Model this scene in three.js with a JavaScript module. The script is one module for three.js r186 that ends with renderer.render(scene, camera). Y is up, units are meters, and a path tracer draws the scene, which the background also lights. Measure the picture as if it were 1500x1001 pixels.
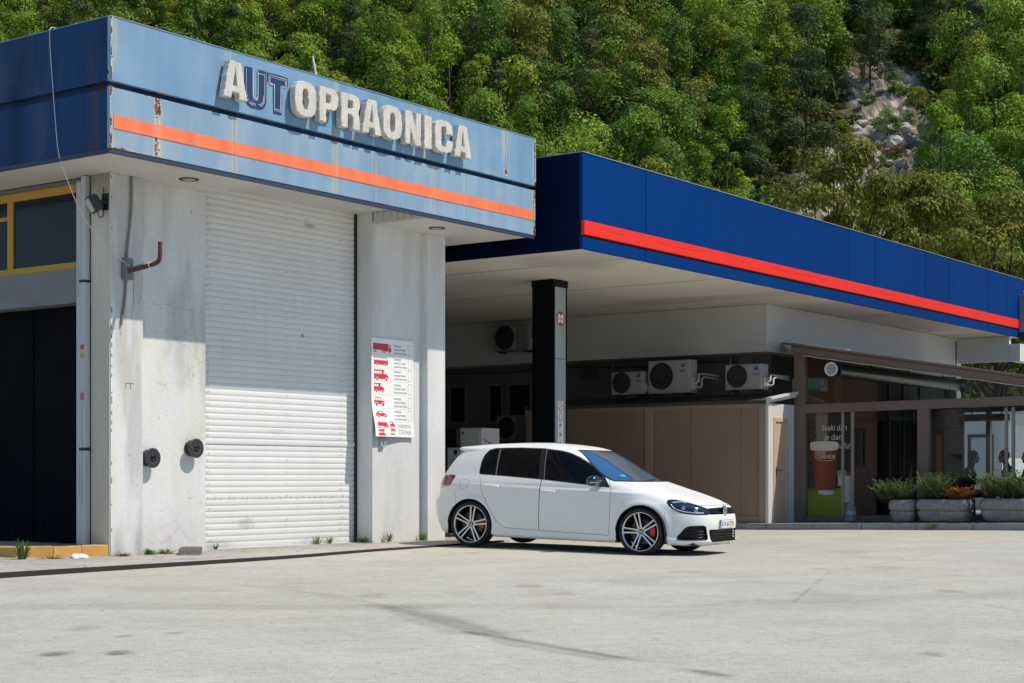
import * as THREE from 'three';
import { mergeGeometries } from 'three/addons/utils/BufferGeometryUtils.js';
import { RoundedBoxGeometry } from 'three/addons/geometries/RoundedBoxGeometry.js';
import { MarchingCubes } from 'three/addons/objects/MarchingCubes.js';

// ---------------------------------------------------------------- camera, sky, sun, exposure
const scene = new THREE.Scene();
const camera = new THREE.PerspectiveCamera(23.56, 1500 / 1001, 0.1, 2500);
camera.position.set(0, 1.03, 0);
camera.lookAt(0.8096 * 100, 1.03, -0.587 * 100);
camera.setViewOffset(1500, 1001, 0, -197.5, 1500, 1001);   // rising front: verticals stay upright

const SUN = new THREE.Vector3(0.45, 1.635, 1.0).normalize();
{ // clear summer sky, deeper towards the zenith, slightly brighter near the sun
  const W = 1024, H = 512, d = new Float32Array(W * H * 4);
  for (let j = 0; j < H; j++) for (let i = 0; i < W; i++) {
    const el = ((j + 0.5) / H - 0.5) * Math.PI, az = ((i + 0.5) / W - 0.5) * 2 * Math.PI;
    const x = Math.cos(el) * Math.cos(az), y = Math.sin(el), z = Math.cos(el) * Math.sin(az);
    const h = Math.max(0, y), t = Math.pow(1 - h, 3.2);
    const c = x * SUN.x + y * SUN.y + z * SUN.z, g = 0.5 * Math.pow(Math.max(0, c), 40) + 0.16 * Math.pow(Math.max(0, c), 6);
    const o = (j * W + i) * 4;
    d[o] = 0.075 + 0.33 * t + g; d[o + 1] = 0.215 + 0.44 * t + g * 0.97; d[o + 2] = 0.47 + 0.4 * t + g * 0.9; d[o + 3] = 1;
  }
  const sky = new THREE.DataTexture(d, W, H, THREE.RGBAFormat, THREE.FloatType);
  sky.mapping = THREE.EquirectangularReflectionMapping; sky.magFilter = THREE.LinearFilter; sky.needsUpdate = true;
  scene.background = sky; scene.environment = sky;
  scene.backgroundIntensity = 0.95; scene.environmentIntensity = 0.95;
}
const sun = new THREE.DirectionalLight(0xfff4e6, 4.35);
sun.position.copy(SUN).multiplyScalar(150).add(new THREE.Vector3(40, 0, -25));
sun.target.position.set(40, 0, -25);
sun.castShadow = true; sun.shadow.mapSize.set(4096, 4096);
Object.assign(sun.shadow.camera, { left: -120, right: 120, top: 120, bottom: -120, near: 1, far: 400 });
scene.add(sun, sun.target);
const renderer = new THREE.WebGLRenderer({ antialias: true });
renderer.toneMapping = THREE.LinearToneMapping;
renderer.toneMappingExposure = 1.0;
renderer.shadowMap.enabled = true;

// ---------------------------------------------------------------- helpers
const rngOf = (s) => () => { s |= 0; s = (s + 0x6d2b79f5) | 0; let t = Math.imul(s ^ (s >>> 15), 1 | s); t = (t + Math.imul(t ^ (t >>> 7), 61 | t)) ^ t; return ((t ^ (t >>> 14)) >>> 0) / 4294967296; };
const R0 = rngOf(7);
const lerp = (a, b, t) => a + (b - a) * t, clamp = (x, a = 0, b = 1) => Math.min(b, Math.max(a, x));
const smooth = (a, b, x) => { const t = clamp((x - a) / (b - a)); return t * t * (3 - 2 * t); };
function hash(i, j) { let h = Math.imul(i, 374761393) + Math.imul(j, 668265263); h = Math.imul(h ^ (h >>> 13), 1274126177); return ((h ^ (h >>> 16)) >>> 0) / 4294967296; }
function noise(x, y) {
  const i = Math.floor(x), j = Math.floor(y); let u = x - i, v = y - j; u = u * u * (3 - 2 * u); v = v * v * (3 - 2 * v);
  const a = hash(i, j), b = hash(i + 1, j), c = hash(i, j + 1), d = hash(i + 1, j + 1);
  return a + (b - a) * u + (c - a) * v + (a - b - c + d) * u * v;
}
function fbm(x, y, n = 4) { let s = 0, a = 0.5, t = 0; for (let k = 0; k < n; k++) { s += a * noise(x, y); t += a; x = x * 2.03 + 17.1; y = y * 2.03 + 9.7; a *= 0.5; } return s / t; }
function cells(x, y) { // distance to the nearest cell border
  const i = Math.floor(x), j = Math.floor(y); let f1 = 9, f2 = 9;
  for (let a = -1; a < 2; a++) for (let b = -1; b < 2; b++) { const px = i + a + hash(i + a, j + b), py = j + b + hash(i + a + 51, j + b + 7), d = Math.hypot(px - x, py - y); if (d < f1) { f2 = f1; f1 = d; } else if (d < f2) f2 = d; }
  return f2 - f1;
}
const toS = (c) => { c = clamp(c); return 255 * (c <= 0.0031308 ? 12.92 * c : 1.055 * Math.pow(c, 1 / 2.4) - 0.055); };
// a computed map over the rectangle x0..x1, y0..y1 in metres; fn gives linear rgb (or one grey value)
function mapTex(x0, x1, y0, y1, W, H, fn, srgb = true) {
  const d = new Uint8Array(W * H * 4), c = [0, 0, 0];
  for (let j = 0; j < H; j++) for (let i = 0; i < W; i++) {
    const r = fn(x0 + (x1 - x0) * (i + 0.5) / W, y0 + (y1 - y0) * (j + 0.5) / H, c), o = (j * W + i) * 4;
    if (typeof r === 'number') d[o] = d[o + 1] = d[o + 2] = clamp(r) * 255;
    else { d[o] = toS(r[0]); d[o + 1] = toS(r[1]); d[o + 2] = toS(r[2]); }
    d[o + 3] = 255;
  }
  const t = new THREE.DataTexture(d, W, H); t.magFilter = THREE.LinearFilter; t.minFilter = THREE.LinearFilter; t.wrapS = t.wrapT = THREE.RepeatWrapping;
  if (srgb) t.colorSpace = THREE.SRGBColorSpace;
  t.repeat.set(1 / (x1 - x0), 1 / (y1 - y0)); t.offset.set(-x0 / (x1 - x0), -y0 / (y1 - y0)); t.needsUpdate = true;
  return t;
}
function canvasTex(W, H, draw) {
  const cv = document.createElement('canvas'); cv.width = W; cv.height = H; draw(cv.getContext('2d'), W, H);
  const t = new THREE.CanvasTexture(cv); t.colorSpace = THREE.SRGBColorSpace; return t;
}
const lin = (r, g, b) => new THREE.Color().setRGB(r, g, b);
const std = (r, g, b, roughness = 0.8, o = {}) => new THREE.MeshStandardMaterial({ color: lin(r, g, b), roughness, ...o });
const phys = (r, g, b, roughness, o = {}) => new THREE.MeshPhysicalMaterial({ color: lin(r, g, b), roughness, ...o });
const mapped = (map, roughness = 0.8, o = {}) => new THREE.MeshStandardMaterial({ map, roughness, ...o });

// uv in metres, by the axis that each face looks along
function uvMetres(g) {
  if (g.index) g = g.toNonIndexed();
  const p = g.attributes.position, n = g.attributes.normal, uv = new Float32Array(p.count * 2);
  for (let i = 0; i < p.count; i++) {
    const ax = Math.abs(n.getX(i)), ay = Math.abs(n.getY(i)), az = Math.abs(n.getZ(i));
    if (ax >= ay && ax >= az) { uv[2 * i] = p.getZ(i); uv[2 * i + 1] = p.getY(i); }
    else if (ay >= az) { uv[2 * i] = p.getX(i); uv[2 * i + 1] = p.getZ(i); }
    else { uv[2 * i] = p.getX(i); uv[2 * i + 1] = p.getY(i); }
  }
  g.setAttribute('uv', new THREE.BufferAttribute(uv, 2)); return g;
}
function bx(x0, x1, y0, y1, z0, z1, r = 0) {
  const a = Math.abs(x1 - x0), b = Math.abs(y1 - y0), c = Math.abs(z1 - z0);
  const g = r ? new RoundedBoxGeometry(a, b, c, 2, Math.min(r, a / 2.01, b / 2.01, c / 2.01)) : new THREE.BoxGeometry(a, b, c);
  g.translate((x0 + x1) / 2, (y0 + y1) / 2, (z0 + z1) / 2); return uvMetres(g);
}
function prism(poly, axis, a, b, bevel = 0) { // polygon [[u,v]..] swept along an axis: 'z' (u=x,v=y), 'x' (u=z,v=y), 'y' (u=x,v=z)
  const s = new THREE.Shape(poly.map((q) => new THREE.Vector2(q[0], q[1])));
  const g = new THREE.ExtrudeGeometry(s, { depth: b - a - 2 * bevel, bevelEnabled: bevel > 0, bevelSize: bevel, bevelThickness: bevel, bevelOffset: -bevel, bevelSegments: 1 });
  g.translate(0, 0, a + bevel);
  const p = g.attributes.position;
  if (axis === 'x') { for (let i = 0; i < p.count; i++) p.setXYZ(i, p.getZ(i), p.getY(i), p.getX(i)); flip(g); }
  if (axis === 'y') { for (let i = 0; i < p.count; i++) p.setXYZ(i, p.getX(i), p.getZ(i), p.getY(i)); flip(g); }
  g.computeVertexNormals(); return uvMetres(g);
}
function flip(g) { if (g.index) g.copy(g.toNonIndexed()), g.setIndex(null); for (const k of Object.keys(g.attributes)) { const a = g.attributes[k], s = a.itemSize; for (let t = 0; t < a.count; t += 3) for (let c = 0; c < s; c++) { const u = a.array[(t + 1) * s + c]; a.array[(t + 1) * s + c] = a.array[(t + 2) * s + c]; a.array[(t + 2) * s + c] = u; } } return g; }
const V = (x, y, z) => new THREE.Vector3(x, y, z);
function tube(pts, r, seg = 24, rad = 8, sharp = false) {
  const v = pts.map((p) => V(...p)); let c;
  if (sharp) { c = new THREE.CurvePath(); for (let i = 1; i < v.length; i++) c.add(new THREE.LineCurve3(v[i - 1], v[i])); } else c = new THREE.CatmullRomCurve3(v, false, 'centripetal');
  return new THREE.TubeGeometry(c, seg, r, rad, false);
}
function bar(a, b, r0, r1 = r0, rad = 8) { // round bar between two points
  const p = V(...a), q = V(...b), d = q.clone().sub(p), g = new THREE.CylinderGeometry(r1, r0, d.length(), rad);
  g.applyQuaternion(new THREE.Quaternion().setFromUnitVectors(V(0, 1, 0), d.clone().normalize())); g.translate(...p.add(q).multiplyScalar(0.5).toArray()); return g;
}
const lathe = (pts, seg = 32) => new THREE.LatheGeometry(pts.map((p) => new THREE.Vector2(p[0], p[1])), seg);
const plain = (g) => { g = g.index ? g.toNonIndexed() : g; for (const k of Object.keys(g.attributes)) if (!['position', 'normal', 'uv'].includes(k)) g.deleteAttribute(k); return g; };
const merge = (gs) => { gs = [].concat(gs); return gs.length === 1 ? gs[0] : mergeGeometries(gs.map(plain)); };
const names = new Map();
function numbered(n) { const k = names.get(n) ?? 0; names.set(n, k + 1); return k ? n + '_' + String(k).padStart(3, '0') : n; }
function tag(o, label, category, group, kind) { if (label) o.userData.label = label; if (category) o.userData.category = category; if (group) o.userData.group = group; if (kind) o.userData.kind = kind; return o; }
function thing(name, label, category, at = [0, 0, 0], o = {}) {
  const t = new THREE.Group(); t.name = numbered(name); t.position.set(...at); if (o.turn) t.rotation.y = o.turn; scene.add(t); return tag(t, label, category, o.group, o.kind);
}
const shadowed = (m) => { m.castShadow = m.receiveShadow = true; return m; };
// a part whose shape is given in world coordinates: moved into its (unturned) parent's own frame
function part(parent, name, geos, mat, o = {}) {
  let g = merge(geos); const m = shadowed(new THREE.Mesh(g, mat)); m.name = name;
  if (!o.local) { let p = parent, off = V(0, 0, 0); while (p && p !== scene) { off.add(p.position); p = p.parent; } g.translate(-off.x, -off.y, -off.z); }
  tag(m, o.label, null, null, o.kind); parent.add(m); return m;
}
const local = (parent, name, geos, mat, o = {}) => part(parent, name, geos, mat, { ...o, local: true });
function single(name, geos, mat, label, category, o = {}) { // a thing that is one mesh, shape in world coordinates
  let g = merge(geos); g.computeBoundingBox(); const b = g.boundingBox, c = [(b.min.x + b.max.x) / 2, b.min.y, (b.min.z + b.max.z) / 2];
  if (o.kind !== 'structure') g.translate(-c[0], -c[1], -c[2]);
  const m = shadowed(new THREE.Mesh(g, mat)); m.name = numbered(name); if (o.kind !== 'structure') m.position.set(...c);
  scene.add(m); return tag(m, label, category, o.group, o.kind);
}
function clone(o, at, label, turn) { const c = o.clone(); c.name = numbered(o.name.replace(/_\d{3}$/, '')); if (at) c.position.set(...at); if (turn !== undefined) c.rotation.y = turn; if (label) c.userData.label = label; scene.add(c); return c; }
// lie of the land: nearly level, a hand's breadth up or down (from where wheels, walls and kerbs touch it)
const LAND = [[18.19, -13.89, 0.046], [18.56, -11.34, -0.024], [19.87, -14.13, 0.046], [20.24, -11.58, -0.024], [10.1, -13.6, 0.02], [13.4, -13.9, 0.02], [18.1, -14.4, 0.035], [28.3, -15.0, -0.008], [28.3, -12.3, 0.04], [28.3, -9.5, 0.092], [28.3, -18, -0.01], [6, -7, 0], [16, -5, 0], [13, -9.5, -0.01], [24, -9, 0.02], [12, -16, 0.03], [17, -17, 0.03], [30, -11, 0.07], [33, -9.5, 0.09]];
function land(x, z) { let s = 0, w = 0.03; for (const [a, b, h] of LAND) { const k = Math.exp(-((x - a) ** 2 + (z - b) ** 2) / 3.2); s += k * h; w += k; } return s / w; }
// ---------------------------------------------------------------- ground
const pave = (x, y, o) => { // weathered pale asphalt: sun-bleached, oil spots, tyre and water traces
  let v = 0.46 + 0.06 * (fbm(x * 0.35, y * 0.35, 4) - 0.5) + 0.1 * (fbm(x * 1.6 + 4, y * 1.6, 3) - 0.5) + 0.07 * (noise(x * 16, y * 16) - 0.5) + 0.09 * (hash(Math.floor(x * 75), Math.floor(y * 75)) - 0.5);
  if (hash(Math.floor(x * 40) + 9, Math.floor(y * 40)) > 0.993) v *= 0.72;
  if (hash(Math.floor(x * 1e2) + 3, Math.floor(y * 1e2)) > 0.9985) v *= 0.35;
  v *= 1 - 0.45 * smooth(20.5, 22, x) * smooth(-15.8, -17, y); let warm = 0.75 + 1.5 * (fbm(x * 0.22 + 31, y * 0.22, 3) - 0.5);  // ground colour darkened under the canopy to cut the light it bounces up
  const wob = 0.35 * (fbm(x * 2.2, y * 2.2, 3) - 0.5);
  for (const [a, b, ra, rb, k] of SPOTS) { const u = (x - a) * 0.587 + (y - b) * 0.81, f = (x - a) * 0.81 - (y - b) * 0.587, q = Math.hypot(u / ra, f / rb) + wob * 2; if (q < 1) { const e = k * smooth(1, 0.25, q) * (0.6 + 0.8 * noise(x * 20, y * 20)); v *= 1 - e; warm += e * 2.5; } }
  for (const [pts, wd, k] of TRAILS) { let d = 9; for (let i = 1; i < pts.length; i++) d = Math.min(d, segDist(x, y, pts[i - 1], pts[i])); d += wob * wd * 1.6; if (d < wd) { const e = k * smooth(wd, wd * 0.5, d) * smooth(0.25, 0.5, fbm(x * 1.3 + 8, y * 1.3, 3)); v *= 1 - e; warm += e * 0.4; } }
  for (const [pts, wd, k] of CRACKS) { let d = 9; for (let i = 1; i < pts.length; i++) d = Math.min(d, segDist(x, y, pts[i - 1], pts[i])); d += 0.05 * (noise(x * 3, y * 3) - 0.5); if (Math.abs(d) < wd) v *= k; }
  o[0] = v * (0.998 + 0.035 * warm); o[1] = v * (0.985 + 0.008 * warm); o[2] = v * (0.905 - 0.06 * warm); return o;
};
function segDist(x, y, a, b) { const dx = b[0] - a[0], dy = b[1] - a[1], t = clamp(((x - a[0]) * dx + (y - a[1]) * dy) / (dx * dx + dy * dy)); return Math.hypot(x - a[0] - t * dx, y - a[1] - t * dy); }
const SPOTS = [[6.11, -7.7, 0.13, 0.24, 0.5], [6.38, -7.46, 0.09, 0.16, 0.55], [7.26, -8.87, 0.14, 0.28, 0.22], [7.05, -8.2, 0.1, 0.16, 0.3], [7.4, -8.1, 0.09, 0.13, 0.3], [14.2, -5.46, 0.16, 0.3, 0.3], [12.66, -9.0, 0.2, 0.35, 0.28], [12.0, -8.1, 0.25, 0.3, 0.14], [10.8, -9.3, 0.2, 0.4, 0.2], [15.6, -8.9, 0.3, 0.4, 0.16], [17.5, -7.5, 0.35, 0.5, 0.16], [9.1, -3.6, 0.12, 0.2, 0.35], [13.2, -6.2, 0.4, 0.5, 0.1], [21, -9.5, 0.5, 0.6, 0.14], [11.6, -10.9, 0.3, 0.3, 0.12]];
{ const r = rngOf(19); for (let k = 0; k < 46; k++) { const R = -3 + 13 * r(), F = 9 + 15 * r() ** 0.8, s = 0.06 + 0.4 * r() ** 3; SPOTS.push([0.587 * R + 0.81 * F, 0.81 * R - 0.587 * F, s * (0.8 + 0.7 * r()), s * (1 + r()), 0.05 + 0.2 * r() ** 2]); } }
const TRAILS = [[[[10.3, -9.1], [9.2, -7.25], [8.13, -5.84], [7.84, -4.97], [7.5, -4.1]], 0.13, 0.2], [[[9.9, -8.3], [9.3, -7.5], [8.6, -6.5]], 0.26, 0.2], [[[8.6, -6.6], [8.0, -5.2], [7.5, -4.1]], 0.06, 0.32], [[[11.0, -11.2], [10.7, -9.75], [10.3, -9.2]], 0.12, 0.12], [[[8.2, -10.6], [11.5, -6.6], [16.0, -3.6]], 0.45, 0.06], [[[7.5, -11.6], [10.5, -7.6], [14.5, -4.2]], 0.4, 0.06]];
const CRACKS = [[[[28.0, -15.3], [26.9, -13.2], [27.2, -12.1]], 0.018, 0.45], [[[18.2, -13.2], [14.3, -12.5], [9.5, -12.9]], 0.012, 0.75], [[[20.8, -8.2], [16.3, -7.6], [12.2, -6.0]], 0.012, 0.8], [[[9.2, -12.2], [11.8, -10.3], [13.4, -10.6], [16.5, -9.4]], 0.008, 0.72], [[[22.5, -11.8], [25.0, -10.2], [26.8, -8.0]], 0.014, 0.75], [[[12.4, -4.2], [14.6, -6.3], [18.2, -6.6]], 0.007, 0.75], [[[26.2, -14.2], [24.0, -12.6], [22.0, -12.9]], 0.02, 0.82]];
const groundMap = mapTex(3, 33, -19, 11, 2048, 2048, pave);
const grainMap = mapTex(0, 1, 0, 1, 512, 512, (x, y) => 0.5 + 0.5 * (hash(Math.floor(x * 256), Math.floor(y * 256)) - 0.5) + 0.4 * (hash(Math.floor(x * 128) + 5, Math.floor(y * 128)) - 0.5), false);
{
  const axis = (a, b, step, far) => { const l = []; for (let v = a; v <= b + 1e-6; v += step) l.push(v); for (let k = 1, d = step; k < 30; k++) { d *= 1.4; l.unshift(l[0] - d); l.push(l[l.length - 1] + d); if (d > far) break; } return l; };
  const xs = axis(3, 42, 0.35, 250), zs = axis(-22, 8, 0.35, 250), pos = [], uv = [], idx = [];
  for (const z of zs) for (const x of xs) { pos.push(x, land(x, z), z); uv.push(x, z); }
  for (let j = 0; j < zs.length - 1; j++) for (let i = 0; i < xs.length - 1; i++) { const a = j * xs.length + i, b = a + 1, c = a + xs.length, d = c + 1; idx.push(a, c, b, b, c, d); }
  const g = new THREE.BufferGeometry(); g.setAttribute('position', new THREE.Float32BufferAttribute(pos, 3)); g.setAttribute('uv', new THREE.Float32BufferAttribute(uv, 2)); g.setIndex(idx); g.computeVertexNormals();
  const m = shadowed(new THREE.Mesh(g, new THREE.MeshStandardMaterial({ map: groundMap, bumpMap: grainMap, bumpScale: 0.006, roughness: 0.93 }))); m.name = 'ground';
  tag(m, 'pale sun-bleached asphalt yard with oil spots and faint water trails', null, null, 'structure'); scene.add(m);
}
// concrete pavement along the wash hall, edged with a dark steel angle
const GUT = [[4, -13.2], [10.12, -13.62], [13.39, -13.85], [18.11, -14.35], [20.1, -14.62]];
const gutZ = (x) => { for (let i = 1; i < GUT.length; i++) if (x <= GUT[i][0]) return lerp(GUT[i - 1][1], GUT[i][1], (x - GUT[i - 1][0]) / (GUT[i][0] - GUT[i - 1][0])); return GUT[GUT.length - 1][1]; };
const stepH = (x) => lerp(0.05, 0.02, clamp((x - 10) / 8));
const slabMap = mapTex(8, 21, -17, -13, 1536, 512, (x, y, o) => {
  let v = 0.44 + 0.18 * (fbm(x * 0.9, y * 1.4, 4) - 0.5) + 0.12 * (noise(x * 20, y * 20) - 0.5) + 0.1 * (hash(Math.floor(x * 90), Math.floor(y * 90)) - 0.5);
  const c = cells(x * 0.9 + fbm(x, y) * 1.5, y * 0.9); if (c < 0.02) v *= 0.6;
  const rust = smooth(0.52, 0.75, fbm(x * 0.7 + 3, y * 1.5, 4)) * smooth(16, 18.5, x); v *= 1 - 0.35 * smooth(-14.6, -15.4, y) * fbm(x * 2, y * 2);
  o[0] = v * (1.04 + 0.1 * rust); o[1] = v * (0.97 - 0.12 * rust); o[2] = v * (0.88 - 0.25 * rust); return o;
});
const slabMat = mapped(slabMap, 0.92, { bumpMap: grainMap, bumpScale: 0.006 });
{
  const walk = new THREE.Group(); walk.name = 'sidewalk'; tag(walk, 'strip of stained concrete pavement along the foot of the car wash', null, null, 'structure'); scene.add(walk);
  const xs = [6, 9.3, 11.4, 13.05, 15.0, 17.0, 19.0, 20.1]; // slabs between expansion joints
  for (let i = 1; i < xs.length; i++) {
    const a = xs[i - 1] + 0.006, b = xs[i] - 0.006, za = gutZ(a), zb = gutZ(b), n = 6, pos = [], idx = [];
    for (let k = 0; k <= n; k++) { const x = lerp(a, b, k / n), z0 = lerp(za, zb, k / n), z1 = -16.4; const h = stepH(x); for (const [z, dy] of [[z0, -0.3], [z0, h], [z1, h + 0.02]]) pos.push(x, land(x, Math.max(z, -16)) + dy, z); }
    for (let k = 0; k < n; k++) for (let q = 0; q < 2; q++) { const s = k * 3 + q; idx.push(s, s + 3, s + 1, s + 1, s + 3, s + 4); }
    let g = new THREE.BufferGeometry(); g.setAttribute('position', new THREE.Float32BufferAttribute(pos, 3)); g.setIndex(idx); g = g.toNonIndexed(); g.computeVertexNormals();
    part(walk, 'slab', uvMetres(g), slabMat);
  }
  const steel = mapped(mapTex(0, 2, 0, 2, 256, 256, (x, y, o) => { const v = 0.012 + 0.014 * fbm(x * 9, y * 9); o[0] = v * 1.25; o[1] = v; o[2] = v * 0.85; return o; }), 0.75);
  const gs = []; for (let x = 6; x < 19.9; x += 0.7) { const b = Math.min(19.9, x + 0.7), ga = land(x, gutZ(x)), gb = land(b, gutZ(b)); const t = 0.012, l = 0.012 * noise(x * 2, 1);
    const q = (X, z, y) => [X, y, z]; const za = gutZ(x) + 0.008, zb = gutZ(b) + 0.008;
    const c = [q(x, za + t, ga - 0.1), q(b, zb + t, gb - 0.1), q(b, zb + t, gb + stepH(b) + 0.004), q(x, za + t, ga + stepH(x) + 0.004), q(x, za - 0.022, ga + stepH(x) + 0.008), q(b, zb - 0.022, gb + stepH(b) + 0.008)];
    const g = new THREE.BufferGeometry(); g.setAttribute('position', new THREE.Float32BufferAttribute([0, 1, 2, 0, 2, 3, 3, 2, 5, 3, 5, 4].flatMap((i) => c[i]), 3)); g.computeVertexNormals(); gs.push(uvMetres(g)); }
  part(walk, 'steel_edging', gs, steel);
}
// ---------------------------------------------------------------- the wash hall
const ZF = -14.33, XF = 12.14, XE = 20.37, SOF = 4.667, TOP = 6.16, ZC = -15.4, ZW = -15.52, ZS = -15.83;
const UPS = [XF + 0.05, 13.95, 15.87, 17.72, 19.6, XE - 0.03], LOS = [XF + 0.05, 12.84, 14.06, 15.87, 16.64, 17.9, 18.65, XE - 0.03];
const fasciaMap = mapTex(12, 20.5, 4.6, 6.2, 2048, 512, (x, y, o) => {
  const up = y > 5.4, seams = up ? UPS : LOS, st = fbm(x * 7, y * 0.6 + 3, 4), blot = fbm(x * 1.3, y * 1.6 + 20, 4);
  let r = 0.178, g = 0.325, b = 0.49; const f = 1 + 0.34 * (st - 0.5) + 0.36 * (blot - 0.5); r *= f; g *= 1 + (f - 1) * 0.85; b *= 1 + (f - 1) * 0.65;
  if (!up) { r += 0.055; g += 0.035; b += 0.005; } const fade = smooth(0.5, 0.72, fbm(x * 2.6 + 9, y * 1.1, 4)) * (up ? 0.3 : 0.6); r = lerp(r, 0.4, fade * 0.6); g = lerp(g, 0.46, fade * 0.6); b = lerp(b, 0.52, fade * 0.6);
  let ds = 9, si = 0; seams.forEach((s, i) => { const d = Math.abs(x - s); if (d < ds) { ds = d; si = i; } });
  const heavy = (!up && si === 1) || (up && si === 4) ? 1 : 0.4, wd = 0.05 + 0.12 * heavy;
  const run = smooth(wd, 0.0, ds) * smooth(0.3, 0.62, fbm(x * 11, y * 1.3, 3)) * (0.45 + 0.55 * heavy); // chalky, yellowed runs beside the joints
  r = lerp(r, 0.5, run * 0.85); g = lerp(g, 0.47, run * 0.85); b = lerp(b, 0.34, run * 0.85);
  if (up) { const yl = smooth(0.75, 0.1, Math.abs(x - 19.1)) * smooth(0.45, 0.7, fbm(x * 2 + 40, y * 3, 4)) * smooth(6.1, 5.8, y); r = lerp(r, 0.46, yl * 0.6); g = lerp(g, 0.46, yl * 0.6); b = lerp(b, 0.36, yl * 0.6); }
  const rn = 0.8 * fbm(x * 15 + 5, y * 9, 4) + 0.25 * fbm(x * 60, y * 60, 2), edge = up ? 0 : smooth(0.075, 0, y - 4.695) * smooth(13.9, 12.4, x) * 1.0 + smooth(0.045, 0, 5.375 - y) * smooth(13.3, 12.9, x) * 0.9;
  const corner = smooth(0.11, 0.01, x - XF) * 1.0 + smooth(0.1, 0.02, XE - x) * 0.95, jr = heavy > 0.9 ? smooth(0.1, 0.03, ds) * (up ? 0.62 + 0.3 * smooth(5.75, 5.5, y) : 1.04) : smooth(0.012, 0, ds) * 0.55;
  const k = Math.max(edge, corner, jr), rust = smooth(0.985, 1.0, rn * 0.8 + k * 0.58), pale = smooth(0.915, 0.93, rn * 0.8 + k * 0.58);
  r = lerp(r, 0.55, pale); g = lerp(g, 0.55, pale); b = lerp(b, 0.5, pale);
  const dk = fbm(x * 22 + 4, y * 16, 3) > 0.52; r = lerp(r, dk ? 0.06 : 0.26, rust); g = lerp(g, dk ? 0.03 : 0.075, rust); b = lerp(b, dk ? 0.03 : 0.03, rust);
  const sp = noise(x * 13 + 70, y * 16); if (sp > 0.955) { const q = smooth(0.955, 0.99, sp) * 0.6 * smooth(0.45, 0.6, fbm(x * 1.5, y * 2 + 3, 2)); r = lerp(r, 0.45, q); g = lerp(g, 0.22, q); b = lerp(b, 0.1, q); }
  o[0] = r; o[1] = g; o[2] = b; return o;
});
const fasciaMat = mapped(fasciaMap, 0.55);
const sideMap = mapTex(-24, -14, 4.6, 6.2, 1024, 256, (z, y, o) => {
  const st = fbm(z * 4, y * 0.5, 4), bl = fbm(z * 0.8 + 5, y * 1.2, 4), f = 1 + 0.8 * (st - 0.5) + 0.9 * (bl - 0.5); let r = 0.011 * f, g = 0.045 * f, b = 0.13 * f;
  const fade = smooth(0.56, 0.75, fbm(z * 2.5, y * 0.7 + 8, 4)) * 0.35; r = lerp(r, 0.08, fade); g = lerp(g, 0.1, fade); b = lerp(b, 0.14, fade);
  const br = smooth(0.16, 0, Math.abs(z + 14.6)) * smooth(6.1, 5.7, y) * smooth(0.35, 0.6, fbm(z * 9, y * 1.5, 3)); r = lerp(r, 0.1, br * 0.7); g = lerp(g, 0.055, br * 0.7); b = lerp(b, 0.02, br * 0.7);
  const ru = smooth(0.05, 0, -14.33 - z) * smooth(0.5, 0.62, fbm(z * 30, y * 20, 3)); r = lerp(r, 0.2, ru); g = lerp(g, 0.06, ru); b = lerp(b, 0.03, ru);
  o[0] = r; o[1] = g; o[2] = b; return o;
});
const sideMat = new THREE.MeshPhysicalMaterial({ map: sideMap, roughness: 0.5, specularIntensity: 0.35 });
const wallTone = (x, y, o, dirt) => {
  let v = 0.69 + 0.07 * (fbm(x * 1.1, y * 1.1, 4) - 0.5) + 0.1 * (fbm(x * 5, y * 0.8, 4) - 0.5) + 0.04 * (noise(x * 30, y * 30) - 0.5), w = 0;
  const gw = smooth(0.5, 0.75, fbm(x * 3.2 + 11, y * 0.7, 4)) * dirt; v *= 1 - 0.24 * gw; const yl = smooth(0.55, 0.75, fbm(x * 1.7 + 21, y * 0.9 + 4, 4)) * dirt;
  v *= 1 - 0.22 * dirt * smooth(0.7, 0.0, y) * fbm(x * 4, y * 4, 3);
  const hair = cells(x * 3.1 + 0.7 * fbm(x * 3, y * 3, 3), y * 3.1 + 0.7 * fbm(x * 3 + 9, y * 3, 3)); if (hair < 0.03) v *= 1 - dirt * 0.2 * smooth(0.03, 0.008, hair) * smooth(0.4, 0.62, fbm(x * 1.2 + 2, y * 0.7, 3)) * smooth(4.4, 3.2, y);
  o[0] = v * (0.985 - 0.01 * gw); o[1] = v * (1 - 0.02 * yl); o[2] = v * (0.985 - 0.1 * yl); return o;
};
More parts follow.
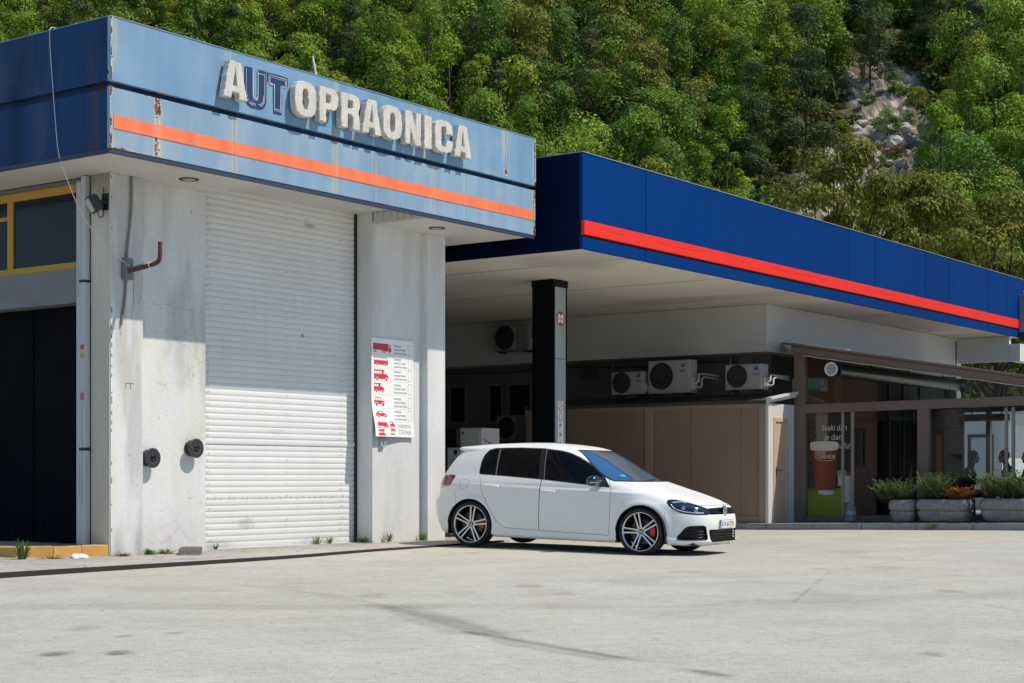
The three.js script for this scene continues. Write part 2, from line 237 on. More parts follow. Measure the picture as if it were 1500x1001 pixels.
const wallMap = mapTex(12.9, 14.9, -0.1, 4.9, 768, 1536, (x, y, o) => {
  wallTone(x, y, o, 1);
  const orange = smooth(0.52, 0.66, fbm(x * 6 + 3, y * 5, 4)) * (smooth(0.28, 0.05, Math.hypot(x - 14.2, (y - 0.38) * 1.2)) + smooth(0.12, 0.02, Math.hypot(x - 13.83, (y - 0.42) * 0.7)) + 0.8 * smooth(0.12, 0.02, Math.hypot(x - 14.62, (y - 0.6) * 0.8)) + 0.7 * smooth(0.1, 0.02, Math.hypot(x - 14.17, (y - 0.17) * 0.8)));
  o[0] = lerp(o[0], 0.72, orange); o[1] = lerp(o[1], 0.36, orange); o[2] = lerp(o[2], 0.16, orange);
  const run = smooth(0.05, 0.0, Math.abs(x - 13.25 - 0.02 * noise(1, y * 3))) * smooth(3.5, 3.3, y) * smooth(1.0, 2.6, y) * (0.4 + 0.6 * fbm(x * 20, y * 2)); o[0] = lerp(o[0], 0.6, run * 0.6); o[1] = lerp(o[1], 0.46, run * 0.6); o[2] = lerp(o[2], 0.3, run * 0.6);
  const grey = smooth(0.12, 0, Math.abs(x - 13.48)) * smooth(2.2, 0.3, y) * smooth(0.35, 0.65, fbm(x * 3, y * 1.3, 4)); for (let k = 0; k < 3; k++) o[k] *= 1 - 0.3 * grey; 
  const pit = noise(x * 24, y * 24); if (pit > 0.965 && fbm(x * 2, y * 2) > 0.5) for (let k = 0; k < 3; k++) o[k] *= 0.45;
  if (x < 13.078 && noise(3, y * 26) > 0.7 + 0.3 * noise(9, y * 2)) for (let k = 0; k < 3; k++) o[k] *= 0.4;
  const mark = y > 2.08 && y < 2.16 && x > 13.28 && x < 13.42 && (y > 2.145 || Math.abs(x - 13.29) < 0.006 || Math.abs(x - 13.36) < 0.006); if (mark) for (let k = 0; k < 3; k++) o[k] *= 0.4;
  return o;
});
const plaster = mapTex(0, 0.6, 0, 0.6, 256, 256, (x, y) => 0.5 + 0.6 * (fbm(x * 30, y * 30, 4) - 0.5), false);
const wallMat = mapped(wallMap, 0.85, { bumpMap: plaster, bumpScale: 0.003 });
const wall2Map = mapTex(17.5, 20, -0.1, 4.9, 512, 1024, (x, y, o) => { wallTone(x, y, o, 0.45); const s = smooth(0.25, 0, y) * fbm(x * 5, y * 5); o[0] *= 1 - 0.1 * s; o[1] *= 1 - 0.18 * s; o[2] *= 1 - 0.28 * s; const p = noise(x * 24, y * 24); if (p > 0.985) for (let k = 0; k < 3; k++) o[k] *= 0.6; return o; });
const wall2Mat = mapped(wall2Map, 0.85, { bumpMap: plaster, bumpScale: 0.003 });
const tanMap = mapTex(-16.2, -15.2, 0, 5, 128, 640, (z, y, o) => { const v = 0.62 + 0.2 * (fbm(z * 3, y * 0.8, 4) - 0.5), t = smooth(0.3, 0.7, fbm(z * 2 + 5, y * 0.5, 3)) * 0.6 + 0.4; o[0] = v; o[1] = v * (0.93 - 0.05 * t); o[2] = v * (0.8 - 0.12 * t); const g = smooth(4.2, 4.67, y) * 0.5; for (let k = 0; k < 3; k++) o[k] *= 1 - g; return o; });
const tanMat = mapped(tanMap, 0.85);
const soffitMap = mapTex(12, 21, -23, -14, 1024, 1024, (x, z, o) => { const l = ((z * 10) % 1 + 1) % 1; let v = 0.62 + 0.12 * (fbm(x * 0.8, z * 0.8, 4) - 0.5) + 0.06 * (noise(x * 3, z * 40) - 0.5); if (l < 0.1) v *= 0.82; o[0] = v; o[1] = v * 0.98; o[2] = v * 0.92; return o; });
const soffitMat = mapped(soffitMap, 0.6);
const navy = std(0.03, 0.045, 0.09, 0.6), darkMetal = std(0.012, 0.014, 0.017, 0.55), rusty = mapped(mapTex(0, 0.3, 0, 0.3, 128, 128, (x, y, o) => { const v = fbm(x * 40, y * 40, 4); o[0] = 0.05 + 0.15 * v; o[1] = 0.022 + 0.045 * v; o[2] = 0.014 + 0.022 * v; return o; }), 0.9);
const doorMat = (map) => new THREE.MeshPhysicalMaterial({ map, roughness: 0.8, specularIntensity: 0.12 });
const hall = thing('car_wash_building', 'car wash hall with faded blue fascia, orange stripe and white roller shutter', 'car wash', [16.25, 0, -18]);
{
  // fascia: separate sheet panels above and below the recessed joint, mitred round the corner
  const core = part(hall, 'roof', [bx(XF + 0.1, XE - 0.08, 4.86, 6.12, -24, ZF - 0.14)], navy);
  for (let i = 1; i < UPS.length; i++) { const w = 0.004 * (i % 3 - 1); part(hall, 'upper_fascia_panel', bx(UPS[i - 1] + 0.0012, UPS[i] - 0.0012, 5.445, TOP, ZF - 0.06, ZF + w * 0.3, 0.003), fasciaMat); }
  for (let i = 1; i < LOS.length; i++) { const w = 0.003 * (i % 2); part(hall, 'lower_fascia_panel', bx(LOS[i - 1] + 0.0012, LOS[i] - 0.0012, 4.695, 5.375, ZF - 0.06, ZF - 0.012 + w * 0.3, 0.003), fasciaMat); }
  part(hall, 'fascia_joint', [bx(XF + 0.06, XE - 0.05, 5.3, 5.5, ZF - 0.12, ZF - 0.09), bx(XF + 0.09, XF + 0.12, 5.3, 5.5, -24, ZF - 0.12)], sideMat);
  const stripeMap = mapTex(12, 20.5, 4.8, 5.2, 1024, 64, (x, y, o) => { const st = fbm(x * 6, y * 0.8, 4), f = 1 + 0.35 * (st - 0.5); let r = 0.9 * f, g = 0.2 * f, b = 0.085 * f; let ds = 9; LOS.forEach((s) => ds = Math.min(ds, Math.abs(x - s))); const k = smooth(0.09, 0, ds) * smooth(0.3, 0.7, fbm(x * 12, y * 2, 3)) * 0.5; r = lerp(r, 0.8, k); g = lerp(g, 0.36, k); b = lerp(b, 0.2, k); o[0] = r; o[1] = g; o[2] = b; return o; });
  const stripeMat = mapped(stripeMap, 0.6);
  for (let i = 1; i < LOS.length; i++) part(hall, 'stripe', bx(LOS[i - 1] + 0.001, LOS[i] - 0.001, 4.918, 5.068, ZF - 0.02, ZF - 0.004), stripeMat);
  part(hall, 'corner_trim', [bx(XF, XF + 0.046, 5.44, TOP + 0.004, ZF - 0.05, ZF + 0.007, 0.005), bx(XF - 0.004, XF + 0.046, 4.69, 5.38, ZF - 0.05, ZF - 0.002, 0.005)], fasciaMat);
  part(hall, 'corner_trim', [bx(XE - 0.026, XE + 0.006, 5.44, TOP + 0.004, -24, ZF + 0.006), bx(XE - 0.026, XE + 0.004, 4.69, 5.38, -24, ZF - 0.004)], fasciaMat);
  part(hall, 'bottom_trim', [bx(XF + 0.003, XE, 4.645, 4.692, ZF - 0.07, ZF - 0.02), bx(XF + 0.003, XF + 0.05, 4.645, 4.692, -24, ZF - 0.07)], navy);
  const zs = [ZF - 0.052, -17.4, -20.4, -24];
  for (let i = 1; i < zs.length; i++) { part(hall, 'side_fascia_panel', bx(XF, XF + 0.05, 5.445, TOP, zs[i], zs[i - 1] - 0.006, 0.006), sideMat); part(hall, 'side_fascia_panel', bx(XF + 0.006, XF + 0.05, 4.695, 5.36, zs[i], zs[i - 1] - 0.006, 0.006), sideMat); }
  part(hall, 'coping', [bx(XF - 0.006, XE + 0.01, TOP, TOP + 0.008, ZF - 0.16, ZF + 0.008), bx(XF - 0.006, XF + 0.14, TOP, TOP + 0.008, -24, ZF - 0.16)], std(0.26, 0.34, 0.44, 0.6));
  // soffits: low boards at both ends, a higher strip over the shutter
  part(hall, 'soffit', [bx(XF + 0.05, 14.703, SOF, SOF + 0.04, ZF - 0.07, ZW + 0.0)], soffitMat);
  part(hall, 'soffit', [bx(XF + 0.05, 13.06, SOF, SOF + 0.04, -24, ZW)], soffitMat);
  part(hall, 'soffit', [bx(14.707, 17.962, 4.84, 4.86, -15.95, ZF - 0.07)], soffitMat);
  part(hall, 'soffit', [bx(17.97, XE - 0.03, SOF, SOF + 0.04, -15.9, ZF - 0.07), bx(19.515, XE - 0.03, SOF, SOF + 0.04, -24, -15.9)], soffitMat);
  const ribs = [bx(17.974, 17.99, SOF + 0.002, 4.838, -15.5, ZF - 0.075)]; for (let z = -15.46; z < ZF - 0.1; z += 0.13) ribs.push(bx(17.945, 17.975, SOF + 0.002, 4.838, z, z + 0.02));
  part(hall, 'ribbed_panel', ribs, std(0.6, 0.6, 0.56, 0.6));
  part(hall, 'soffit_end', bx(14.69, 14.703, SOF + 0.04, 4.84, ZW, ZF - 0.075), std(0.6, 0.6, 0.56, 0.6));
  // walls and columns
  part(hall, 'wall', bx(13.56, 14.703, 0, SOF, -16.1, ZW), wallMat);
  part(hall, 'column', [bx(13.053, 13.558, 0, SOF, -15.745, ZC, 0.008)], wallMat);
  part(hall, 'column_side', bx(13.044, 13.056, 0, SOF - 0.003, -15.745, ZC - 0.012), tanMat);
  part(hall, 'wall', [bx(17.969, 19.088, 0, SOF, -16.1, ZW), bx(17.969, 18.06, SOF, 4.86, -16.1, ZW)], wall2Mat);
  part(hall, 'column', bx(19.088, 19.515, 0, SOF, -16.0, ZC, 0.008), wall2Mat);
  part(hall, 'wall', bx(19.2, 19.5, 0, SOF, -26.2, -16.0), std(0.2, 0.19, 0.18, 0.85));  // hidden side wall, darkened and lengthened to hold back light under the canopy
  part(hall, 'wall', bx(13.1, 19.4, 0, SOF, -24.2, -24), wall2Mat);
  // roller shutter, slat by slat
  const shutter = part(hall, 'roller_shutter', [bx(14.703, 17.969, 0.02, 4.86, ZS - 0.06, ZS - 0.03)], std(0.55, 0.56, 0.55, 0.6));
  const slatTex = mapTex(14.7, 18, 0, 5, 512, 512, (x, y, o) => { let v = 0.755 + 0.07 * (fbm(x * 0.9, y * 1.3, 4) - 0.5) + 0.05 * (fbm(x * 9, y * 1.5, 3) - 0.5); v *= 1 - 0.05 * smooth(1.2, 0, y); const sm = (a, b, ra, rb, k) => { const q = Math.hypot((x - a) / ra, (y - b) / rb) + 0.5 * (noise(x * 30, y * 30) - 0.5); if (q < 1) v *= 1 - k * smooth(1, 0.4, q); }; sm(16.98, 4.56, 0.16, 0.035, 0.45); sm(16.93, 4.64, 0.07, 0.02, 0.2); sm(16.85, 3.0, 0.05, 0.04, 0.6); sm(15.75, 0.4, 0.2, 0.12, 0.22); sm(15.2, 0.1, 0.5, 0.12, 0.2); sm(17.2, 0.08, 0.6, 0.1, 0.18); sm(16.3, 1.65, 0.25, 0.05, 0.1); o[0] = v * 0.99; o[1] = v; o[2] = v * 0.985; return o; });
  const slatMats = [1, 0.97, 1.02].map((k) => { const m = mapped(slatTex, 0.5); m.color.setScalar(Math.min(1, k)); return m; });
  const pitch = 0.0812, prof = []; for (let k = 0; k <= 7; k++) { const t = k / 7; prof.push([0.002 + 0.0062 * Math.pow(Math.sin(Math.PI * Math.min(1, t * 1.06)), 0.55), pitch * t * 0.97]); }
  const slatGeo = (() => { const pos = [], idx = [], X = [14.706, 15.5, 16.3, 17.1, 17.93]; for (const x of X) for (const [z, y] of prof) pos.push(x, y, z); const n = prof.length; for (let i = 0; i < X.length - 1; i++) for (let k = 0; k < n - 1; k++) { const a = i * n + k; idx.push(a, a + n, a + 1, a + 1, a + n, a + n + 1); } const g = new THREE.BufferGeometry(); g.setAttribute('position', new THREE.Float32BufferAttribute(pos, 3)); g.setIndex(idx); g.computeVertexNormals(); return g; })();
  const off = V(16.25, 0, -18);
  for (let k = 0; k < 59; k++) { const y = 0.075 + k * pitch, g = slatGeo.clone(), p = g.attributes.position, uv = new Float32Array(p.count * 2), bow = k === 17 ? 0.012 : 0; for (let i = 0; i < p.count; i++) { p.setXYZ(i, p.getX(i) - off.x, p.getY(i) + y, p.getZ(i) + ZS - 0.016 + bow - off.z + 0.002 * (hash(k, i >> 3) - 0.5)); uv[2 * i] = p.getX(i) + off.x; uv[2 * i + 1] = p.getY(i); } g.setAttribute('uv', new THREE.BufferAttribute(uv, 2)); local(shutter, 'slat', g, slatMats[Math.floor(hash(k, 3) * 3)]); }
  part(shutter, 'bottom_rail', bx(14.706, 17.93, 0.03, 0.075, ZS - 0.03, ZS + 0.006, 0.004), slatMats[1]);
  part(shutter, 'guide_rail', bx(17.935, 17.968, 0.05, 4.84, ZS - 0.03, ZS + 0.02), darkMetal);
  const riv = []; for (let k = 2; k < 57; k++) for (const x of [15.02, 15.05, 16.52, 17.62, 17.66]) if (hash(k, Math.round(x * 100)) > 0.45) { const g = new THREE.SphereGeometry(0.006, 6, 4); g.scale(1, 1.5, 0.6); g.translate(x + 0.03 * (hash(k, 77) - 0.5), 0.075 + (k + 0.5) * pitch, ZS + 0.001); riv.push(g); }
  for (let k = 0; k < 26; k++) { const g = new THREE.SphereGeometry(0.007, 6, 4); g.scale(0.7, 2.2, 0.5); g.translate(14.8 + k * 0.12 + 0.03 * hash(k, 5), 0.73 + 0.02 * hash(k, 9), ZS + 0.002); riv.push(g); }
  part(shutter, 'rivets', riv, std(0.3, 0.3, 0.31, 0.5), { kind: 'stuff' });
  part(hall, 'return_wall', bx(13.1, 13.3, 3.15, SOF, -15.94, -15.75), tanMat);
  // open side: lintel, yellow window band, dark door
  part(hall, 'lintel', bx(13.06, 13.3, 3.15, 3.57, -24, -15.945), mapped(mapTex(-24, -15, 3, 3.7, 512, 64, (z, y, o) => { const v = 0.2 + 0.12 * (fbm(z * 2, y * 3, 4) - 0.5); o[0] = v; o[1] = v; o[2] = v * 1.05; return o; }), 0.8));
  const win = part(hall, 'window', [bx(13.07, 13.11, 4.5, 4.6, -24, -15.94), bx(13.07, 13.11, 3.57, 3.65, -24, -15.94), ...[-15.99, -17.33, -19.2, -21.4].map((z) => bx(13.065, 13.115, 3.65, 4.5, z - 0.055, z + 0.055)), bx(13.075, 13.105, 4.27, 4.32, -19.15, -17.39)], std(0.46, 0.26, 0.025, 0.55), { label: 'yellow painted window band' });
  for (const [a, b] of [[-17.27, -16.05], [-19.14, -17.39], [-21.34, -19.26]]) part(win, 'pane', bx(13.086, 13.094, 3.65, 4.5, a, b), phys(0.012, 0.014, 0.014, 0.12, { specularIntensity: 0.6 }));
  part(hall, 'upper_wall', bx(13.1, 13.3, 4.6, SOF, -24, -15.94), std(0.2, 0.2, 0.2, 0.8));
  for (const [a, b] of [[-17.2, -15.75], [-18.7, -17.23], [-20.2, -18.73]]) part(hall, 'door', bx(13.34, 13.4, 0.22, 3.15, a, b, 0.004), doorMat(mapTex(-21, -15, 0, 3.3, 512, 256, (z, y, o) => { const v = 0.009 + 0.006 * fbm(z * 3, y * 1.5, 4) + (noise(z * 14, y * 9) > 0.93 ? 0.02 : 0) * smooth(1.2, 0.3, y); o[0] = v * 0.5; o[1] = v * 0.55; o[2] = v * 0.7; return o; }), 0.9, { color: lin(0.7, 0.7, 0.7) }), { label: 'dark sheet metal door' });
  part(hall, 'wall', bx(13.1, 13.3, 0, SOF, -24, -20.25), std(0.3, 0.3, 0.3, 0.8));
  part(hall, 'doorstep', [prism([[12.2, -16.7], [12.22, -16.1], [12.45, -15.85], [12.75, -15.7], [13.05, -15.6], [13.05, -16], [14, -16], [14, -23], [12.2, -23]], 'y', 0.0, 0.185)], slabMat);
}
// yellow kerb blocks round the doorstep
{
  const yk = mapped(mapTex(11.5, 13.5, -0.1, 0.5, 512, 192, (x, y, o) => { const w = fbm(x * 5, y * 6, 4), ch = smooth(0.62, 0.72, fbm(x * 12 + 3, y * 14, 4)); let r = 0.62 + 0.16 * (w - 0.5), g = 0.34 + 0.1 * (w - 0.5), b = 0.085; r = lerp(r, 0.5, ch * 0.6); g = lerp(g, 0.42, ch * 0.6); b = lerp(b, 0.3, ch * 0.6); const dirt = smooth(0.09, 0.0, y) * fbm(x * 8, y * 8); o[0] = r * (1 - 0.6 * dirt); o[1] = g * (1 - 0.6 * dirt); o[2] = b * (1 - 0.4 * dirt); return o; }), 0.8, { bumpMap: plaster, bumpScale: 0.004 });
  const kerb = thing('yellow_kerb', 'low kerb of yellow painted concrete blocks before the dark door', 'kerb', [12.5, 0, -15.7]);
  const P = [[13.05, -15.42], [12.72, -15.52], [12.37, -15.6], [12.0, -15.82], [11.98, -16.7]];
  for (let i = 1; i < P.length; i++) { const [x0, z0] = P[i - 1], [x1, z1] = P[i], dx = x1 - x0, dz = z1 - z0, l = Math.hypot(dx, dz), nx = -dz / l, nz = dx / l, t = 0.16, e = 0.004, s = dx < 0 && nz < 0 ? -1 : 1;
    const a = [x0 + dx / l * e, z0 + dz / l * e], b = [x1 - dx / l * e, z1 - dz / l * e]; const poly = [[a[0], a[1]], [b[0], b[1]], [b[0] - nx * t * -1, b[1] - nz * t * -1], [a[0] + nx * t, a[1] + nz * t]];
    part(kerb, 'kerb_block', prism(poly, 'y', 0.02, 0.205 + 0.006 * (i % 2), 0.008), yk); }
}
// ---------------------------------------------------------------- lettering on the fascia
const GLYPH = (() => {
  const arc = (cx, cy, rx, ry, a0, a1, n = 14, p = 2.6) => Array.from({ length: n + 1 }, (_, k) => { const a = lerp(a0, a1, k / n) * Math.PI / 180, c = Math.cos(a), s = Math.sin(a); return [cx + rx * Math.sign(c) * Math.abs(c) ** (2 / p), cy + ry * Math.sign(s) * Math.abs(s) ** (2 / p)]; });
  return {
    A: [[[0, 0], [0.26, 1], [0.74, 1], [1, 0], [0.66, 0], [0.63, 0.17], [0.37, 0.17], [0.34, 0]], [[[0.41, 0.35], [0.59, 0.35], [0.5, 0.86]]]],
    O: [[...arc(0.5, 0.5, 0.5, 0.5, 0, 360, 40, 3)], [[...arc(0.5, 0.5, 0.13, 0.3, 0, 360, 24, 3.2)]]],
    P: [[[0, 0], [0.36, 0], [0.36, 0.38], ...arc(0.58, 0.69, 0.42, 0.31, -90, 90, 14, 3), [0, 1]], [[[0.36, 0.55], ...arc(0.5, 0.69, 0.11, 0.13, -80, 80, 8), [0.36, 0.83]]]],
    R: [[[0, 0], [0.35, 0], [0.35, 0.42], [0.5, 0.42], [0.6, 0.36], [0.63, 0], [0.97, 0], [0.95, 0.34], [0.88, 0.48], ...arc(0.56, 0.76, 0.42, 0.24, -40, 90, 12, 3), [0, 1]], [[[0.35, 0.58], ...arc(0.5, 0.71, 0.12, 0.12, -80, 80, 8), [0.35, 0.84]]]],
    N: [[[0, 0], [0.32, 0], [0.32, 0.5], [0.6, 0], [1, 0], [1, 1], [0.68, 1], [0.68, 0.5], [0.42, 1], [0, 1]], []],
    I: [[[0, 0], [1, 0], [1, 1], [0, 1]], []],
    C: [[[1, 0.4], [0.64, 0.4], ...arc(0.5, 0.31, 0.14, 0.13, 0, -180, 10), ...arc(0.5, 0.69, 0.14, 0.13, 180, 0, 10), [0.64, 0.6], [1, 0.6], ...arc(0.5, 0.66, 0.5, 0.34, 0, 180, 18, 3), ...arc(0.5, 0.34, 0.5, 0.34, 180, 360, 18, 3)], []],
    U: [[[0, 1], [0, 0.34], ...arc(0.5, 0.34, 0.5, 0.34, 180, 360, 18, 3), [1, 1], [0.64, 1], [0.64, 0.32], ...arc(0.5, 0.3, 0.14, 0.12, 0, -180, 10), [0.36, 1]], []],
    T: [[[0.3, 0], [0.7, 0], [0.7, 0.78], [1, 0.78], [1, 1], [0, 1], [0, 0.78], [0.3, 0.78]], []],
  };
})();
function glyph(ch, x, w, y, h, z, d, rough, grow = 0) {
  const rs = (pts, seed) => { const o = []; pts.forEach((p, i) => { const q = pts[(i + 1) % pts.length], l = Math.hypot((q[0] - p[0]) * w, (q[1] - p[1]) * h), n = Math.max(1, Math.round(l / 0.03)); for (let k = 0; k < n; k++) { const t = k / n; let a = lerp(p[0], q[0], t) * w, b = lerp(p[1], q[1], t) * h; const cx = a - w / 2, cy = b - h / 2, cl = Math.hypot(cx, cy) || 1; a += grow * cx / cl; b += grow * cy / cl; o.push([x + a + rough * (noise(a * 60 + seed, b * 60) - 0.5) * 2, y + b + rough * (noise(b * 60, a * 60 + seed) - 0.5) * 2]); } }); return o; };
  const [out, holes] = GLYPH[ch], s = new THREE.Shape(rs(out, x * 7).map((p) => new THREE.Vector2(...p)));
  for (const hl of holes) s.holes.push(new THREE.Path(rs(hl, x * 3).map((p) => new THREE.Vector2(...p))));
  const g = new THREE.ExtrudeGeometry(s, { depth: d, bevelEnabled: d > 0.02, bevelSize: 0.006, bevelThickness: 0.006, bevelOffset: -0.006, bevelSegments: 1 }); g.translate(0, 0, z); return uvMetres(g);
}
{
  const foamMap = mapTex(0, 1, 0, 1, 512, 512, (x, y, o) => { const v = 0.66 + 0.2 * (fbm(x * 9, y * 9, 4) - 0.5) + 0.12 * (noise(x * 60, y * 60) - 0.5), w = smooth(0.55, 0.8, fbm(x * 5 + 3, y * 5, 4)), p = noise(x * 70 + 9, y * 70) > 0.93 ? 0.75 : 1; o[0] = v * p; o[1] = v * (0.965 - 0.04 * w) * p; o[2] = v * (0.88 - 0.1 * w) * p; return o; });
  const foam = mapped(foamMap, 0.95, { bumpMap: mapTex(0, 0.25, 0, 0.25, 256, 256, (x, y) => fbm(x * 140, y * 140, 3), false), bumpScale: 0.006 });
  const paint = std(0.007, 0.038, 0.15, 0.6), glue = std(0.62, 0.62, 0.6, 0.8);
  const sign = thing('fascia_lettering', 'row of crumbling white foam letters AUTOPRAONICA on the blue fascia', 'lettering', [16.2, 5.54, ZF + 0.05]);
  const L = [['A', 13.74, 0.42], ['U', 14.19, 0.37], ['T', 14.58, 0.36], ['O', 14.96, 0.42], ['P', 15.41, 0.38], ['R', 15.83, 0.4], ['A', 16.24, 0.4], ['O', 16.66, 0.41], ['N', 17.12, 0.36], ['I', 17.53, 0.18], ['C', 17.76, 0.42], ['A', 18.2, 0.41]];
  for (const [c, x, w] of L) {
    if (c === 'U' || c === 'T') { // only the painted ghost and the glue of the fallen letters are left
      const gh = part(sign, 'letter_trace', glyph(c, x + 0.03, w - 0.01, 5.545, 0.47, ZF + 0.006, 0.003, 0.005, 0.008), paint, { label: 'dark blue outline left by the missing letter ' + c });
      const line = GLYPH[c][0], r = rngOf(c.charCodeAt(0)), gs = [], pt = (p, s) => [x + 0.03 + 0.5 * (w - 0.02) + (p[0] - 0.5) * (w - 0.02) * s + 0.006 * (r() - 0.5), 5.545 + 0.235 + (p[1] - 0.5) * 0.47 * (1 - (1 - s) * 0.9) + 0.006 * (r() - 0.5), ZF + 0.012];
      for (let i = 0; i < line.length; i++) for (let k = 0; k < 2; k++) if (r() > 0.25) { const a = pt(line[i], 0.9 - k * 0.1), b = pt(line[(i + 1) % line.length], 0.9 - k * 0.1); if (Math.hypot(a[0] - b[0], a[1] - b[1]) > 0.004) gs.push(bar(a, b, 0.002 + 0.005 * r(), 0.002 + 0.004 * r(), 5)); }
      part(gh, 'glue', gs, glue); continue;
    }
    const dz = 0.012 * (hash(Math.round(x * 10), 3) - 0.5);
    part(sign, 'letter', glyph(c, x + 0.008, w - 0.02, 5.555, 0.445, ZF + 0.035 + dz, 0.085, 0.009), foam);
    part(sign, 'spacer', [bar([x + w / 2 - 0.05, 5.7, ZF - 0.01], [x + w / 2 - 0.05, 5.7, ZF + 0.06], 0.006), bar([x + w / 2 - 0.05, 5.95, ZF - 0.01], [x + w / 2 - 0.05, 5.95, ZF + 0.06], 0.006)], darkMetal);
  }
}
// ---------------------------------------------------------------- fittings on the wash hall
{
  // price board: white sheet with red vehicle pictograms
  const board = canvasTex(1024, 1536, (c, W, H) => {
    c.fillStyle = '#f1f1ee'; c.fillRect(0, 0, W, H);
    const red = '#cb3c50', X = (u) => u * W, car = { };
    const wheels = (x, y, r, l) => { for (const q of l) { c.fillStyle = '#f1f1ee'; c.beginPath(); c.arc(q, y, r * 1.35, 0, 7); c.fill(); c.fillStyle = red; c.beginPath(); c.arc(q, y, r, 0, 7); c.fill(); } };
    const poly = (p, col) => { c.fillStyle = col; c.beginPath(); p.forEach((q, i) => i ? c.lineTo(...q) : c.moveTo(...q)); c.closePath(); c.fill(); };
    const truck = (x, y, s) => { poly([[x, y], [x + 365 * s, y], [x + 365 * s, y + 105 * s], [x, y + 105 * s]], red); poly([[x + 380 * s, y + 15 * s], [x + 425 * s, y + 15 * s], [x + 440 * s, y + 60 * s], [x + 440 * s, y + 125 * s], [x + 372 * s, y + 125 * s], [x + 372 * s, y + 15 * s]], red); poly([[x + 398 * s, y + 30 * s], [x + 420 * s, y + 30 * s], [x + 432 * s, y + 62 * s], [x + 398 * s, y + 62 * s]], '#f1f1ee'); c.fillStyle = red; c.fillRect(x + 210 * s, y + 105 * s, 165 * s, 14 * s); wheels(x, y + 132 * s, 15 * s, [x + 30 * s, x + 66 * s, x + 240 * s, x + 282 * s, x + 400 * s]); };
    const bus = (x, y, s) => { poly([[x, y], [x + 290 * s, y], [x + 320 * s, y + 45 * s], [x + 325 * s, y + 118 * s], [x, y + 118 * s]], red); c.fillStyle = '#f1f1ee'; for (let k = 0; k < 6; k++) c.fillRect(x + (10 + k * 44) * s, y + 12 * s, 37 * s, 40 * s); poly([[x + 276 * s, y + 12 * s], [x + 288 * s, y + 12 * s], [x + 308 * s, y + 52 * s], [x + 276 * s, y + 52 * s]], '#f1f1ee'); wheels(x, y + 118 * s, 17 * s, [x + 82 * s, x + 262 * s]); };
    const van = (x, y, s, n) => { const l = 200 + n * 50; poly([[x, y], [x + (l - 60) * s, y], [x + l * s, y + 68 * s], [x + (l + 45) * s, y + 96 * s], [x + (l + 45) * s, y + 148 * s], [x, y + 148 * s]], red); c.fillStyle = '#f1f1ee'; for (let k = 0; k <= n; k++) c.fillRect(x + (10 + k * 62) * s, y + 22 * s, 54 * s, 42 * s); poly([[x + (l - 66) * s, y + 22 * s], [x + (l - 50) * s, y + 22 * s], [x + (l - 16) * s, y + 66 * s], [x + (l - 66) * s, y + 66 * s]], '#f1f1ee'); wheels(x, y + 150 * s, 23 * s, [x + 78 * s, x + (l + 2) * s]); };
    const jeep = (x, y, s) => { poly([[x, y + 40 * s], [x + 220 * s, y + 44 * s], [x + 226 * s, y + 96 * s], [x, y + 96 * s]], red); c.strokeStyle = red; c.lineWidth = 9 * s; c.strokeRect(x + 18 * s, y, 125 * s, 46 * s); c.beginPath(); c.moveTo(x + 78 * s, y); c.lineTo(x + 78 * s, y + 44 * s); c.stroke(); wheels(x, y + 100 * s, 25 * s, [x + 48 * s, x + 190 * s]); };
    const sedan = (x, y, s) => { c.fillStyle = red; c.beginPath(); c.moveTo(x, y + 84 * s); c.lineTo(x + 4 * s, y + 44 * s); c.quadraticCurveTo(x + 60 * s, y + 2 * s, x + 120 * s, y); c.quadraticCurveTo(x + 170 * s, y + 6 * s, x + 200 * s, y + 36 * s); c.quadraticCurveTo(x + 262 * s, y + 44 * s, x + 268 * s, y + 84 * s); c.fill(); poly([[x + 62 * s, y + 34 * s], [x + 98 * s, y + 12 * s], [x + 140 * s, y + 12 * s], [x + 172 * s, y + 36 * s]], '#f1f1ee'); wheels(x, y + 84 * s, 20 * s, [x + 58 * s, x + 218 * s]); };
    const rows = [70, 285, 478, 690, 905, 1110];
    truck(40, 80, 1); bus(62, 290, 1.05); van(62, 490, 1, 2); van(62, 700, 0.84, 1); jeep(66, 925, 1.1); sedan(70, 1132, 1.05);
    const words = ['ISPIRANJE', 'VANJSKO PRANJE', 'KOMPLETNO PRANJE'];
    rows.forEach((y, i) => { c.fillStyle = '#3a3a44'; c.font = 'bold 36px sans-serif'; words.forEach((w, k) => c.fillText(w, 548, y + 44 + k * 58, 320)); c.strokeStyle = '#55555f'; c.lineWidth = 5; c.strokeRect(900, y + 4, 78, 162); c.fillStyle = '#8b2f45'; c.font = '26px sans-serif'; if (i < 2) for (let k = 0; k < 3; k++) c.fillText(['-', '-', '-'][k], 930, y + 50 + k * 48); c.fillStyle = '#9a9aa2'; c.fillRect(40, y + 186, W - 130, 3); });
    truck(80, 1310, 0.62); bus(80, 1398, 0.46); van(80, 1446, 0.5, 2); van(395, 1300, 0.5, 1); jeep(398, 1384, 0.62); sedan(398, 1468, 0.44);
    c.fillStyle = '#2c2c33'; c.font = '78px sans-serif'; c.textAlign = 'center'; c.fillText('DUBINSKO', 785, 1392, 370); c.fillText('ČIŠĆENJE', 785, 1486, 340);
  });
  const t = thing('price_board', 'white wash price board with red vehicle pictograms, lower edge curling off the wall', 'sign', [18.4, 1.61, ZW]);
  const nx = 12, ny = 16, pos = [], uv = [], idx = [];
  for (const side of [0, 1]) for (let j = 0; j <= ny; j++) for (let i = 0; i <= nx; i++) { const u = i / nx, v = j / ny, cu = 0.085 * smooth(0.4, 0, v) * smooth(0.9, 0, u) + 0.03 * smooth(0.2, 0, v) * u; pos.push(17.925 + u * 0.945 - 18.4, 1.605 + v * 1.43 - 1.61, 0.012 + cu + (side ? 0.006 : 0)); uv.push(u, v); }
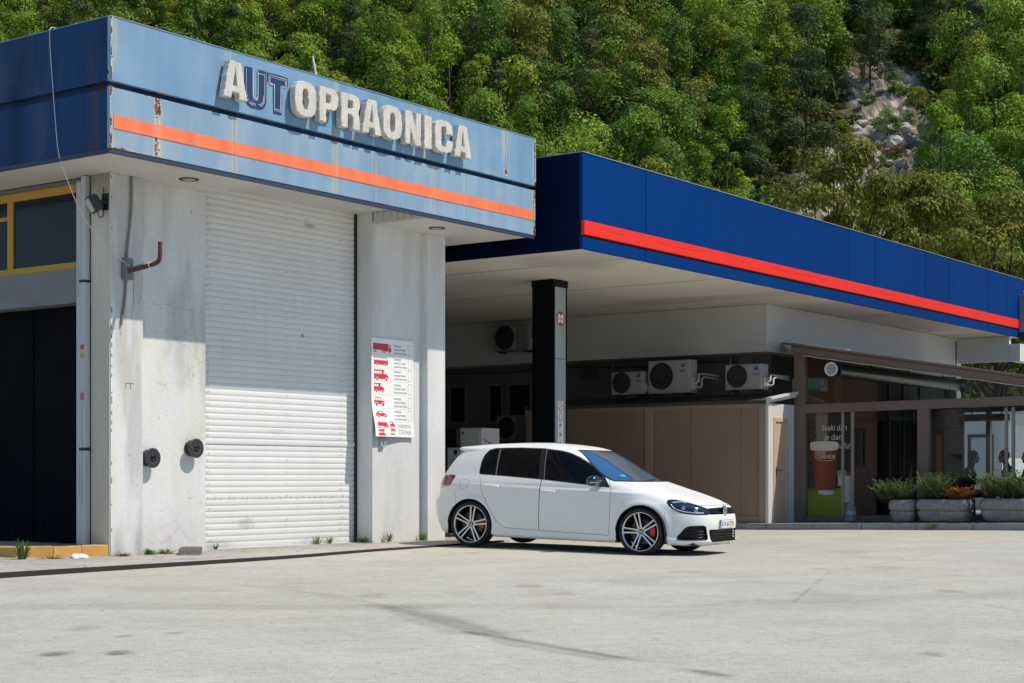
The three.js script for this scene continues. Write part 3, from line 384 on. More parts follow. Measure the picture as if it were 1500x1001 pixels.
  const n = (nx + 1) * (ny + 1), s = (o, rev) => { for (let j = 0; j < ny; j++) for (let i = 0; i < nx; i++) { const a = o + j * (nx + 1) + i, b = a + 1, c = a + nx + 1, d = c + 1; rev ? idx.push(a, c, b, b, c, d) : idx.push(a, b, c, b, d, c); } };
  const mk = (o, rev) => { idx.length = 0; s(0, rev); const g = new THREE.BufferGeometry(); g.setAttribute('position', new THREE.Float32BufferAttribute(pos.slice(o * 3, (o + n) * 3), 3)); g.setAttribute('uv', new THREE.Float32BufferAttribute(uv.slice(o * 2, (o + n) * 2), 2)); g.setIndex([...idx]); g.computeVertexNormals(); return g; };
  local(t, 'printed_sheet', mk(n, false), new THREE.MeshStandardMaterial({ map: board, roughness: 0.45 }));
  local(t, 'backing', mk(0, true), std(0.4, 0.06, 0.04, 0.7));
  const sw = thing('outdoor_switch', 'small grey switch box under the price board', 'switch', [18.16, 1.455, ZW]);
  part(sw, 'housing', bx(18.105, 18.215, 1.455, 1.585, ZW, ZW + 0.05, 0.01), std(0.42, 0.43, 0.43, 0.5)); part(sw, 'rocker', bx(18.14, 18.18, 1.49, 1.55, ZW + 0.05, ZW + 0.057, 0.002), std(0.2, 0.2, 0.21, 0.5));
  // hose couplings
  const coupling = (x, y, label) => {
    const c = thing('hose_reel', label, 'hose reel', [x, y, ZW], { group: 'black hose reels on the white wall' }), blk = std(0.022, 0.024, 0.027, 0.5);
    const up = (g) => { g.rotateX(Math.PI / 2); return g; };
    local(c, 'drum', up(lathe([[0.001, 0], [0.1, 0], [0.105, 0.012], [0.075, 0.02], [0.072, 0.1]], 28)), blk);
    local(c, 'flange', up(lathe([[0.052, 0.098], [0.118, 0.098], [0.124, 0.104], [0.124, 0.116], [0.118, 0.122], [0.05, 0.122], [0.05, 0.1]], 36)), std(0.05, 0.053, 0.058, 0.45));
    const sl = []; for (let k = 0; k < 16; k++) { const g = bx(0.075, 0.112, -0.006, 0.006, 0.121, 0.125); g.rotateZ(k * Math.PI / 8); sl.push(g); } local(c, 'slots', sl, std(0.008, 0.008, 0.009, 0.6));
    local(c, 'hub', up(lathe([[0.001, 0.112], [0.018, 0.112], [0.02, 0.128], [0.03, 0.132], [0.046, 0.128], [0.05, 0.1]], 20)), std(0.006, 0.006, 0.007, 0.35));
    const f = []; for (let k = 0; k < 6; k++) { const g = bx(0.018, 0.048, -0.005, 0.005, 0.118, 0.132); g.rotateZ(k * Math.PI / 3 + 0.3); f.push(g); } local(c, 'hub_fins', f, std(0.02, 0.02, 0.022, 0.4)); return c;
  };
  coupling(13.72, 1.255, 'black hose reel on the white wall, left of the pair near the column'); coupling(14.44, 1.385, 'black hose reel on the white wall, beside the roller shutter');
  // rusty pipe arm out of a grey junction box
  const arm = thing('rusty_pipe', 'rusty bent pipe arm sticking out of a grey box high on the wall', 'pipe', [13.28, 3.4, ZC]);
  part(arm, 'junction_box', bx(13.21, 13.33, 3.4, 3.66, ZC - 0.0, ZC + 0.09, 0.01), std(0.17, 0.19, 0.21, 0.5));
  part(arm, 'pipe', tube([[13.27, 3.5, ZC + 0.08], [13.28, 3.53, ZC + 0.3], [13.28, 3.56, ZC + 0.52], [13.28, 3.585, ZC + 0.585], [13.28, 3.64, ZC + 0.61], [13.28, 3.81, ZC + 0.615]], 0.027, 40, 12), rusty);
  part(arm, 'pipe_mouth', bar([13.28, 3.805, ZC + 0.615], [13.28, 3.812, ZC + 0.615], 0.021), darkMetal);
  const coil = []; for (let k = 0; k <= 90; k++) { const a = k * 0.55; coil.push([13.275 + 0.033 * Math.cos(a), 3.515 + 0.0003 * k + 0.033 * Math.sin(a), ZC + 0.12 + k * 0.0026]); }
  part(arm, 'wire_winding', [tube(coil, 0.004, 260, 4), tube([[13.24, 3.47, ZC + 0.2], [13.26, 3.3, ZC + 0.17], [13.28, 3.1, ZC + 0.14], [13.26, 2.92, ZC + 0.12]], 0.004, 20, 4), tube([[13.28, 3.45, ZC + 0.3], [13.31, 3.3, ZC + 0.27], [13.29, 3.1, ZC + 0.22]], 0.003, 20, 4)], std(0.14, 0.14, 0.15, 0.5));
  part(arm, 'cable_tie', new THREE.TorusGeometry(0.034, 0.005, 6, 16).translate(13.28, 3.55, ZC + 0.45), std(0.7, 0.7, 0.68, 0.5));
  // conduit, thin cable over the roof edge
  single('conduit', tube([[13.36, SOF, ZC + 0.02], [13.355, 4.3, ZC + 0.02], [13.33, 4.1, ZC + 0.025], [13.28, 3.72, ZC + 0.025], [13.275, 3.5, ZC + 0.02], [13.26, 3.2, ZC + 0.015], [13.2, 2.85, ZC + 0.015]], 0.016, 40, 8), std(0.22, 0.2, 0.18, 0.7), 'dull grey cable conduit running down the corner column from the soffit', 'conduit');
  single('white_cable', tube([[XF + 0.3, TOP + 0.03, -15.4], [XF + 0.02, TOP + 0.04, -15.38], [XF - 0.012, TOP - 0.05, -15.36], [XF - 0.014, 5.3, -15.28], [XF - 0.012, 4.72, -15.2], [XF + 0.05, 4.6, -15.22], [12.6, 4.1, -15.36], [13.0, 3.75, -15.39], [13.27, 3.56, ZC + 0.1]], 0.0052, 90, 6), std(0.62, 0.62, 0.6, 0.6), 'thin white cable hanging over the dark blue side fascia to the corner column', 'cable');
  // floodlight
  const fl = thing('floodlight', 'grey floodlight bracketed to the corner column under the soffit', 'floodlight', [12.88, 4.28, -15.5]);
  const tilt = (g) => { g.rotateX(0.5); g.rotateY(-2.1); return g; };
  local(fl, 'housing', tilt(merge([bx(-0.13, 0.13, -0.1, 0.1, -0.04, 0.05, 0.012), ...[-0.08, -0.04, 0, 0.04, 0.08].map((x) => bx(x - 0.006, x + 0.006, -0.08, 0.08, -0.07, -0.04))])), std(0.03, 0.032, 0.036, 0.5));
  local(fl, 'lens', tilt(bx(-0.11, 0.11, -0.08, 0.08, 0.05, 0.056)), std(0.55, 0.58, 0.6, 0.15));
  part(fl, 'bracket', [bar([12.9, 4.3, -15.46], [13.05, 4.33, -15.46], 0.014), bar([12.88, 4.3, -15.36], [13.05, 4.3, -15.46], 0.012), bx(13.02, 13.045, 4.22, 4.42, -15.52, -15.42)], darkMetal);
  part(fl, 'cord', tube([[12.9, 4.22, -15.46], [12.92, 4.12, -15.45], [12.99, 4.15, -15.46], [13.01, 4.3, -15.5], [13.03, 4.5, -15.5]], 0.006, 24, 5), darkMetal);
  // recessed soffit lamps with rusty rims
  for (const [x, label] of [[13.9, 'round recessed soffit lamp with rusty rim, above the corner column wall'], [18.76, 'round recessed soffit lamp with rusty rim, above the price board wall']]) {
    const l = thing('soffit_lamp', label, 'lamp', [x, SOF, -14.96], { group: 'recessed lamps in the car wash soffit' });
    local(l, 'rim', lathe([[0.088, 0.0], [0.09, -0.012], [0.118, -0.012], [0.124, -0.002], [0.124, 0.002]], 32), rusty); local(l, 'diffuser', lathe([[0.001, -0.02], [0.05, -0.017], [0.088, -0.004]], 24), std(0.36, 0.36, 0.34, 0.3));
  }
  // downpipe
  const dp = thing('downpipe', 'white square downpipe with stickers between the corner column and the dark door', 'downpipe', [13.0, 0.19, -15.78]);
  const dmat = mapped(mapTex(-16, -15.5, 0, 5, 64, 640, (z, y, o) => { const v = 0.52 + 0.12 * (fbm(z * 12, y * 0.8, 4) - 0.5); const st = smooth(0.62, 0.75, fbm(z * 30, y * 2, 3)); o[0] = v * (1 - 0.25 * st); o[1] = v * (1 - 0.28 * st); o[2] = v * (1 - 0.32 * st); return o; }), 0.55);
  part(dp, 'pipe', [bx(12.955, 13.045, 0.2, 3.4, -15.845, -15.755, 0.014), bx(12.965, 13.04, 3.38, 4.66, -15.84, -15.76, 0.012), bx(12.975, 13.045, 0.2, 4.6, -15.935, -15.85, 0.006)], dmat);
  part(dp, 'clamp', bx(12.945, 13.05, 1.34, 1.375, -15.85, -15.745, 0.004), darkMetal); part(dp, 'clamp', bx(12.945, 13.05, 3.37, 3.4, -15.85, -15.75, 0.004), darkMetal);
  const st = (y, h, col, z0 = -15.835, z1 = -15.765) => part(dp, 'sticker', bx(12.952, 12.956, y, y + h, z0, z1), col);
  st(2.56, 0.06, std(0.55, 0.1, 0.06, 0.5)); st(2.46, 0.06, std(0.5, 0.36, 0.05, 0.5)); st(1.95, 0.09, std(0.5, 0.12, 0.22, 0.5));
  // stick on the roof
  single('roof_rod', bar([15.82, 6.1, -14.6], [15.74, 6.5, -14.62], 0.018, 0.015), std(0.7, 0.72, 0.72, 0.5), 'short white rod sticking up behind the blue fascia above the lettering', 'rod');
  single('cable_loop', new THREE.TorusGeometry(0.13, 0.006, 6, 28).rotateY(1.2).translate(19.56, 1.95, -15.6), std(0.5, 0.5, 0.5, 0.6), 'loop of grey cable hanging at the right edge of the car wash column', 'cable');
}
// ---------------------------------------------------------------- small things at the foot of the walls
{
  const slab = prism([[-0.26, 0], [0.24, 0], [0.3, 0.05], [0.24, 0.085], [-0.12, 0.08], [-0.2, 0.05]], 'z', -0.13, 0.13, 0.012); slab.rotateY(0.75); slab.translate(14.05, land(14.05, -15.1) + 0.045, -15.1);
  single('broken_slab', slab, mapped(mapTex(0, 0.5, 0, 0.5, 128, 128, (x, y, o) => { const v = 0.06 + 0.08 * fbm(x * 30, y * 30, 4); o[0] = v * 1.2; o[1] = v; o[2] = v * 0.9; return o; }), 0.95), 'broken brown stone slab lying at the foot of the white wall', 'stone');
  const rag = new THREE.SphereGeometry(0.09, 18, 12), p = rag.attributes.position; for (let i = 0; i < p.count; i++) { const k = 0.75 + 0.5 * fbm(p.getX(i) * 30 + 5, p.getZ(i) * 30 + p.getY(i) * 20, 3); p.setXYZ(i, p.getX(i) * k * 1.3, Math.max(0, p.getY(i) * 0.6 * k), p.getZ(i) * k); } rag.computeVertexNormals(); rag.translate(12.5, land(12.5, -15.2) + 0.05, -15.3);
  single('white_rag', rag, std(0.7, 0.69, 0.66, 0.9), 'crumpled white rag before the yellow kerb', 'rag');
  const tuft = (x, z, h, n, col, seed, spread = 0.12) => { const r = rngOf(seed), pos = []; for (let k = 0; k < n; k++) { const a = r() * 6.28, d = spread * (0.3 + r()), b = [Math.cos(a) * d * 0.25, 0, Math.sin(a) * d * 0.25], t = [Math.cos(a) * d, h * (0.4 + 0.7 * r()), Math.sin(a) * d], w = 0.003 + 0.0045 * r(), m = [(b[0] + t[0]) / 2 + 0.01, t[1] * 0.6, (b[2] + t[2]) / 2], c = Math.cos(a + 1.57) * w, s = Math.sin(a + 1.57) * w; pos.push(b[0] - c, 0, b[2] - s, b[0] + c, 0, b[2] + s, m[0] + c, m[1], m[2] + s, b[0] - c, 0, b[2] - s, m[0] + c, m[1], m[2] + s, m[0] - c, m[1], m[2] - s, m[0] - c, m[1], m[2] - s, m[0] + c, m[1], m[2] + s, ...t); } const g = new THREE.BufferGeometry(); g.setAttribute('position', new THREE.Float32BufferAttribute(pos, 3)); g.computeVertexNormals(); g.translate(x, land(x, z) + 0.04, z); return g; };
  const green = phys(0.09, 0.17, 0.03, 0.8, { side: THREE.DoubleSide }), dry = phys(0.2, 0.13, 0.05, 0.9, { side: THREE.DoubleSide }), pale = phys(0.15, 0.2, 0.06, 0.8, { side: THREE.DoubleSide });
  [[11.85, -15.5, 0.24, 60, green, 'bright green grass tuft at the foot of the yellow kerb', 0.12], [13.62, -15.36, 0.12, 36, green, 'small green weed where the white column meets the pavement', 0.14], [13.9, -15.4, 0.1, 40, pale, 'low weeds and dry stalks left of the broken stone slab', 0.22], [13.15, -15.3, 0.08, 36, dry, 'dry brown stalks at the end of the yellow kerb', 0.16], [12.2, -15.4, 0.08, 30, dry, 'dry brown stalks along the yellow kerb beside the rag', 0.2], [15.1, -15.75, 0.14, 14, green, 'thin weed at the left end of the shutter foot', 0.06], [17.1, -15.78, 0.16, 14, pale, 'thin weed before the shutter foot, right of its middle', 0.08], [17.35, -15.78, 0.15, 12, pale, 'thin weed before the shutter foot near its right end', 0.07], [17.95, -15.65, 0.12, 44, pale, 'bushy weeds in the corner between shutter and right wall', 0.2], [18.25, -15.45, 0.2, 22, green, 'green weed under the price board wall', 0.09], [19.0, -15.42, 0.16, 26, green, 'round green weed at the foot of the right column', 0.08], [28.26, -11.15, 0.1, 30, green, 'little green weed growing out of the kerb joint before the planters', 0.12]].forEach(([x, z, h, n, m, label, sp], i) => single('weed', tuft(x, z, h * (i ? 0.75 : 1), Math.round(n * 1.8), m, i + 3, sp), m, label, 'weed'));
}
// ---------------------------------------------------------------- fuel station: canopy, post, shop
const XK = 20.79, ZK = -13.747, YK = 4.493, YT = 5.962, XR = 40.85;
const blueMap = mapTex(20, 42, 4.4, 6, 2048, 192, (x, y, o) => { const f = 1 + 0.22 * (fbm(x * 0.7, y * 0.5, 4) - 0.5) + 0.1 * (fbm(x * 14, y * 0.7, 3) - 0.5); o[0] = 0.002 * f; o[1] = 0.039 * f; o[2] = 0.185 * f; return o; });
const wavy = mapTex(0, 1.3, 0, 1.5, 256, 256, (x, y) => 0.5 + 0.35 * Math.sin(y * 40 + 5 * Math.sin(x * 4.83)) * smooth(0.2, 0.6, noise(x * 2, y * 3)), false);
const blueMat = new THREE.MeshPhysicalMaterial({ map: blueMap, roughness: 0.4, specularIntensity: 0.06, clearcoat: 0.04, clearcoatRoughness: 0.04, bumpMap: wavy, bumpScale: 0.0009 });
const shadedBlue = phys(0.001, 0.006, 0.032, 0.5, { specularIntensity: 0.15 });  // canopy blue again, with the shade of the side put into the colour
const redStripe = mapped(mapTex(20, 42, 4.6, 5, 1024, 64, (x, y, o) => { const f = 1 + 0.12 * (fbm(x * 2, y * 3, 3) - 0.5), scr = Math.abs(y - 4.84 + 0.012 * Math.sin(x * 3)) < 0.004 && noise(x * 1.2, 3) > 0.62 ? 0.45 : 1; o[0] = 0.86 * f * scr; o[1] = 0.028 * f * scr; o[2] = 0.012 * f * scr; return o; }), 0.4);
const canopy = thing('fuel_station_canopy', 'long navy blue fuel station canopy with a red stripe and white ceiling', 'canopy', [30, 0, -20]);
{
  part(canopy, 'roof', bx(XK + 0.1, XR - 0.02, YK + 0.12, YT - 0.06, -30, ZK - 0.12), navy);
  const S = [XK, 22.635, 27.825, 30.43, 31.7, 33.06, 34.42, 35.8, 37.1, 38.3, 39.6, XR];
  for (let i = 1; i < S.length; i++) { const w = 0.003 * ((i * 7) % 3 - 1); part(canopy, 'fascia_panel', bx(S[i - 1] + (i > 1 ? 0.005 : 0), S[i] - 0.005, 4.93, YT, ZK - 0.06, ZK + w, 0.006), blueMat); part(canopy, 'lower_fascia_panel', bx(S[i - 1] + (i > 1 ? 0.004 : 0), S[i] - 0.004, YK, 4.672, ZK - 0.06, ZK + w, 0.006), blueMat); }
  part(canopy, 'gap_light_blocker', bx(XE + 0.012, XK + 0.004, 5.0, 5.02, -28, -14.75), std(0.1, 0.11, 0.13, 0.6));  // added strip over the slit between roofs, keeps sky light out below
  part(canopy, 'stripe_backing', bx(XK + 0.01, XR, 4.66, 4.94, ZK - 0.1, ZK - 0.045), std(0.006, 0.008, 0.014, 0.6));
  part(canopy, 'stripe', bx(XK + 0.02, XR - 0.2, 4.712, 4.928, ZK - 0.04, ZK + 0.022, 0.006), redStripe);
  for (const [a, b] of [[-16.6, ZK - 0.062], [-20.5, -16.605], [-25, -20.505], [-30, -25.005]]) part(canopy, 'side_panel', bx(XK + 0.003, XK + 0.05, YK, YT, a, b), shadedBlue);
  part(canopy, 'roof_flashing', [bx(XK - 0.01, XR, YT, YT + 0.014, ZK - 0.14, ZK + 0.012), bx(XK - 0.008, XK + 0.12, YT, YT + 0.014, -30, ZK - 0.14)], std(0.3, 0.34, 0.42, 0.4, { metalness: 0.3 }));
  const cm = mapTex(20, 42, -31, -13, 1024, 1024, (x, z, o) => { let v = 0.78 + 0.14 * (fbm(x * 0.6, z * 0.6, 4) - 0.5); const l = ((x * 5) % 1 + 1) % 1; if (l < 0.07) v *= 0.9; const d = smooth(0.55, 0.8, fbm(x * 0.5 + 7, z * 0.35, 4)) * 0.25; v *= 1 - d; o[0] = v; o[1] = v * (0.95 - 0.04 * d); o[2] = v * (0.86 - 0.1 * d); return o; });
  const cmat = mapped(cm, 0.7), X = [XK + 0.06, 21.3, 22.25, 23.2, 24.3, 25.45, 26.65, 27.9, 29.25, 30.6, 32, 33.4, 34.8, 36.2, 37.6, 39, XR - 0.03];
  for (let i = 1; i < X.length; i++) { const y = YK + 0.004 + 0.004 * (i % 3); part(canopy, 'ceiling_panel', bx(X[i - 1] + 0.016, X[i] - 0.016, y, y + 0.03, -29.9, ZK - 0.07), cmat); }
  part(canopy, 'ceiling_void', bx(XK + 0.06, XR - 0.05, YK + 0.06, YK + 0.08, -29.9, ZK - 0.08), std(0.02, 0.02, 0.02, 0.9));
  // post with a pale front panel
  const pm = phys(0.004, 0.005, 0.007, 0.5, { specularIntensity: 0.3 }), gm = mapped(mapTex(23.6, 24.3, 0, 4.5, 128, 512, (x, y, o) => { const v = 0.4 + 0.1 * (fbm(x * 6, y * 0.8, 4) - 0.5); o[0] = v * 0.9; o[1] = v; o[2] = v * 1.04; return o; }), 0.45);
  const post = part(canopy, 'post', [bx(23.713, 24.142, 0, YK + 0.004, -16.757, -16.288, 0.012), bx(23.705, 24.152, 4.37, 4.49, -16.765, -16.28, 0.006)], pm);
  part(post, 'front_panel', [bx(23.748, 24.068, 0.1, 3.098, -16.29, -16.276, 0.004), bx(23.748, 24.068, 3.106, 4.365, -16.29, -16.276, 0.004)], gm);
  part(canopy, 'post', [bx(40.2, 40.62, 0, YK + 0.004, -15.9, -15.45, 0.01)], pm); part(canopy, 'post', bx(40.65, 40.95, 0, YK, -15.6, -15.4, 0.01), std(0.25, 0.28, 0.28, 0.5));
  part(canopy, 'end_wall', [bx(40.0, 40.12, 3.87, YK - 0.002, -15.14, ZK - 0.07), bx(40.0, 44, 3.87, 4.3, ZK - 0.06, ZK + 0.2)], std(0.66, 0.65, 0.6, 0.7));
  const box = thing('light_box_sign', 'pale grey sign box fixed to the far end of the blue canopy fascia', 'sign', [40.9, 4.43, ZK]);
  part(box, 'frame', bx(40.5, 42.4, 4.43, 5.56, ZK + 0.004, ZK + 0.22, 0.01), std(0.2, 0.25, 0.33, 0.4)); part(box, 'face', bx(40.56, 42.34, 4.49, 5.5, ZK + 0.22, ZK + 0.226), std(0.6, 0.62, 0.62, 0.3)); part(box, 'side_trim', bx(40.485, 40.5, 4.4, 4.62, ZK + 0.02, ZK + 0.2), darkMetal);
  // height limit sign and pasted strip
  const hs = thing('height_limit_sign', 'round 4.3 m height limit sign on the canopy post', 'sign', [23.9, 3.81, -16.274]);
  const ht = canvasTex(256, 256, (c) => { c.fillStyle = '#c0162a'; c.beginPath(); c.arc(128, 128, 128, 0, 7); c.fill(); c.fillStyle = '#efece4'; c.beginPath(); c.arc(128, 128, 98, 0, 7); c.fill(); c.fillStyle = '#15151a'; c.beginPath(); c.moveTo(88, 34); c.lineTo(168, 34); c.lineTo(128, 78); c.fill(); c.beginPath(); c.moveTo(88, 222); c.lineTo(168, 222); c.lineTo(128, 178); c.fill(); c.font = 'bold 76px sans-serif'; c.textAlign = 'center'; c.fillText('4,3 m', 128, 155, 176); });
  const dg = new THREE.CircleGeometry(0.128, 40); dg.translate(0, 0, 0.008); local(hs, 'face', dg, new THREE.MeshStandardMaterial({ map: ht, roughness: 0.4 })); const dr = new THREE.CylinderGeometry(0.13, 0.13, 0.008, 40); dr.rotateX(Math.PI / 2); dr.translate(0, 0, 0.003); local(hs, 'plate', dr, std(0.4, 0.4, 0.4, 0.4));
  const pt = canvasTex(128, 480, (c, W, H) => { c.fillStyle = '#e6e2e4'; c.fillRect(0, 0, W, H); c.strokeStyle = '#c23a4e'; c.lineWidth = 9; c.beginPath(); c.arc(64, 62, 44, 0, 7); c.stroke(); c.beginPath(); c.moveTo(34, 92); c.lineTo(94, 32); c.stroke(); c.beginPath(); c.arc(64, 168, 40, 0, 7); c.stroke(); c.fillStyle = '#33333c'; c.save(); c.translate(64, 250); for (const y of [0, 100, 190]) { c.save(); c.translate(0, y); c.rotate(0.5); c.fillRect(-22, -14, 44, 10); c.fillRect(-8, -14, 12, 38); c.fillRect(-26, 4, 20, 8); c.restore(); } c.restore(); });
  const ps = thing('warning_strip', 'narrow pasted warning strip with pictograms low on the canopy post', 'sticker', [23.9, 1.5, -16.274]); const pg = new THREE.PlaneGeometry(0.18, 0.82); pg.translate(0, 0.45, 0.004); local(ps, 'print', pg, new THREE.MeshStandardMaterial({ map: pt, roughness: 0.5 })); local(ps, 'film', bx(-0.09, 0.09, 0.04, 0.86, 0, 0.002), std(0.7, 0.7, 0.7, 0.5));
}
// the shop behind and under the canopy
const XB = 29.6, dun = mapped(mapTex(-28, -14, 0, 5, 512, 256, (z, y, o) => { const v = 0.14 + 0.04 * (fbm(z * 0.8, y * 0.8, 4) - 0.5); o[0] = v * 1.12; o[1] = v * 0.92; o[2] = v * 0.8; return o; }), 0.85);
const cream = mapped(mapTex(-28, 41, 3.4, 4.6, 1024, 64, (x, y, o) => { const v = 0.55 + 0.08 * (fbm(x * 0.9, y * 2, 4) - 0.5); o[0] = v; o[1] = v * 0.985; o[2] = v * 0.95; return o; }), 0.75);
{
  const shop = thing('station_shop', 'low station shop under the canopy with a pale overhanging fascia band', 'building', [34, 0, -20]);
  part(shop, 'overhang', [bx(XB, XB + 0.12, 3.535, YK - 0.004, -28, -15.15), bx(XB + 0.12, 39.9, 3.535, YK - 0.004, -15.27, -15.15), bx(XB + 0.12, 39.9, 3.535, 3.6, -28, -15.27)], cream);
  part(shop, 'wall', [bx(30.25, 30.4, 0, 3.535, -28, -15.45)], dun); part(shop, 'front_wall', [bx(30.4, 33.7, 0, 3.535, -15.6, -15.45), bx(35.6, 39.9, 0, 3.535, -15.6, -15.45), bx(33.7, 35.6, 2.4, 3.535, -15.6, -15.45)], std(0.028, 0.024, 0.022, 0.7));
  part(shop, 'back_wall', [bx(19.6, 30.25, 0, YK, -26.2, -26), bx(30.4, 40, 0, YK, -28.1, -28), bx(39.8, 39.9, 0, YK, -28, -15.6)], dun);
  part(shop, 'column', bx(30.12, 30.25, 0, 3.53, -16.05, -15.75), std(0.16, 0.14, 0.14, 0.8));
  for (const [z0, z1] of [[-23.75, -23.2], [-22.6, -22.15], [-22.05, -21.35], [-21.2, -20.5]]) { const w = part(shop, 'window', [bx(30.2, 30.25, 2.24, 3.16, z0, z0 + 0.06), bx(30.2, 30.25, 2.24, 3.16, z1 - 0.06, z1), bx(30.2, 30.25, 3.1, 3.16, z0 + 0.06, z1 - 0.06), bx(30.2, 30.25, 2.24, 2.3, z0 + 0.06, z1 - 0.06)], std(0.2, 0.16, 0.12, 0.6)); part(w, 'pane', bx(30.235, 30.247, 2.3, 3.1, z0 + 0.06, z1 - 0.06), phys(0.01, 0.01, 0.01, 0.1)); }
  const vt = part(shop, 'vent_grille', [bx(30.2, 30.25, 3.17, 3.46, -20.03, -19.99), bx(30.2, 30.25, 3.17, 3.46, -19.6, -19.56), bx(30.2, 30.25, 3.42, 3.46, -19.99, -19.6), bx(30.2, 30.25, 3.17, 3.21, -19.99, -19.6)], std(0.09, 0.085, 0.08, 0.6)); part(vt, 'louvre', [0, 1, 2, 3, 4].map((k) => bx(30.22, 30.245, 3.23 + k * 0.04, 3.25 + k * 0.04, -19.99, -19.6)), std(0.05, 0.05, 0.05, 0.6));
  part(shop, 'wall_lamp', [prism([[-15.0, 3.55], [-14.9, 3.57], [-15.04, 3.75]], 'x', 29.9, 30.0).translate(0.3, 0.02, -0.12)], std(0.2, 0.22, 0.24, 0.4));
}
// brown sheet metal store room against the shop
{
  const shed = thing('metal_shed', 'brown sheet metal store room under the canopy with a door on its sunlit end', 'shed', [29, 0, -17]);
  const y0 = 0.1, skin = mapped(mapTex(-21, -14, 0, 3, 512, 256, (z, y, o) => { const v = 0.27 + 0.05 * (fbm(z * 1.2, y * 0.8, 4) - 0.5) + 0.02 * (noise(z * 40, y) - 0.5); o[0] = v * 1.05; o[1] = v * 0.73; o[2] = v * 0.54; return o; }), 0.5, { bumpMap: mapTex(0, 0.25, 0, 1, 64, 16, (x) => smooth(0.1, 0.2, Math.abs(x / 0.25 - 0.5)) , false), bumpScale: 0.0007 });
  const trim = std(0.32, 0.25, 0.205, 0.5), white = mapped(mapTex(28, 30, 0, 3, 128, 192, (x, y, o) => { const v = 0.68 + 0.1 * (fbm(x * 5, y * 1.5, 4) - 0.5); o[0] = v; o[1] = v * 0.97; o[2] = v * 0.92; return o; }), 0.55);
  part(shed, 'core', bx(28.52, 30.2, y0, 2.42, -20.3, -14.6), std(0.1, 0.08, 0.07, 0.8));
  const Z = [-20.3, -19.3, -18.3, -17.32, -17.13, -16.26, -15.15, -14.74];
  for (let i = 1; i < Z.length; i++) if (i !== 4) part(shed, 'panel', bx(28.49, 28.515, y0 + 0.16, 2.36, Z[i - 1] + 0.004, Z[i] - 0.004, 0.003), skin);
  part(shed, 'frame', [bx(28.465, 28.515, y0, 2.44, -17.316, -17.134, 0.006), bx(28.465, 28.515, y0, 2.44, -14.736, -14.6, 0.006), bx(28.47, 28.515, 2.36, 2.44, -20.3, -17.32), bx(28.47, 28.515, 2.36, 2.44, -17.13, -14.74), bx(28.47, 28.515, y0, y0 + 0.155, -20.3, -17.32), bx(28.47, 28.515, y0, y0 + 0.155, -17.13, -14.74)], trim);
  part(shed, 'corner_post', bx(28.465, 28.62, y0, 2.44, -14.596, -14.53, 0.006), white);
  part(shed, 'end_wall', [bx(28.624, 28.7, y0, 2.44, -14.6, -14.545), bx(29.32, 29.6, y0, 2.44, -14.6, -14.545), bx(28.7, 29.32, 2.17, 2.44, -14.6, -14.545)], white);
  const peach = std(0.62, 0.42, 0.29, 0.5);
  part(shed, 'door_frame', [bx(28.7, 28.775, y0, 2.17, -14.6, -14.53, 0.004), bx(29.245, 29.32, y0, 2.17, -14.6, -14.53, 0.004), bx(28.775, 29.245, 2.09, 2.17, -14.6, -14.53, 0.004)], peach);
  const door = part(shed, 'door', bx(28.78, 29.24, y0 + 0.03, 2.085, -14.6, -14.553, 0.004), peach); part(door, 'handle', [bx(28.815, 28.845, 1.02, 1.2, -14.553, -14.545), bar([28.83, 1.14, -14.545], [28.83, 1.14, -14.5], 0.008), bar([28.83, 1.14, -14.5], [28.94, 1.14, -14.5], 0.008)], darkMetal);
  part(shed, 'hinge', [bx(29.33, 29.36, 1.78, 1.88, -14.545, -14.5), bx(29.33, 29.36, 0.45, 0.55, -14.545, -14.5)], std(0.5, 0.5, 0.5, 0.4));
  part(shed, 'roof_trim', [prism([[28.42, 2.44], [29.6, 2.6], [29.6, 2.66], [28.42, 2.5]], 'z', -14.56, -14.49), prism([[28.44, 2.505], [29.6, 2.665], [29.6, 2.71], [28.44, 2.55]], 'z', -14.56, -14.45)], white);
  part(shed, 'roof', prism([[28.43, 2.44], [30.2, 2.66], [30.2, 2.72], [28.43, 2.5]], 'z', -20.3, -14.57), std(0.06, 0.055, 0.05, 0.8));
  part(shed, 'gutter_cable', tube([[28.46, 2.52, -20], [28.45, 2.53, -18.5], [28.455, 2.515, -17], [28.45, 2.54, -15.5], [28.46, 2.53, -14.7]], 0.012, 30, 6), darkMetal);
}
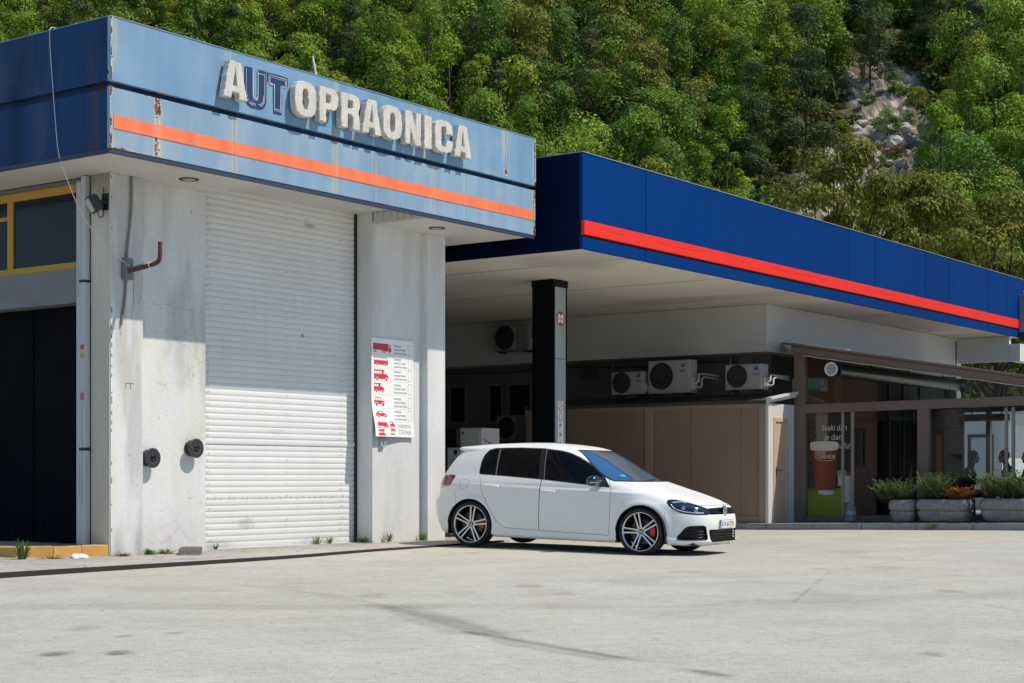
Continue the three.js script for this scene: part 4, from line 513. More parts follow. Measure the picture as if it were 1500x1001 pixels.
// outdoor units of the air conditioning
function acUnit(label, w, h, at, logo, k = 1) { // fan face looks along -x; origin at the foot of the face's middle
  const u = thing('air_conditioner', label, 'air conditioner', at, { group: 'outdoor air conditioning units' }), d = 0.32, body = std(0.32 * k, 0.31 * k, 0.28 * k, 0.5), blk = std(0.012, 0.012, 0.012, 0.6);  // k below one puts the deep canopy shade into the casing colour
  const fan = w * 0.64, cz = -w / 2 + fan / 2 + 0.01, cy = h / 2 + 0.03;
  local(u, 'casing', [bx(0.02, d, 0.03, h, -w / 2, w / 2, 0.018)], body);
  local(u, 'fan_recess', [bx(0.012, 0.022, 0.07, h - 0.04, -w / 2 + 0.03, -w / 2 + fan, 0.004)], std(0.3, 0.29, 0.27, 0.6));
  const R = Math.min(fan, h) * 0.44, ds = new THREE.CylinderGeometry(R, R, 0.01, 36); ds.rotateZ(Math.PI / 2); ds.translate(0.008, cy, cz); local(u, 'fan_opening', ds, blk);
  const gr = []; for (let k = 1; k <= 4; k++) gr.push(new THREE.TorusGeometry(R * k / 4.1, 0.004, 5, 30).rotateY(Math.PI / 2).translate(-0.002, cy, cz)); for (let k = 0; k < 6; k++) { const a = k * Math.PI / 6; gr.push(bar([-0.003, cy + R * Math.cos(a), cz + R * Math.sin(a)], [-0.003, cy - R * Math.cos(a), cz - R * Math.sin(a)], 0.004, 0.004, 5)); } local(u, 'fan_grille', gr, std(0.05, 0.05, 0.05, 0.5));
  const pan = local(u, 'service_panel', bx(0.008, 0.022, 0.05, h - 0.02, w / 2 - (w - fan) + 0.02, w / 2 - 0.012, 0.004), body);
  if (logo) { const pz = w / 2 - (w - fan) * 0.62, y = h * 0.83; const mk = (poly, c, nm) => local(pan, nm, prism(poly, 'x', 0.003, 0.008), c); mk([[pz, y - 0.05], [pz + 0.09, y + 0.05], [pz + 0.01, y + 0.05]], std(0.04, 0.3, 0.5, 0.4), 'emblem'); mk([[pz + 0.02, y - 0.03], [pz + 0.1, y - 0.03], [pz + 0.1, y + 0.05]], std(0.02, 0.06, 0.18, 0.4), 'emblem'); const t = canvasTex(160, 48, (c) => { c.fillStyle = '#7d7c76'; c.fillRect(0, 0, 160, 48); c.fillStyle = '#2d4f78'; c.font = 'bold 36px sans-serif'; c.fillText(logo, 6, 38, 148); }); const pg = new THREE.PlaneGeometry(0.14, 0.045); pg.rotateY(-Math.PI / 2); pg.translate(0.005, y - 0.11, pz + 0.07); local(pan, 'lettering', pg, new THREE.MeshStandardMaterial({ map: t, roughness: 0.6 })); }
  local(u, 'valve_cover', [bx(0.06, 0.24, 0.08, h * 0.5, w / 2, w / 2 + 0.05, 0.01)], std(0.42, 0.41, 0.38, 0.5));
  local(u, 'foot', bx(0.04, d, 0, 0.03, -w / 2 + 0.1, -w / 2 + 0.16), blk); local(u, 'foot', bx(0.04, d, 0, 0.03, w / 2 - 0.16, w / 2 - 0.1), blk);
  local(u, 'pipes', [tube([[0.12, h * 0.3, w / 2 + 0.04], [0.12, h * 0.35, w / 2 + 0.13], [0.2, h * 0.55, w / 2 + 0.1], [0.4, h * 0.6, w / 2 + 0.02], [1.2, h * 0.6, w / 2]], 0.022, 24, 6), tube([[0.18, h * 0.22, w / 2 + 0.04], [0.2, h * 0.2, w / 2 + 0.15], [0.3, h * 0.45, w / 2 + 0.12], [1.2, h * 0.5, w / 2]], 0.018, 24, 6)], std(0.5, 0.5, 0.48, 0.6)); return u;
}
acUnit('smaller outdoor air conditioner on the shed roof, beside the taller one', 0.78, 0.5, [28.68, 2.68, -17.88], 'DAIKIN');
acUnit('tallest outdoor air conditioner, in the middle on the shed roof', 0.98, 0.7, [28.7, 2.68, -16.9], 'DAIKIN');
acUnit('outdoor air conditioner at the end of the shed roof above the sunlit door', 0.8, 0.53, [28.68, 2.7, -15.2], 'DAIKIN');
acUnit('outdoor air conditioner hung high on the overhang left of the post', 0.95, 0.6, [29.18, 3.76, -21.2], null, 0.55);
acUnit('outdoor air conditioner standing low in the dark behind the car', 0.85, 0.62, [29.75, 1.78, -21.6], null, 0.6);
{
  const c = thing('white_cabinet', 'plain white cabinet with a small black mark standing behind the white car', 'cabinet', [23.9, 0, -18.2]);
  part(c, 'body', bx(23.75, 24.3, 0.02, 1.91, -18.4, -17.9, 0.015), std(0.62, 0.62, 0.6, 0.4)); part(c, 'door', bx(23.74, 23.75, 0.1, 1.86, -18.36, -17.94, 0.003), std(0.64, 0.64, 0.62, 0.4)); part(c, 'plate', bx(23.734, 23.74, 1.8, 1.84, -18.34, -18.3), darkMetal);
  const n = thing('notice_panel', 'white notice panel with black print beside the white cabinet', 'notice', [23.6, 0, -18.6]);
  const t = canvasTex(192, 384, (g) => { g.fillStyle = '#d9d9d6'; g.fillRect(0, 0, 192, 384); g.fillStyle = '#2a2a2d'; g.fillRect(80, 24, 44, 34); g.beginPath(); g.moveTo(72, 58); g.lineTo(132, 58); g.lineTo(102, 84); g.fill(); for (let k = 0; k < 6; k++) g.fillRect(36, 130 + k * 20, 80 + 30 * hash(k, 2), 8); g.beginPath(); g.arc(96, 300, 26, 0, 7); g.fill(); });
  part(n, 'stand', [bx(23.62, 23.66, 0.02, 1.57, -18.62, -18.2, 0.004)], std(0.05, 0.06, 0.06, 0.5)); const pg = new THREE.PlaneGeometry(0.34, 0.62); pg.rotateY(-Math.PI / 2); pg.translate(23.616, 1.24, -18.41); part(n, 'sheet', pg, new THREE.MeshStandardMaterial({ map: t, roughness: 0.5 }));
  const s = thing('dark_machine', 'dark green machine housing in the shade between column and white cabinet', 'machine', [24.5, 0, -19.4]); part(s, 'housing', bx(24.3, 25.1, 0.02, 1.93, -19.7, -18.9, 0.03), std(0.012, 0.02, 0.018, 0.4)); part(s, 'panel', bx(24.29, 24.3, 0.9, 1.7, -19.6, -19.0, 0.004), std(0.02, 0.03, 0.03, 0.2));
}
for (const [z, label] of [[-19.2, 'thin grey pipe running down the dark shop wall left of the smaller air conditioner'], [-16.3, 'thin grey pipe down the shop wall between the tallest and the end air conditioner']]) single('wall_pipe', tube([[30.22, 3.5, z], [30.2, 3.2, z], [30.21, 2.9, z + 0.02], [30.2, 2.66, z + 0.05]], 0.025, 16, 8), std(0.2, 0.19, 0.18, 0.6), label, 'pipe');
single('wall_cable', tube([[30.23, 3.44, -24], [30.23, 3.4, -22], [30.23, 3.45, -20.4], [30.23, 3.38, -18.6], [30.23, 3.43, -17], [30.23, 3.36, -15.6]], 0.014, 50, 6), std(0.03, 0.03, 0.03, 0.7), 'sagging black cable along the top of the dark shop wall', 'cable');
// ---------------------------------------------------------------- café terrace beside the shop
const CL = (z) => 0.117 + clamp((z + 15) / 5.5, -0.4, 1.4) * 0.1;   // the terrace floor climbs gently towards the street
{
  const kerb = thing('kerb', 'grey concrete kerb before the shed and the planters', 'kerb', [28.4, 0, -13]);
  const km = mapped(mapTex(-21, -6, -0.2, 0.4, 1024, 64, (z, y, o) => { const v = 0.3 + 0.12 * (fbm(z * 1.5, y * 3, 4) - 0.5) + 0.1 * (hash(Math.floor(z * 60), Math.floor(y * 60)) - 0.5); o[0] = v * 0.96; o[1] = v; o[2] = v; return o; }), 0.9, { bumpMap: grainMap, bumpScale: 0.004 });
  const Z = [-20.5, -19.4, -18.4, -17.4, -16.4, -15.47, -14.5, -13.53, -12.54, -11.48, -10.43, -9.4, -8.3, -7.2];
  for (let i = 1; i < Z.length; i++) { const a = Z[i - 1] + 0.006, b = Z[i] - 0.006, j = 0.006 * (hash(i, 2) - 0.5); part(kerb, 'kerb_stone', prism([[a, -0.15], [b, -0.15], [b, CL(b) + j], [a, CL(a) + j]], 'x', 28.3 + j, 28.46 + j, 0.008), km); }
  single('terrace_floor', prism([[-20.5, -0.2], [-7.2, -0.2], [-7.2, CL(-7.2) - 0.004], [-9.5, CL(-9.5) - 0.004], [-15, CL(-15) - 0.004], [-20.5, CL(-20.5) - 0.004]], 'x', 28.47, 40), std(0.17, 0.165, 0.155, 0.9), 'concrete terrace floor behind the kerb', null, { kind: 'structure' });
}
const XG = 29.65, brown = mapped(mapTex(-15, -7, 0, 4, 256, 128, (z, y, o) => { const v = 0.15 + 0.03 * (fbm(z * 1.5, y * 1.5, 4) - 0.5); o[0] = v * 1.1; o[1] = v * 0.78; o[2] = v * 0.63; return o; }), 0.45);
{
  const cafe = thing('cafe_pavilion', 'glazed café pavilion with brown frame and sloping brown roof', 'café', [33, 0.1, -12]);
  const roofY = (z) => 3.674 - (z + 14.544) * 0.1702, zN = -8.0;
  part(cafe, 'post', [bx(XG - 0.06, XG + 0.12, 0.1, 3.6, -14.544, -14.322, 0.008)], brown);
  part(cafe, 'post', bx(XG - 0.05, XG + 0.1, 0.12, 2.32, -11.99, -11.765, 0.008), brown); part(cafe, 'post', bx(XG - 0.05, XG + 0.1, 0.12, 2.6, -8.3, -8.1, 0.008), brown);
  part(cafe, 'beam', prism([[-14.32, 2.272], [zN, 2.345], [zN, 2.52], [-14.32, 2.448]], 'x', XG - 0.055, XG + 0.1, 0.006), brown);
  part(cafe, 'roof_edge', [prism([[-14.56, roofY(-14.56) - 0.19], [zN, roofY(zN) - 0.21], [zN, roofY(zN) - 0.07], [-14.56, roofY(-14.56) - 0.06]], 'x', XG - 0.16, XG + 0.12, 0.01), prism([[-14.56, roofY(-14.56) - 0.05], [zN - 0.1, roofY(zN) - 0.06], [zN - 0.1, roofY(zN)], [-14.56, roofY(-14.56)]], 'x', XG - 0.19, XG + 0.12, 0.008)], brown);
  part(cafe, 'roof', prism([[-14.9, roofY(-14.9) - 0.06], [zN, roofY(zN) - 0.06], [zN, roofY(zN) - 0.01], [-14.9, roofY(-14.9) - 0.01]], 'x', XG + 0.13, 38, 0), std(0.12, 0.1, 0.09, 0.7));
  part(cafe, 'awning_hem', tube(Array.from({ length: 22 }, (_, k) => { const z = -14.3 + k * 0.3; return [XG - 0.1, roofY(z) - 0.215 - 0.012 * Math.abs(Math.sin(k * 1.3)), z]; }), 0.013, 90, 6), std(0.5, 0.48, 0.43, 0.7));
  part(cafe, 'flashing', prism([[-14.2, roofY(-14.2) + 0.004], [-13.35, roofY(-13.35) + 0.004], [-13.35, roofY(-13.35) + 0.014], [-14.2, roofY(-14.2) + 0.014]], 'x', XG - 0.18, XG - 0.05), std(0.7, 0.7, 0.68, 0.4));
  const glass = phys(0.78, 0.82, 0.82, 0.02, { transmission: 1, thickness: 0, ior: 1.5, specularIntensity: 0.4 });
  const gl = (name, poly) => part(cafe, name, prism(poly, 'x', XG + 0.01, XG + 0.016), glass);
  const fl = (z) => CL(z) + 0.12;
  for (const [a, b] of [[-14.31, -13.56], [-13.49, -13.36], [-13.29, -12.0], [-11.755, -10.31], [-10.28, -10.18], [-10.15, -8.31]]) gl('glass_pane', [[a, fl(a)], [b, fl(b)], [b, 2.3], [a, 2.285]]);
  for (const [a, b] of [[-14.31, -12.5], [-12.49, -10.9], [-10.89, -9.72], [-9.71, zN]]) gl('upper_pane', [[a, 2.45 + 0.0114 * (a + 14.32)], [b, 2.45 + 0.0114 * (b + 14.32)], [b, roofY(b) - 0.2], [a, roofY(a) - 0.19]]);
  const alu = std(0.26, 0.22, 0.19, 0.4);
  for (const z of [-13.522, -13.322, -10.295, -10.165]) part(cafe, 'glazing_bar', bx(XG - 0.02, XG + 0.03, fl(z), 2.29, z - 0.028, z + 0.028, 0.004), alu);
  part(cafe, 'sill', [prism([[-14.32, CL(-14.32) + 0.01], [-12.0, CL(-12) + 0.01], [-12.0, fl(-12)], [-14.32, fl(-14.32)]], 'x', XG - 0.03, XG + 0.06), prism([[-11.75, CL(-11.75) + 0.01], [zN, CL(zN) + 0.01], [zN, fl(zN)], [-11.75, fl(-11.75)]], 'x', XG - 0.03, XG + 0.06)], brown);
  // far side of the pavilion, open to the light
  for (const z of [-13.6, -11.4, -9.2]) part(cafe, 'far_post', bx(37.9, 38.05, 0.1, 2.6, z - 0.05, z + 0.05), std(0.12, 0.12, 0.12, 0.5)); part(cafe, 'far_panel', bx(37.92, 38.0, 0.1, 2.55, -15.4, -14.2), std(0.015, 0.015, 0.016, 0.6)); part(cafe, 'far_beam', bx(37.9, 38.05, 2.55, 2.75, -15.4, zN), std(0.06, 0.05, 0.05, 0.5));
  part(cafe, 'street_beam', bx(XG + 0.12, 38, 2.25, 2.5, zN - 0.05, zN + 0.05), brown);
  for (const x of [32.5, 35.2]) part(cafe, 'street_post', bx(x - 0.06, x + 0.06, 0.1, 2.25, zN - 0.05, zN + 0.05), brown);
  part(cafe, 'street_glass', bx(XG + 0.2, 38, 0.25, 2.25, zN - 0.004, zN + 0.004), glass);
  // inside: door and panels of the shop wall
  const redw = mapped(mapTex(33, 36, 0, 3, 128, 128, (x, y, o) => { const v = 0.2 + 0.09 * (fbm(x * 12, y * 1, 4) - 0.5); o[0] = v * 1.5; o[1] = v * 0.4; o[2] = v * 0.2; return o; }), 0.5);
  part(cafe, 'wooden_wall', [bx(31.9, 35.55, 0.1, 3.6, -15.44, -15.36)], redw); part(cafe, 'wooden_door_leaf', bx(33.8, 35.4, 0.15, 2.3, -15.355, -15.31, 0.008), redw);
  part(cafe, 'door_glass', bx(34.2, 34.66, 1.3, 2.05, -15.308, -15.3), std(0.05, 0.055, 0.06, 0.1)); part(cafe, 'door_glass_frame', [bx(34.14, 34.2, 1.24, 2.11, -15.308, -15.28), bx(34.66, 34.72, 1.24, 2.11, -15.308, -15.28), bx(34.2, 34.66, 2.05, 2.11, -15.308, -15.28), bx(34.2, 34.66, 1.24, 1.3, -15.308, -15.28)], darkMetal);
  part(cafe, 'dark_curtain', [prism(Array.from({ length: 41 }, (_, k) => [35.7 + k * 0.05, -15.3 + 0.03 * Math.sin(k * 1.7)]).concat([[37.7, -15.42], [35.7, -15.42]]), 'y', 0.15, 2.3)], std(0.018, 0.017, 0.018, 0.8));
  for (const x of [35.75, 36.6, 37.6]) part(cafe, 'partition_bar', bx(x - 0.03, x + 0.03, 0.15, 3.2, -15.2, -15.14), std(0.05, 0.055, 0.05, 0.4));
  part(cafe, 'partition_bar', bx(35.7, 37.8, 2.35, 2.42, -15.2, -15.14), std(0.06, 0.062, 0.055, 0.4));
}
{
  // printed poster on the first pane
  const draw = (c, W, H) => {
    const g = c.createLinearGradient(0, 0, W, 0); g.addColorStop(0, '#2a211d'); g.addColorStop(0.14, '#453a34'); g.addColorStop(0.2, '#8b8074'); g.addColorStop(0.42, '#83786d'); g.addColorStop(0.46, '#141417'); g.addColorStop(1, '#0d0e11'); c.fillStyle = g; c.fillRect(0, 0, W, H);
    const r = rngOf(5); for (let k = 0; k < 90; k++) { c.fillStyle = ['#1d1613', '#5a4c42', '#3a2f29'][k % 3]; c.fillRect(r() * W * 0.16, r() * H * 0.7, 22, 30); }
    c.fillStyle = '#8c9a1e'; c.fillRect(0, H * 0.735, W, H * 0.265); c.fillStyle = 'rgba(60,60,10,0.35)'; c.fillRect(0, H * 0.735, W, H * 0.03);
    const cup = (x0, x1, y0, x2, x3, y1, col, hi) => { const q = c.createLinearGradient(x0, 0, x1, 0); q.addColorStop(0, col); q.addColorStop(0.35, hi); q.addColorStop(1, col); c.fillStyle = q; c.beginPath(); c.moveTo(x0, y0); c.lineTo(x1, y0); c.lineTo(x3, y1); c.quadraticCurveTo((x2 + x3) / 2, y1 + 26, x2, y1); c.fill(); };
    cup(W * 0.7, W * 1.02, H * 0.6, W * 0.74, W * 0.95, H * 0.86, '#9a9a9c', '#d7d7d7'); c.fillStyle = '#8a4c26'; c.beginPath(); c.ellipse(W * 0.86, H * 0.6, W * 0.15, 24, 0, 0, 7); c.fill(); c.fillStyle = '#86a08e'; c.fillRect(W * 0.64, H * 0.56, W * 0.2, H * 0.05); c.fillStyle = '#c7c7c8'; c.fillRect(W * 0.66, H * 0.61, W * 0.16, H * 0.1);
    cup(W * 0.05, W * 0.66, H * 0.31, W * 0.22, W * 0.58, H * 0.77, '#6d2c12', '#a34a22'); c.fillStyle = '#e8ded2'; c.beginPath(); c.moveTo(W * 0.045, H * 0.3); c.lineTo(W * 0.665, H * 0.3); c.lineTo(W * 0.655, H * 0.36); c.quadraticCurveTo(W * 0.35, H * 0.39, W * 0.06, H * 0.36); c.fill(); c.fillStyle = '#cdb9a4'; c.beginPath(); c.ellipse(W * 0.355, H * 0.3, W * 0.31, 26, 0, 0, 7); c.fill(); c.fillStyle = '#efe6da'; c.beginPath(); c.ellipse(W * 0.355, H * 0.292, W * 0.3, 20, 0, 0, 7); c.fill();
    cup(W * 0.215, W * 0.585, H * 0.755, W * 0.235, W * 0.565, H * 0.79, '#cfc9c2', '#efece8');
    c.fillStyle = '#f1e9dc'; c.textAlign = 'center'; c.font = 'bold 50px serif'; c.fillText('FRESH', W * 0.27, H * 0.405); c.font = 'bold 74px serif'; c.fillText('CORNER', W * 0.38, H * 0.447); c.lineWidth = 6; c.strokeStyle = '#f1e9dc'; c.beginPath(); c.moveTo(W * 0.2, H * 0.458); c.quadraticCurveTo(W * 0.4, H * 0.478, W * 0.55, H * 0.462); c.stroke();
    c.fillStyle = '#f4f2ee'; c.save(); c.transform(1, 0, -0.12, 1, 26, 0); c.font = '104px sans-serif'; c.fillText('Svaki dan', W * 0.58, H * 0.175, 400); c.fillText('je dan', W * 0.58, H * 0.265, 280); c.fillText('za kafu!', W * 0.75, H * 0.35, 330); c.restore();
    c.fillStyle = '#6d2c12'; c.fillRect(W * 0.42, H * 0.315, W * 0.21, H * 0.0); cup(W * 0.05, W * 0.66, H * 0.31, W * 0.22, W * 0.58, H * 0.31, '#6d2c12', '#a34a22');
    c.fillStyle = '#efe6da'; c.beginPath(); c.ellipse(W * 0.355, H * 0.292, W * 0.3, 20, 0, 0, 7); c.fill(); c.beginPath(); c.moveTo(W * 0.045, H * 0.295); c.lineTo(W * 0.665, H * 0.295); c.lineTo(W * 0.655, H * 0.36); c.quadraticCurveTo(W * 0.35, H * 0.385, W * 0.06, H * 0.36); c.fill();
  };
  const p = thing('window_poster', 'tall coffee poster with a big cup and white handwriting on the café glass', 'poster', [XG + 0.03, 0.25, -13.79]);
  const map = canvasTex(720, 1440, draw), m = new THREE.MeshStandardMaterial({ map, roughness: 0.5, color: lin(0.6, 0.6, 0.6) });
  const pg = (z0, z1, u0, u1) => { const g = new THREE.PlaneGeometry(z1 - z0, 2.02), uv = g.attributes.uv; for (let i = 0; i < uv.count; i++) uv.setX(i, lerp(u0, u1, uv.getX(i))); g.rotateY(-Math.PI / 2); g.translate(XG + 0.002, 1.27, (z0 + z1) / 2); return g; };
  part(p, 'print', pg(-14.27, -13.3, 0, 1), m); part(p, 'back', bx(XG + 0.004, XG + 0.008, 0.26, 2.28, -14.27, -13.3), std(0.3, 0.3, 0.3, 0.6));
  // two more texts on the right-hand panes, white letters on the glass
  const word = (txt, mirror) => canvasTex(512, 512, (c, W, H) => { c.fillStyle = '#2a3236'; c.fillRect(0, 0, W, H); c.save(); if (mirror) { c.translate(W, 0); c.scale(-1, 1); } c.fillStyle = '#d9dfe0'; c.font = '92px sans-serif'; txt.forEach((t, k) => c.fillText(t, 60 + k * 40, 150 + k * 120, 420)); c.restore(); });
  const q = thing('street_side_poster', 'dark poster seen from behind with mirrored white handwriting, inside the café', 'poster', [33.5, 0.9, -8.1]);
  const sp = new THREE.PlaneGeometry(1.9, 1.5); sp.rotateY(Math.PI); sp.translate(34.0, 1.45, zNear() - 0.02); part(q, 'print', sp, new THREE.MeshStandardMaterial({ map: word(['Svaki dan', 'je dan', 'za kafu!'], true), roughness: 0.5 }));
  function zNear() { return -8.0; }
  // vent in the upper pane, duct, indoor unit
  const v = thing('extractor_duct', 'silver extractor duct running inside the café behind a round white louvre', 'duct', [30, 3, -13.8]);
  const rt = (g) => g.rotateZ(Math.PI / 2);
  part(v, 'louvre_ring', rt(lathe([[0.105, -0.02], [0.135, -0.015], [0.14, 0], [0.135, 0.02], [0.105, 0.02], [0.105, -0.02]], 32)).translate(XG - 0.005, 3.13, -13.77), std(0.75, 0.75, 0.73, 0.4));
  const lv = []; for (let k = -4; k <= 4; k++) { const y = k * 0.023, w = Math.sqrt(0.108 ** 2 - y * y); lv.push(bx(XG - 0.012, XG + 0.002, 3.13 + y - 0.006, 3.13 + y + 0.006, -13.77 - w, -13.77 + w)); } part(v, 'louvre', lv, std(0.7, 0.7, 0.68, 0.4));
  part(v, 'louvre_back', rt(new THREE.CylinderGeometry(0.106, 0.106, 0.01, 28)).translate(XG + 0.008, 3.13, -13.77), std(0.02, 0.02, 0.02, 0.8));
  const pf = []; for (let k = 0; k <= 66; k++) pf.push([0.13 + (k % 2 ? 0.006 : 0), k * 0.1]); part(v, 'duct', rt(lathe(pf, 20)).rotateY(Math.PI).translate(29.9, 3.12, -13.8), std(0.34, 0.34, 0.34, 0.35, { metalness: 0.7 }));
  part(v, 'elbow', new THREE.TorusGeometry(0.2, 0.12, 10, 20, Math.PI / 2).rotateY(-0.6).translate(36.4, 2.95, -13.75), std(0.3, 0.3, 0.3, 0.35, { metalness: 0.7 }));
  part(v, 'hanger', [32, 34, 36].map((x) => bx(x - 0.02, x + 0.02, 3.0, 3.5, -13.97, -13.95)), darkMetal);
  const iu = thing('indoor_unit', 'white wall unit of an air conditioner inside the upper café glass', 'air conditioner', [30.5, 2.72, -14.5]);
  part(iu, 'casing', bx(30.3, 30.55, 2.73, 3.02, -14.95, -14.25, 0.05), std(0.6, 0.6, 0.57, 0.4)); part(iu, 'flap', bx(30.294, 30.3, 2.75, 2.8, -14.9, -14.3), std(0.4, 0.4, 0.38, 0.4));
  // patio heater, pendant, warm wooden post
  const ph = thing('patio_heater', 'dark red patio heater bar hanging under the café roof', 'heater', [32, 2.1, -11.5]);
  part(ph, 'housing', bx(31.9, 32.06, 2.13, 2.27, -11.95, -11.05, 0.02), std(0.1, 0.025, 0.02, 0.4)); part(ph, 'tube', bar([31.88, 2.15, -11.6], [31.88, 2.15, -11.1], 0.012), std(0.5, 0.2, 0.05, 0.3)); part(ph, 'rod', [bar([31.98, 2.27, -11.8], [31.98, 3.0, -11.8], 0.012), bar([31.98, 2.27, -11.2], [31.98, 2.95, -11.2], 0.012)], darkMetal);
  const pl = thing('pendant_lamp', 'black pendant lamp inside the café beside the brown middle post', 'lamp', [31, 1.95, -11.9]);
  part(pl, 'shade', lathe([[0.02, 0.34], [0.06, 0.33], [0.2, 0.2], [0.24, 0.05], [0.235, 0.05], [0.19, 0.19], [0.05, 0.31]], 28).translate(31, 1.95, -11.88), std(0.02, 0.02, 0.022, 0.6)); part(pl, 'cord', bar([31, 2.28, -11.88], [31, 3.1, -11.88], 0.006), darkMetal);
  const ow = thing('orange_banner', 'narrow orange and black upright banner behind the café glass', 'banner', [31.2, 0.2, -12.2]);
  part(ow, 'cloth', bx(31.19, 31.205, 0.62, 1.85, -12.24, -12.12), new THREE.MeshStandardMaterial({ roughness: 0.8, map: canvasTex(64, 512, (c) => { c.fillStyle = '#c9501a'; c.fillRect(0, 0, 64, 512); c.fillStyle = '#3a140a'; for (let k = 0; k < 16; k++) c.fillRect(10, 10 + k * 32, 44, 12); }) })); part(ow, 'pole', bar([31.21, 0.15, -12.1], [31.21, 1.95, -12.1], 0.012), darkMetal); part(ow, 'foot', lathe([[0.001, 0.03], [0.16, 0.02], [0.17, 0]], 20).translate(31.21, 0.17, -12.1), darkMetal);
  // water bottle outside the glass
  const wb = thing('water_bottle', 'big empty clear water bottle standing against the poster pane', 'bottle', [29.4, CL(-13.2), -13.25]);
  local(wb, 'bottle', lathe([[0.001, 0], [0.09, 0], [0.105, 0.015], [0.105, 0.1], [0.098, 0.115], [0.105, 0.13], [0.105, 0.22], [0.09, 0.29], [0.035, 0.36], [0.028, 0.38], [0.028, 0.43]], 24), phys(0.75, 0.85, 0.95, 0.08, { transmission: 0.9, thickness: 0 })); local(wb, 'cap', lathe([[0.001, 0.46], [0.03, 0.46], [0.032, 0.45], [0.032, 0.425]], 16), std(0.1, 0.25, 0.5, 0.4)); local(wb, 'label_band', lathe([[0.1062, 0.14], [0.1062, 0.21]], 24), std(0.25, 0.4, 0.45, 0.4));
}
// planters and their shrubs
{
  const conc = mapped(mapTex(0, 1, 0, 1, 256, 256, (x, y, o) => { const v = 0.27 + 0.12 * (fbm(x * 7, y * 7, 4) - 0.5) + 0.22 * (hash(Math.floor(x * 90), Math.floor(y * 90)) - 0.5); o[0] = v; o[1] = v * 0.985; o[2] = v * 0.96; return o; }), 0.95, { bumpMap: grainMap, bumpScale: 0.008 });
  const planter = (z0, z1, label) => {
    const zc = (z0 + z1) / 2, L = z1 - z0, y = CL(zc) + 0.004, t = thing('concrete_planter', label, 'planter', [28.78, y, zc], { group: 'concrete planters along the kerb' });
    const prof = [[-0.13, 0], [-0.17, 0.03], [-0.21, 0.14], [-0.215, 0.2], [-0.195, 0.212], [-0.195, 0.222], [-0.225, 0.24], [-0.235, 0.33], [-0.215, 0.4], [-0.18, 0.42]];
    const ring = (k) => { const [o, h] = prof[k], r = -o, hx = 0.02 + r, hz = L / 2 - 0.22 + r, c = Math.min(0.11, hx * 0.6), out = []; for (let q = 0; q < 4; q++) for (let a = 0; a <= 5; a++) { const th = (q * 90 + a * 18) * Math.PI / 180, sx = q === 0 || q === 3 ? 1 : -1, sz = q < 2 ? 1 : -1; out.push([sx * (hx - c) + c * Math.cos(th), h, sz * (hz - c) + c * Math.sin(th)]); } return out; };
    const rings = prof.map((_, k) => ring(k)), n = rings[0].length, pos = [], idx = []; rings.forEach((r) => r.forEach((q) => pos.push(...q)));
    for (let k = 0; k < rings.length - 1; k++) for (let i = 0; i < n; i++) { const a = k * n + i, b = k * n + (i + 1) % n; idx.push(a, a + n, b, b, a + n, b + n); }
    let g = new THREE.BufferGeometry(); g.setAttribute('position', new THREE.Float32BufferAttribute(pos, 3)); g.setIndex(idx); g.computeVertexNormals(); local(t, 'trough', uvMetres(g), conc);
    local(t, 'soil', bx(-0.19, 0.19, 0.3, 0.405, -L / 2 + 0.04, L / 2 - 0.04), std(0.03, 0.022, 0.016, 0.95)); return y + 0.4;
  };
  const ys = [planter(-12.13, -11.65, 'shortest concrete planter, first of the row beside the dark café glass'), planter(-11.6, -10.64, 'long concrete planter in the middle of the row, with green and rust coloured shrubs'), planter(-10.41, -9.2, 'concrete planter at the street end of the row, under the densest green shrub')];
  // ferny juniper: arching shoots set with short flat sprays
  const shrub = (z, y, L, h, n, seed, mat, name, label, lean = 0) => {
    const r = rngOf(seed), pos = [], col = [], stem = [], t = thing(name, label, 'shrub', [28.78, y, z]);
    for (let k = 0; k < n; k++) {
      const bz = (r() - 0.5) * L * 0.7, bxx = (r() - 0.5) * 0.2, a = r() * 6.28, out = 0.12 + 0.26 * r(), hh = h * (0.5 + 0.5 * r()), N = 9, tip = [bxx + Math.cos(a) * out * 0.8, hh, bz + Math.sin(a) * out + lean * hh], shade = 0.7 + 0.6 * r();
      for (let s = 1; s <= N; s++) { const f = s / N, p = [lerp(bxx, tip[0], f), hh * Math.pow(f, 0.75), lerp(bz, tip[2], f * f * 0.5 + f * 0.5)], l = 0.09 * (1.15 - f * 0.75) * (0.7 + 0.6 * r());
        for (const sd of [-1, 1]) { const b = a + sd * (0.7 + 0.5 * r()), d = [Math.cos(b) * l, l * (0.35 + 0.5 * r()), Math.sin(b) * l], w = 0.012, px = Math.cos(b + 1.57) * w, pz = Math.sin(b + 1.57) * w; pos.push(p[0], p[1], p[2], p[0] + d[0] * 0.6 + px, p[1] + d[1] * 0.6, p[2] + d[2] * 0.6 + pz, p[0] + d[0], p[1] + d[1], p[2] + d[2], p[0], p[1], p[2], p[0] + d[0], p[1] + d[1], p[2] + d[2], p[0] + d[0] * 0.6 - px, p[1] + d[1] * 0.6, p[2] + d[2] * 0.6 - pz); const c = shade * (0.75 + 0.5 * f); for (let q = 0; q < 6; q++) col.push(c, c, c * 0.9); } }
      if (k % 3 === 0) stem.push(bar([bxx, 0, bz], [lerp(bxx, tip[0], 0.7), hh * 0.75, lerp(bz, tip[2], 0.6)], 0.006, 0.003, 5));
    }
    const g = new THREE.BufferGeometry(); g.setAttribute('position', new THREE.Float32BufferAttribute(pos, 3)); g.setAttribute('color', new THREE.Float32BufferAttribute(col, 3)); g.computeVertexNormals(); const m = shadowed(new THREE.Mesh(g, mat)); m.name = 'foliage'; t.add(m); local(t, 'stems', stem, std(0.06, 0.04, 0.025, 0.9)); return t;
  };
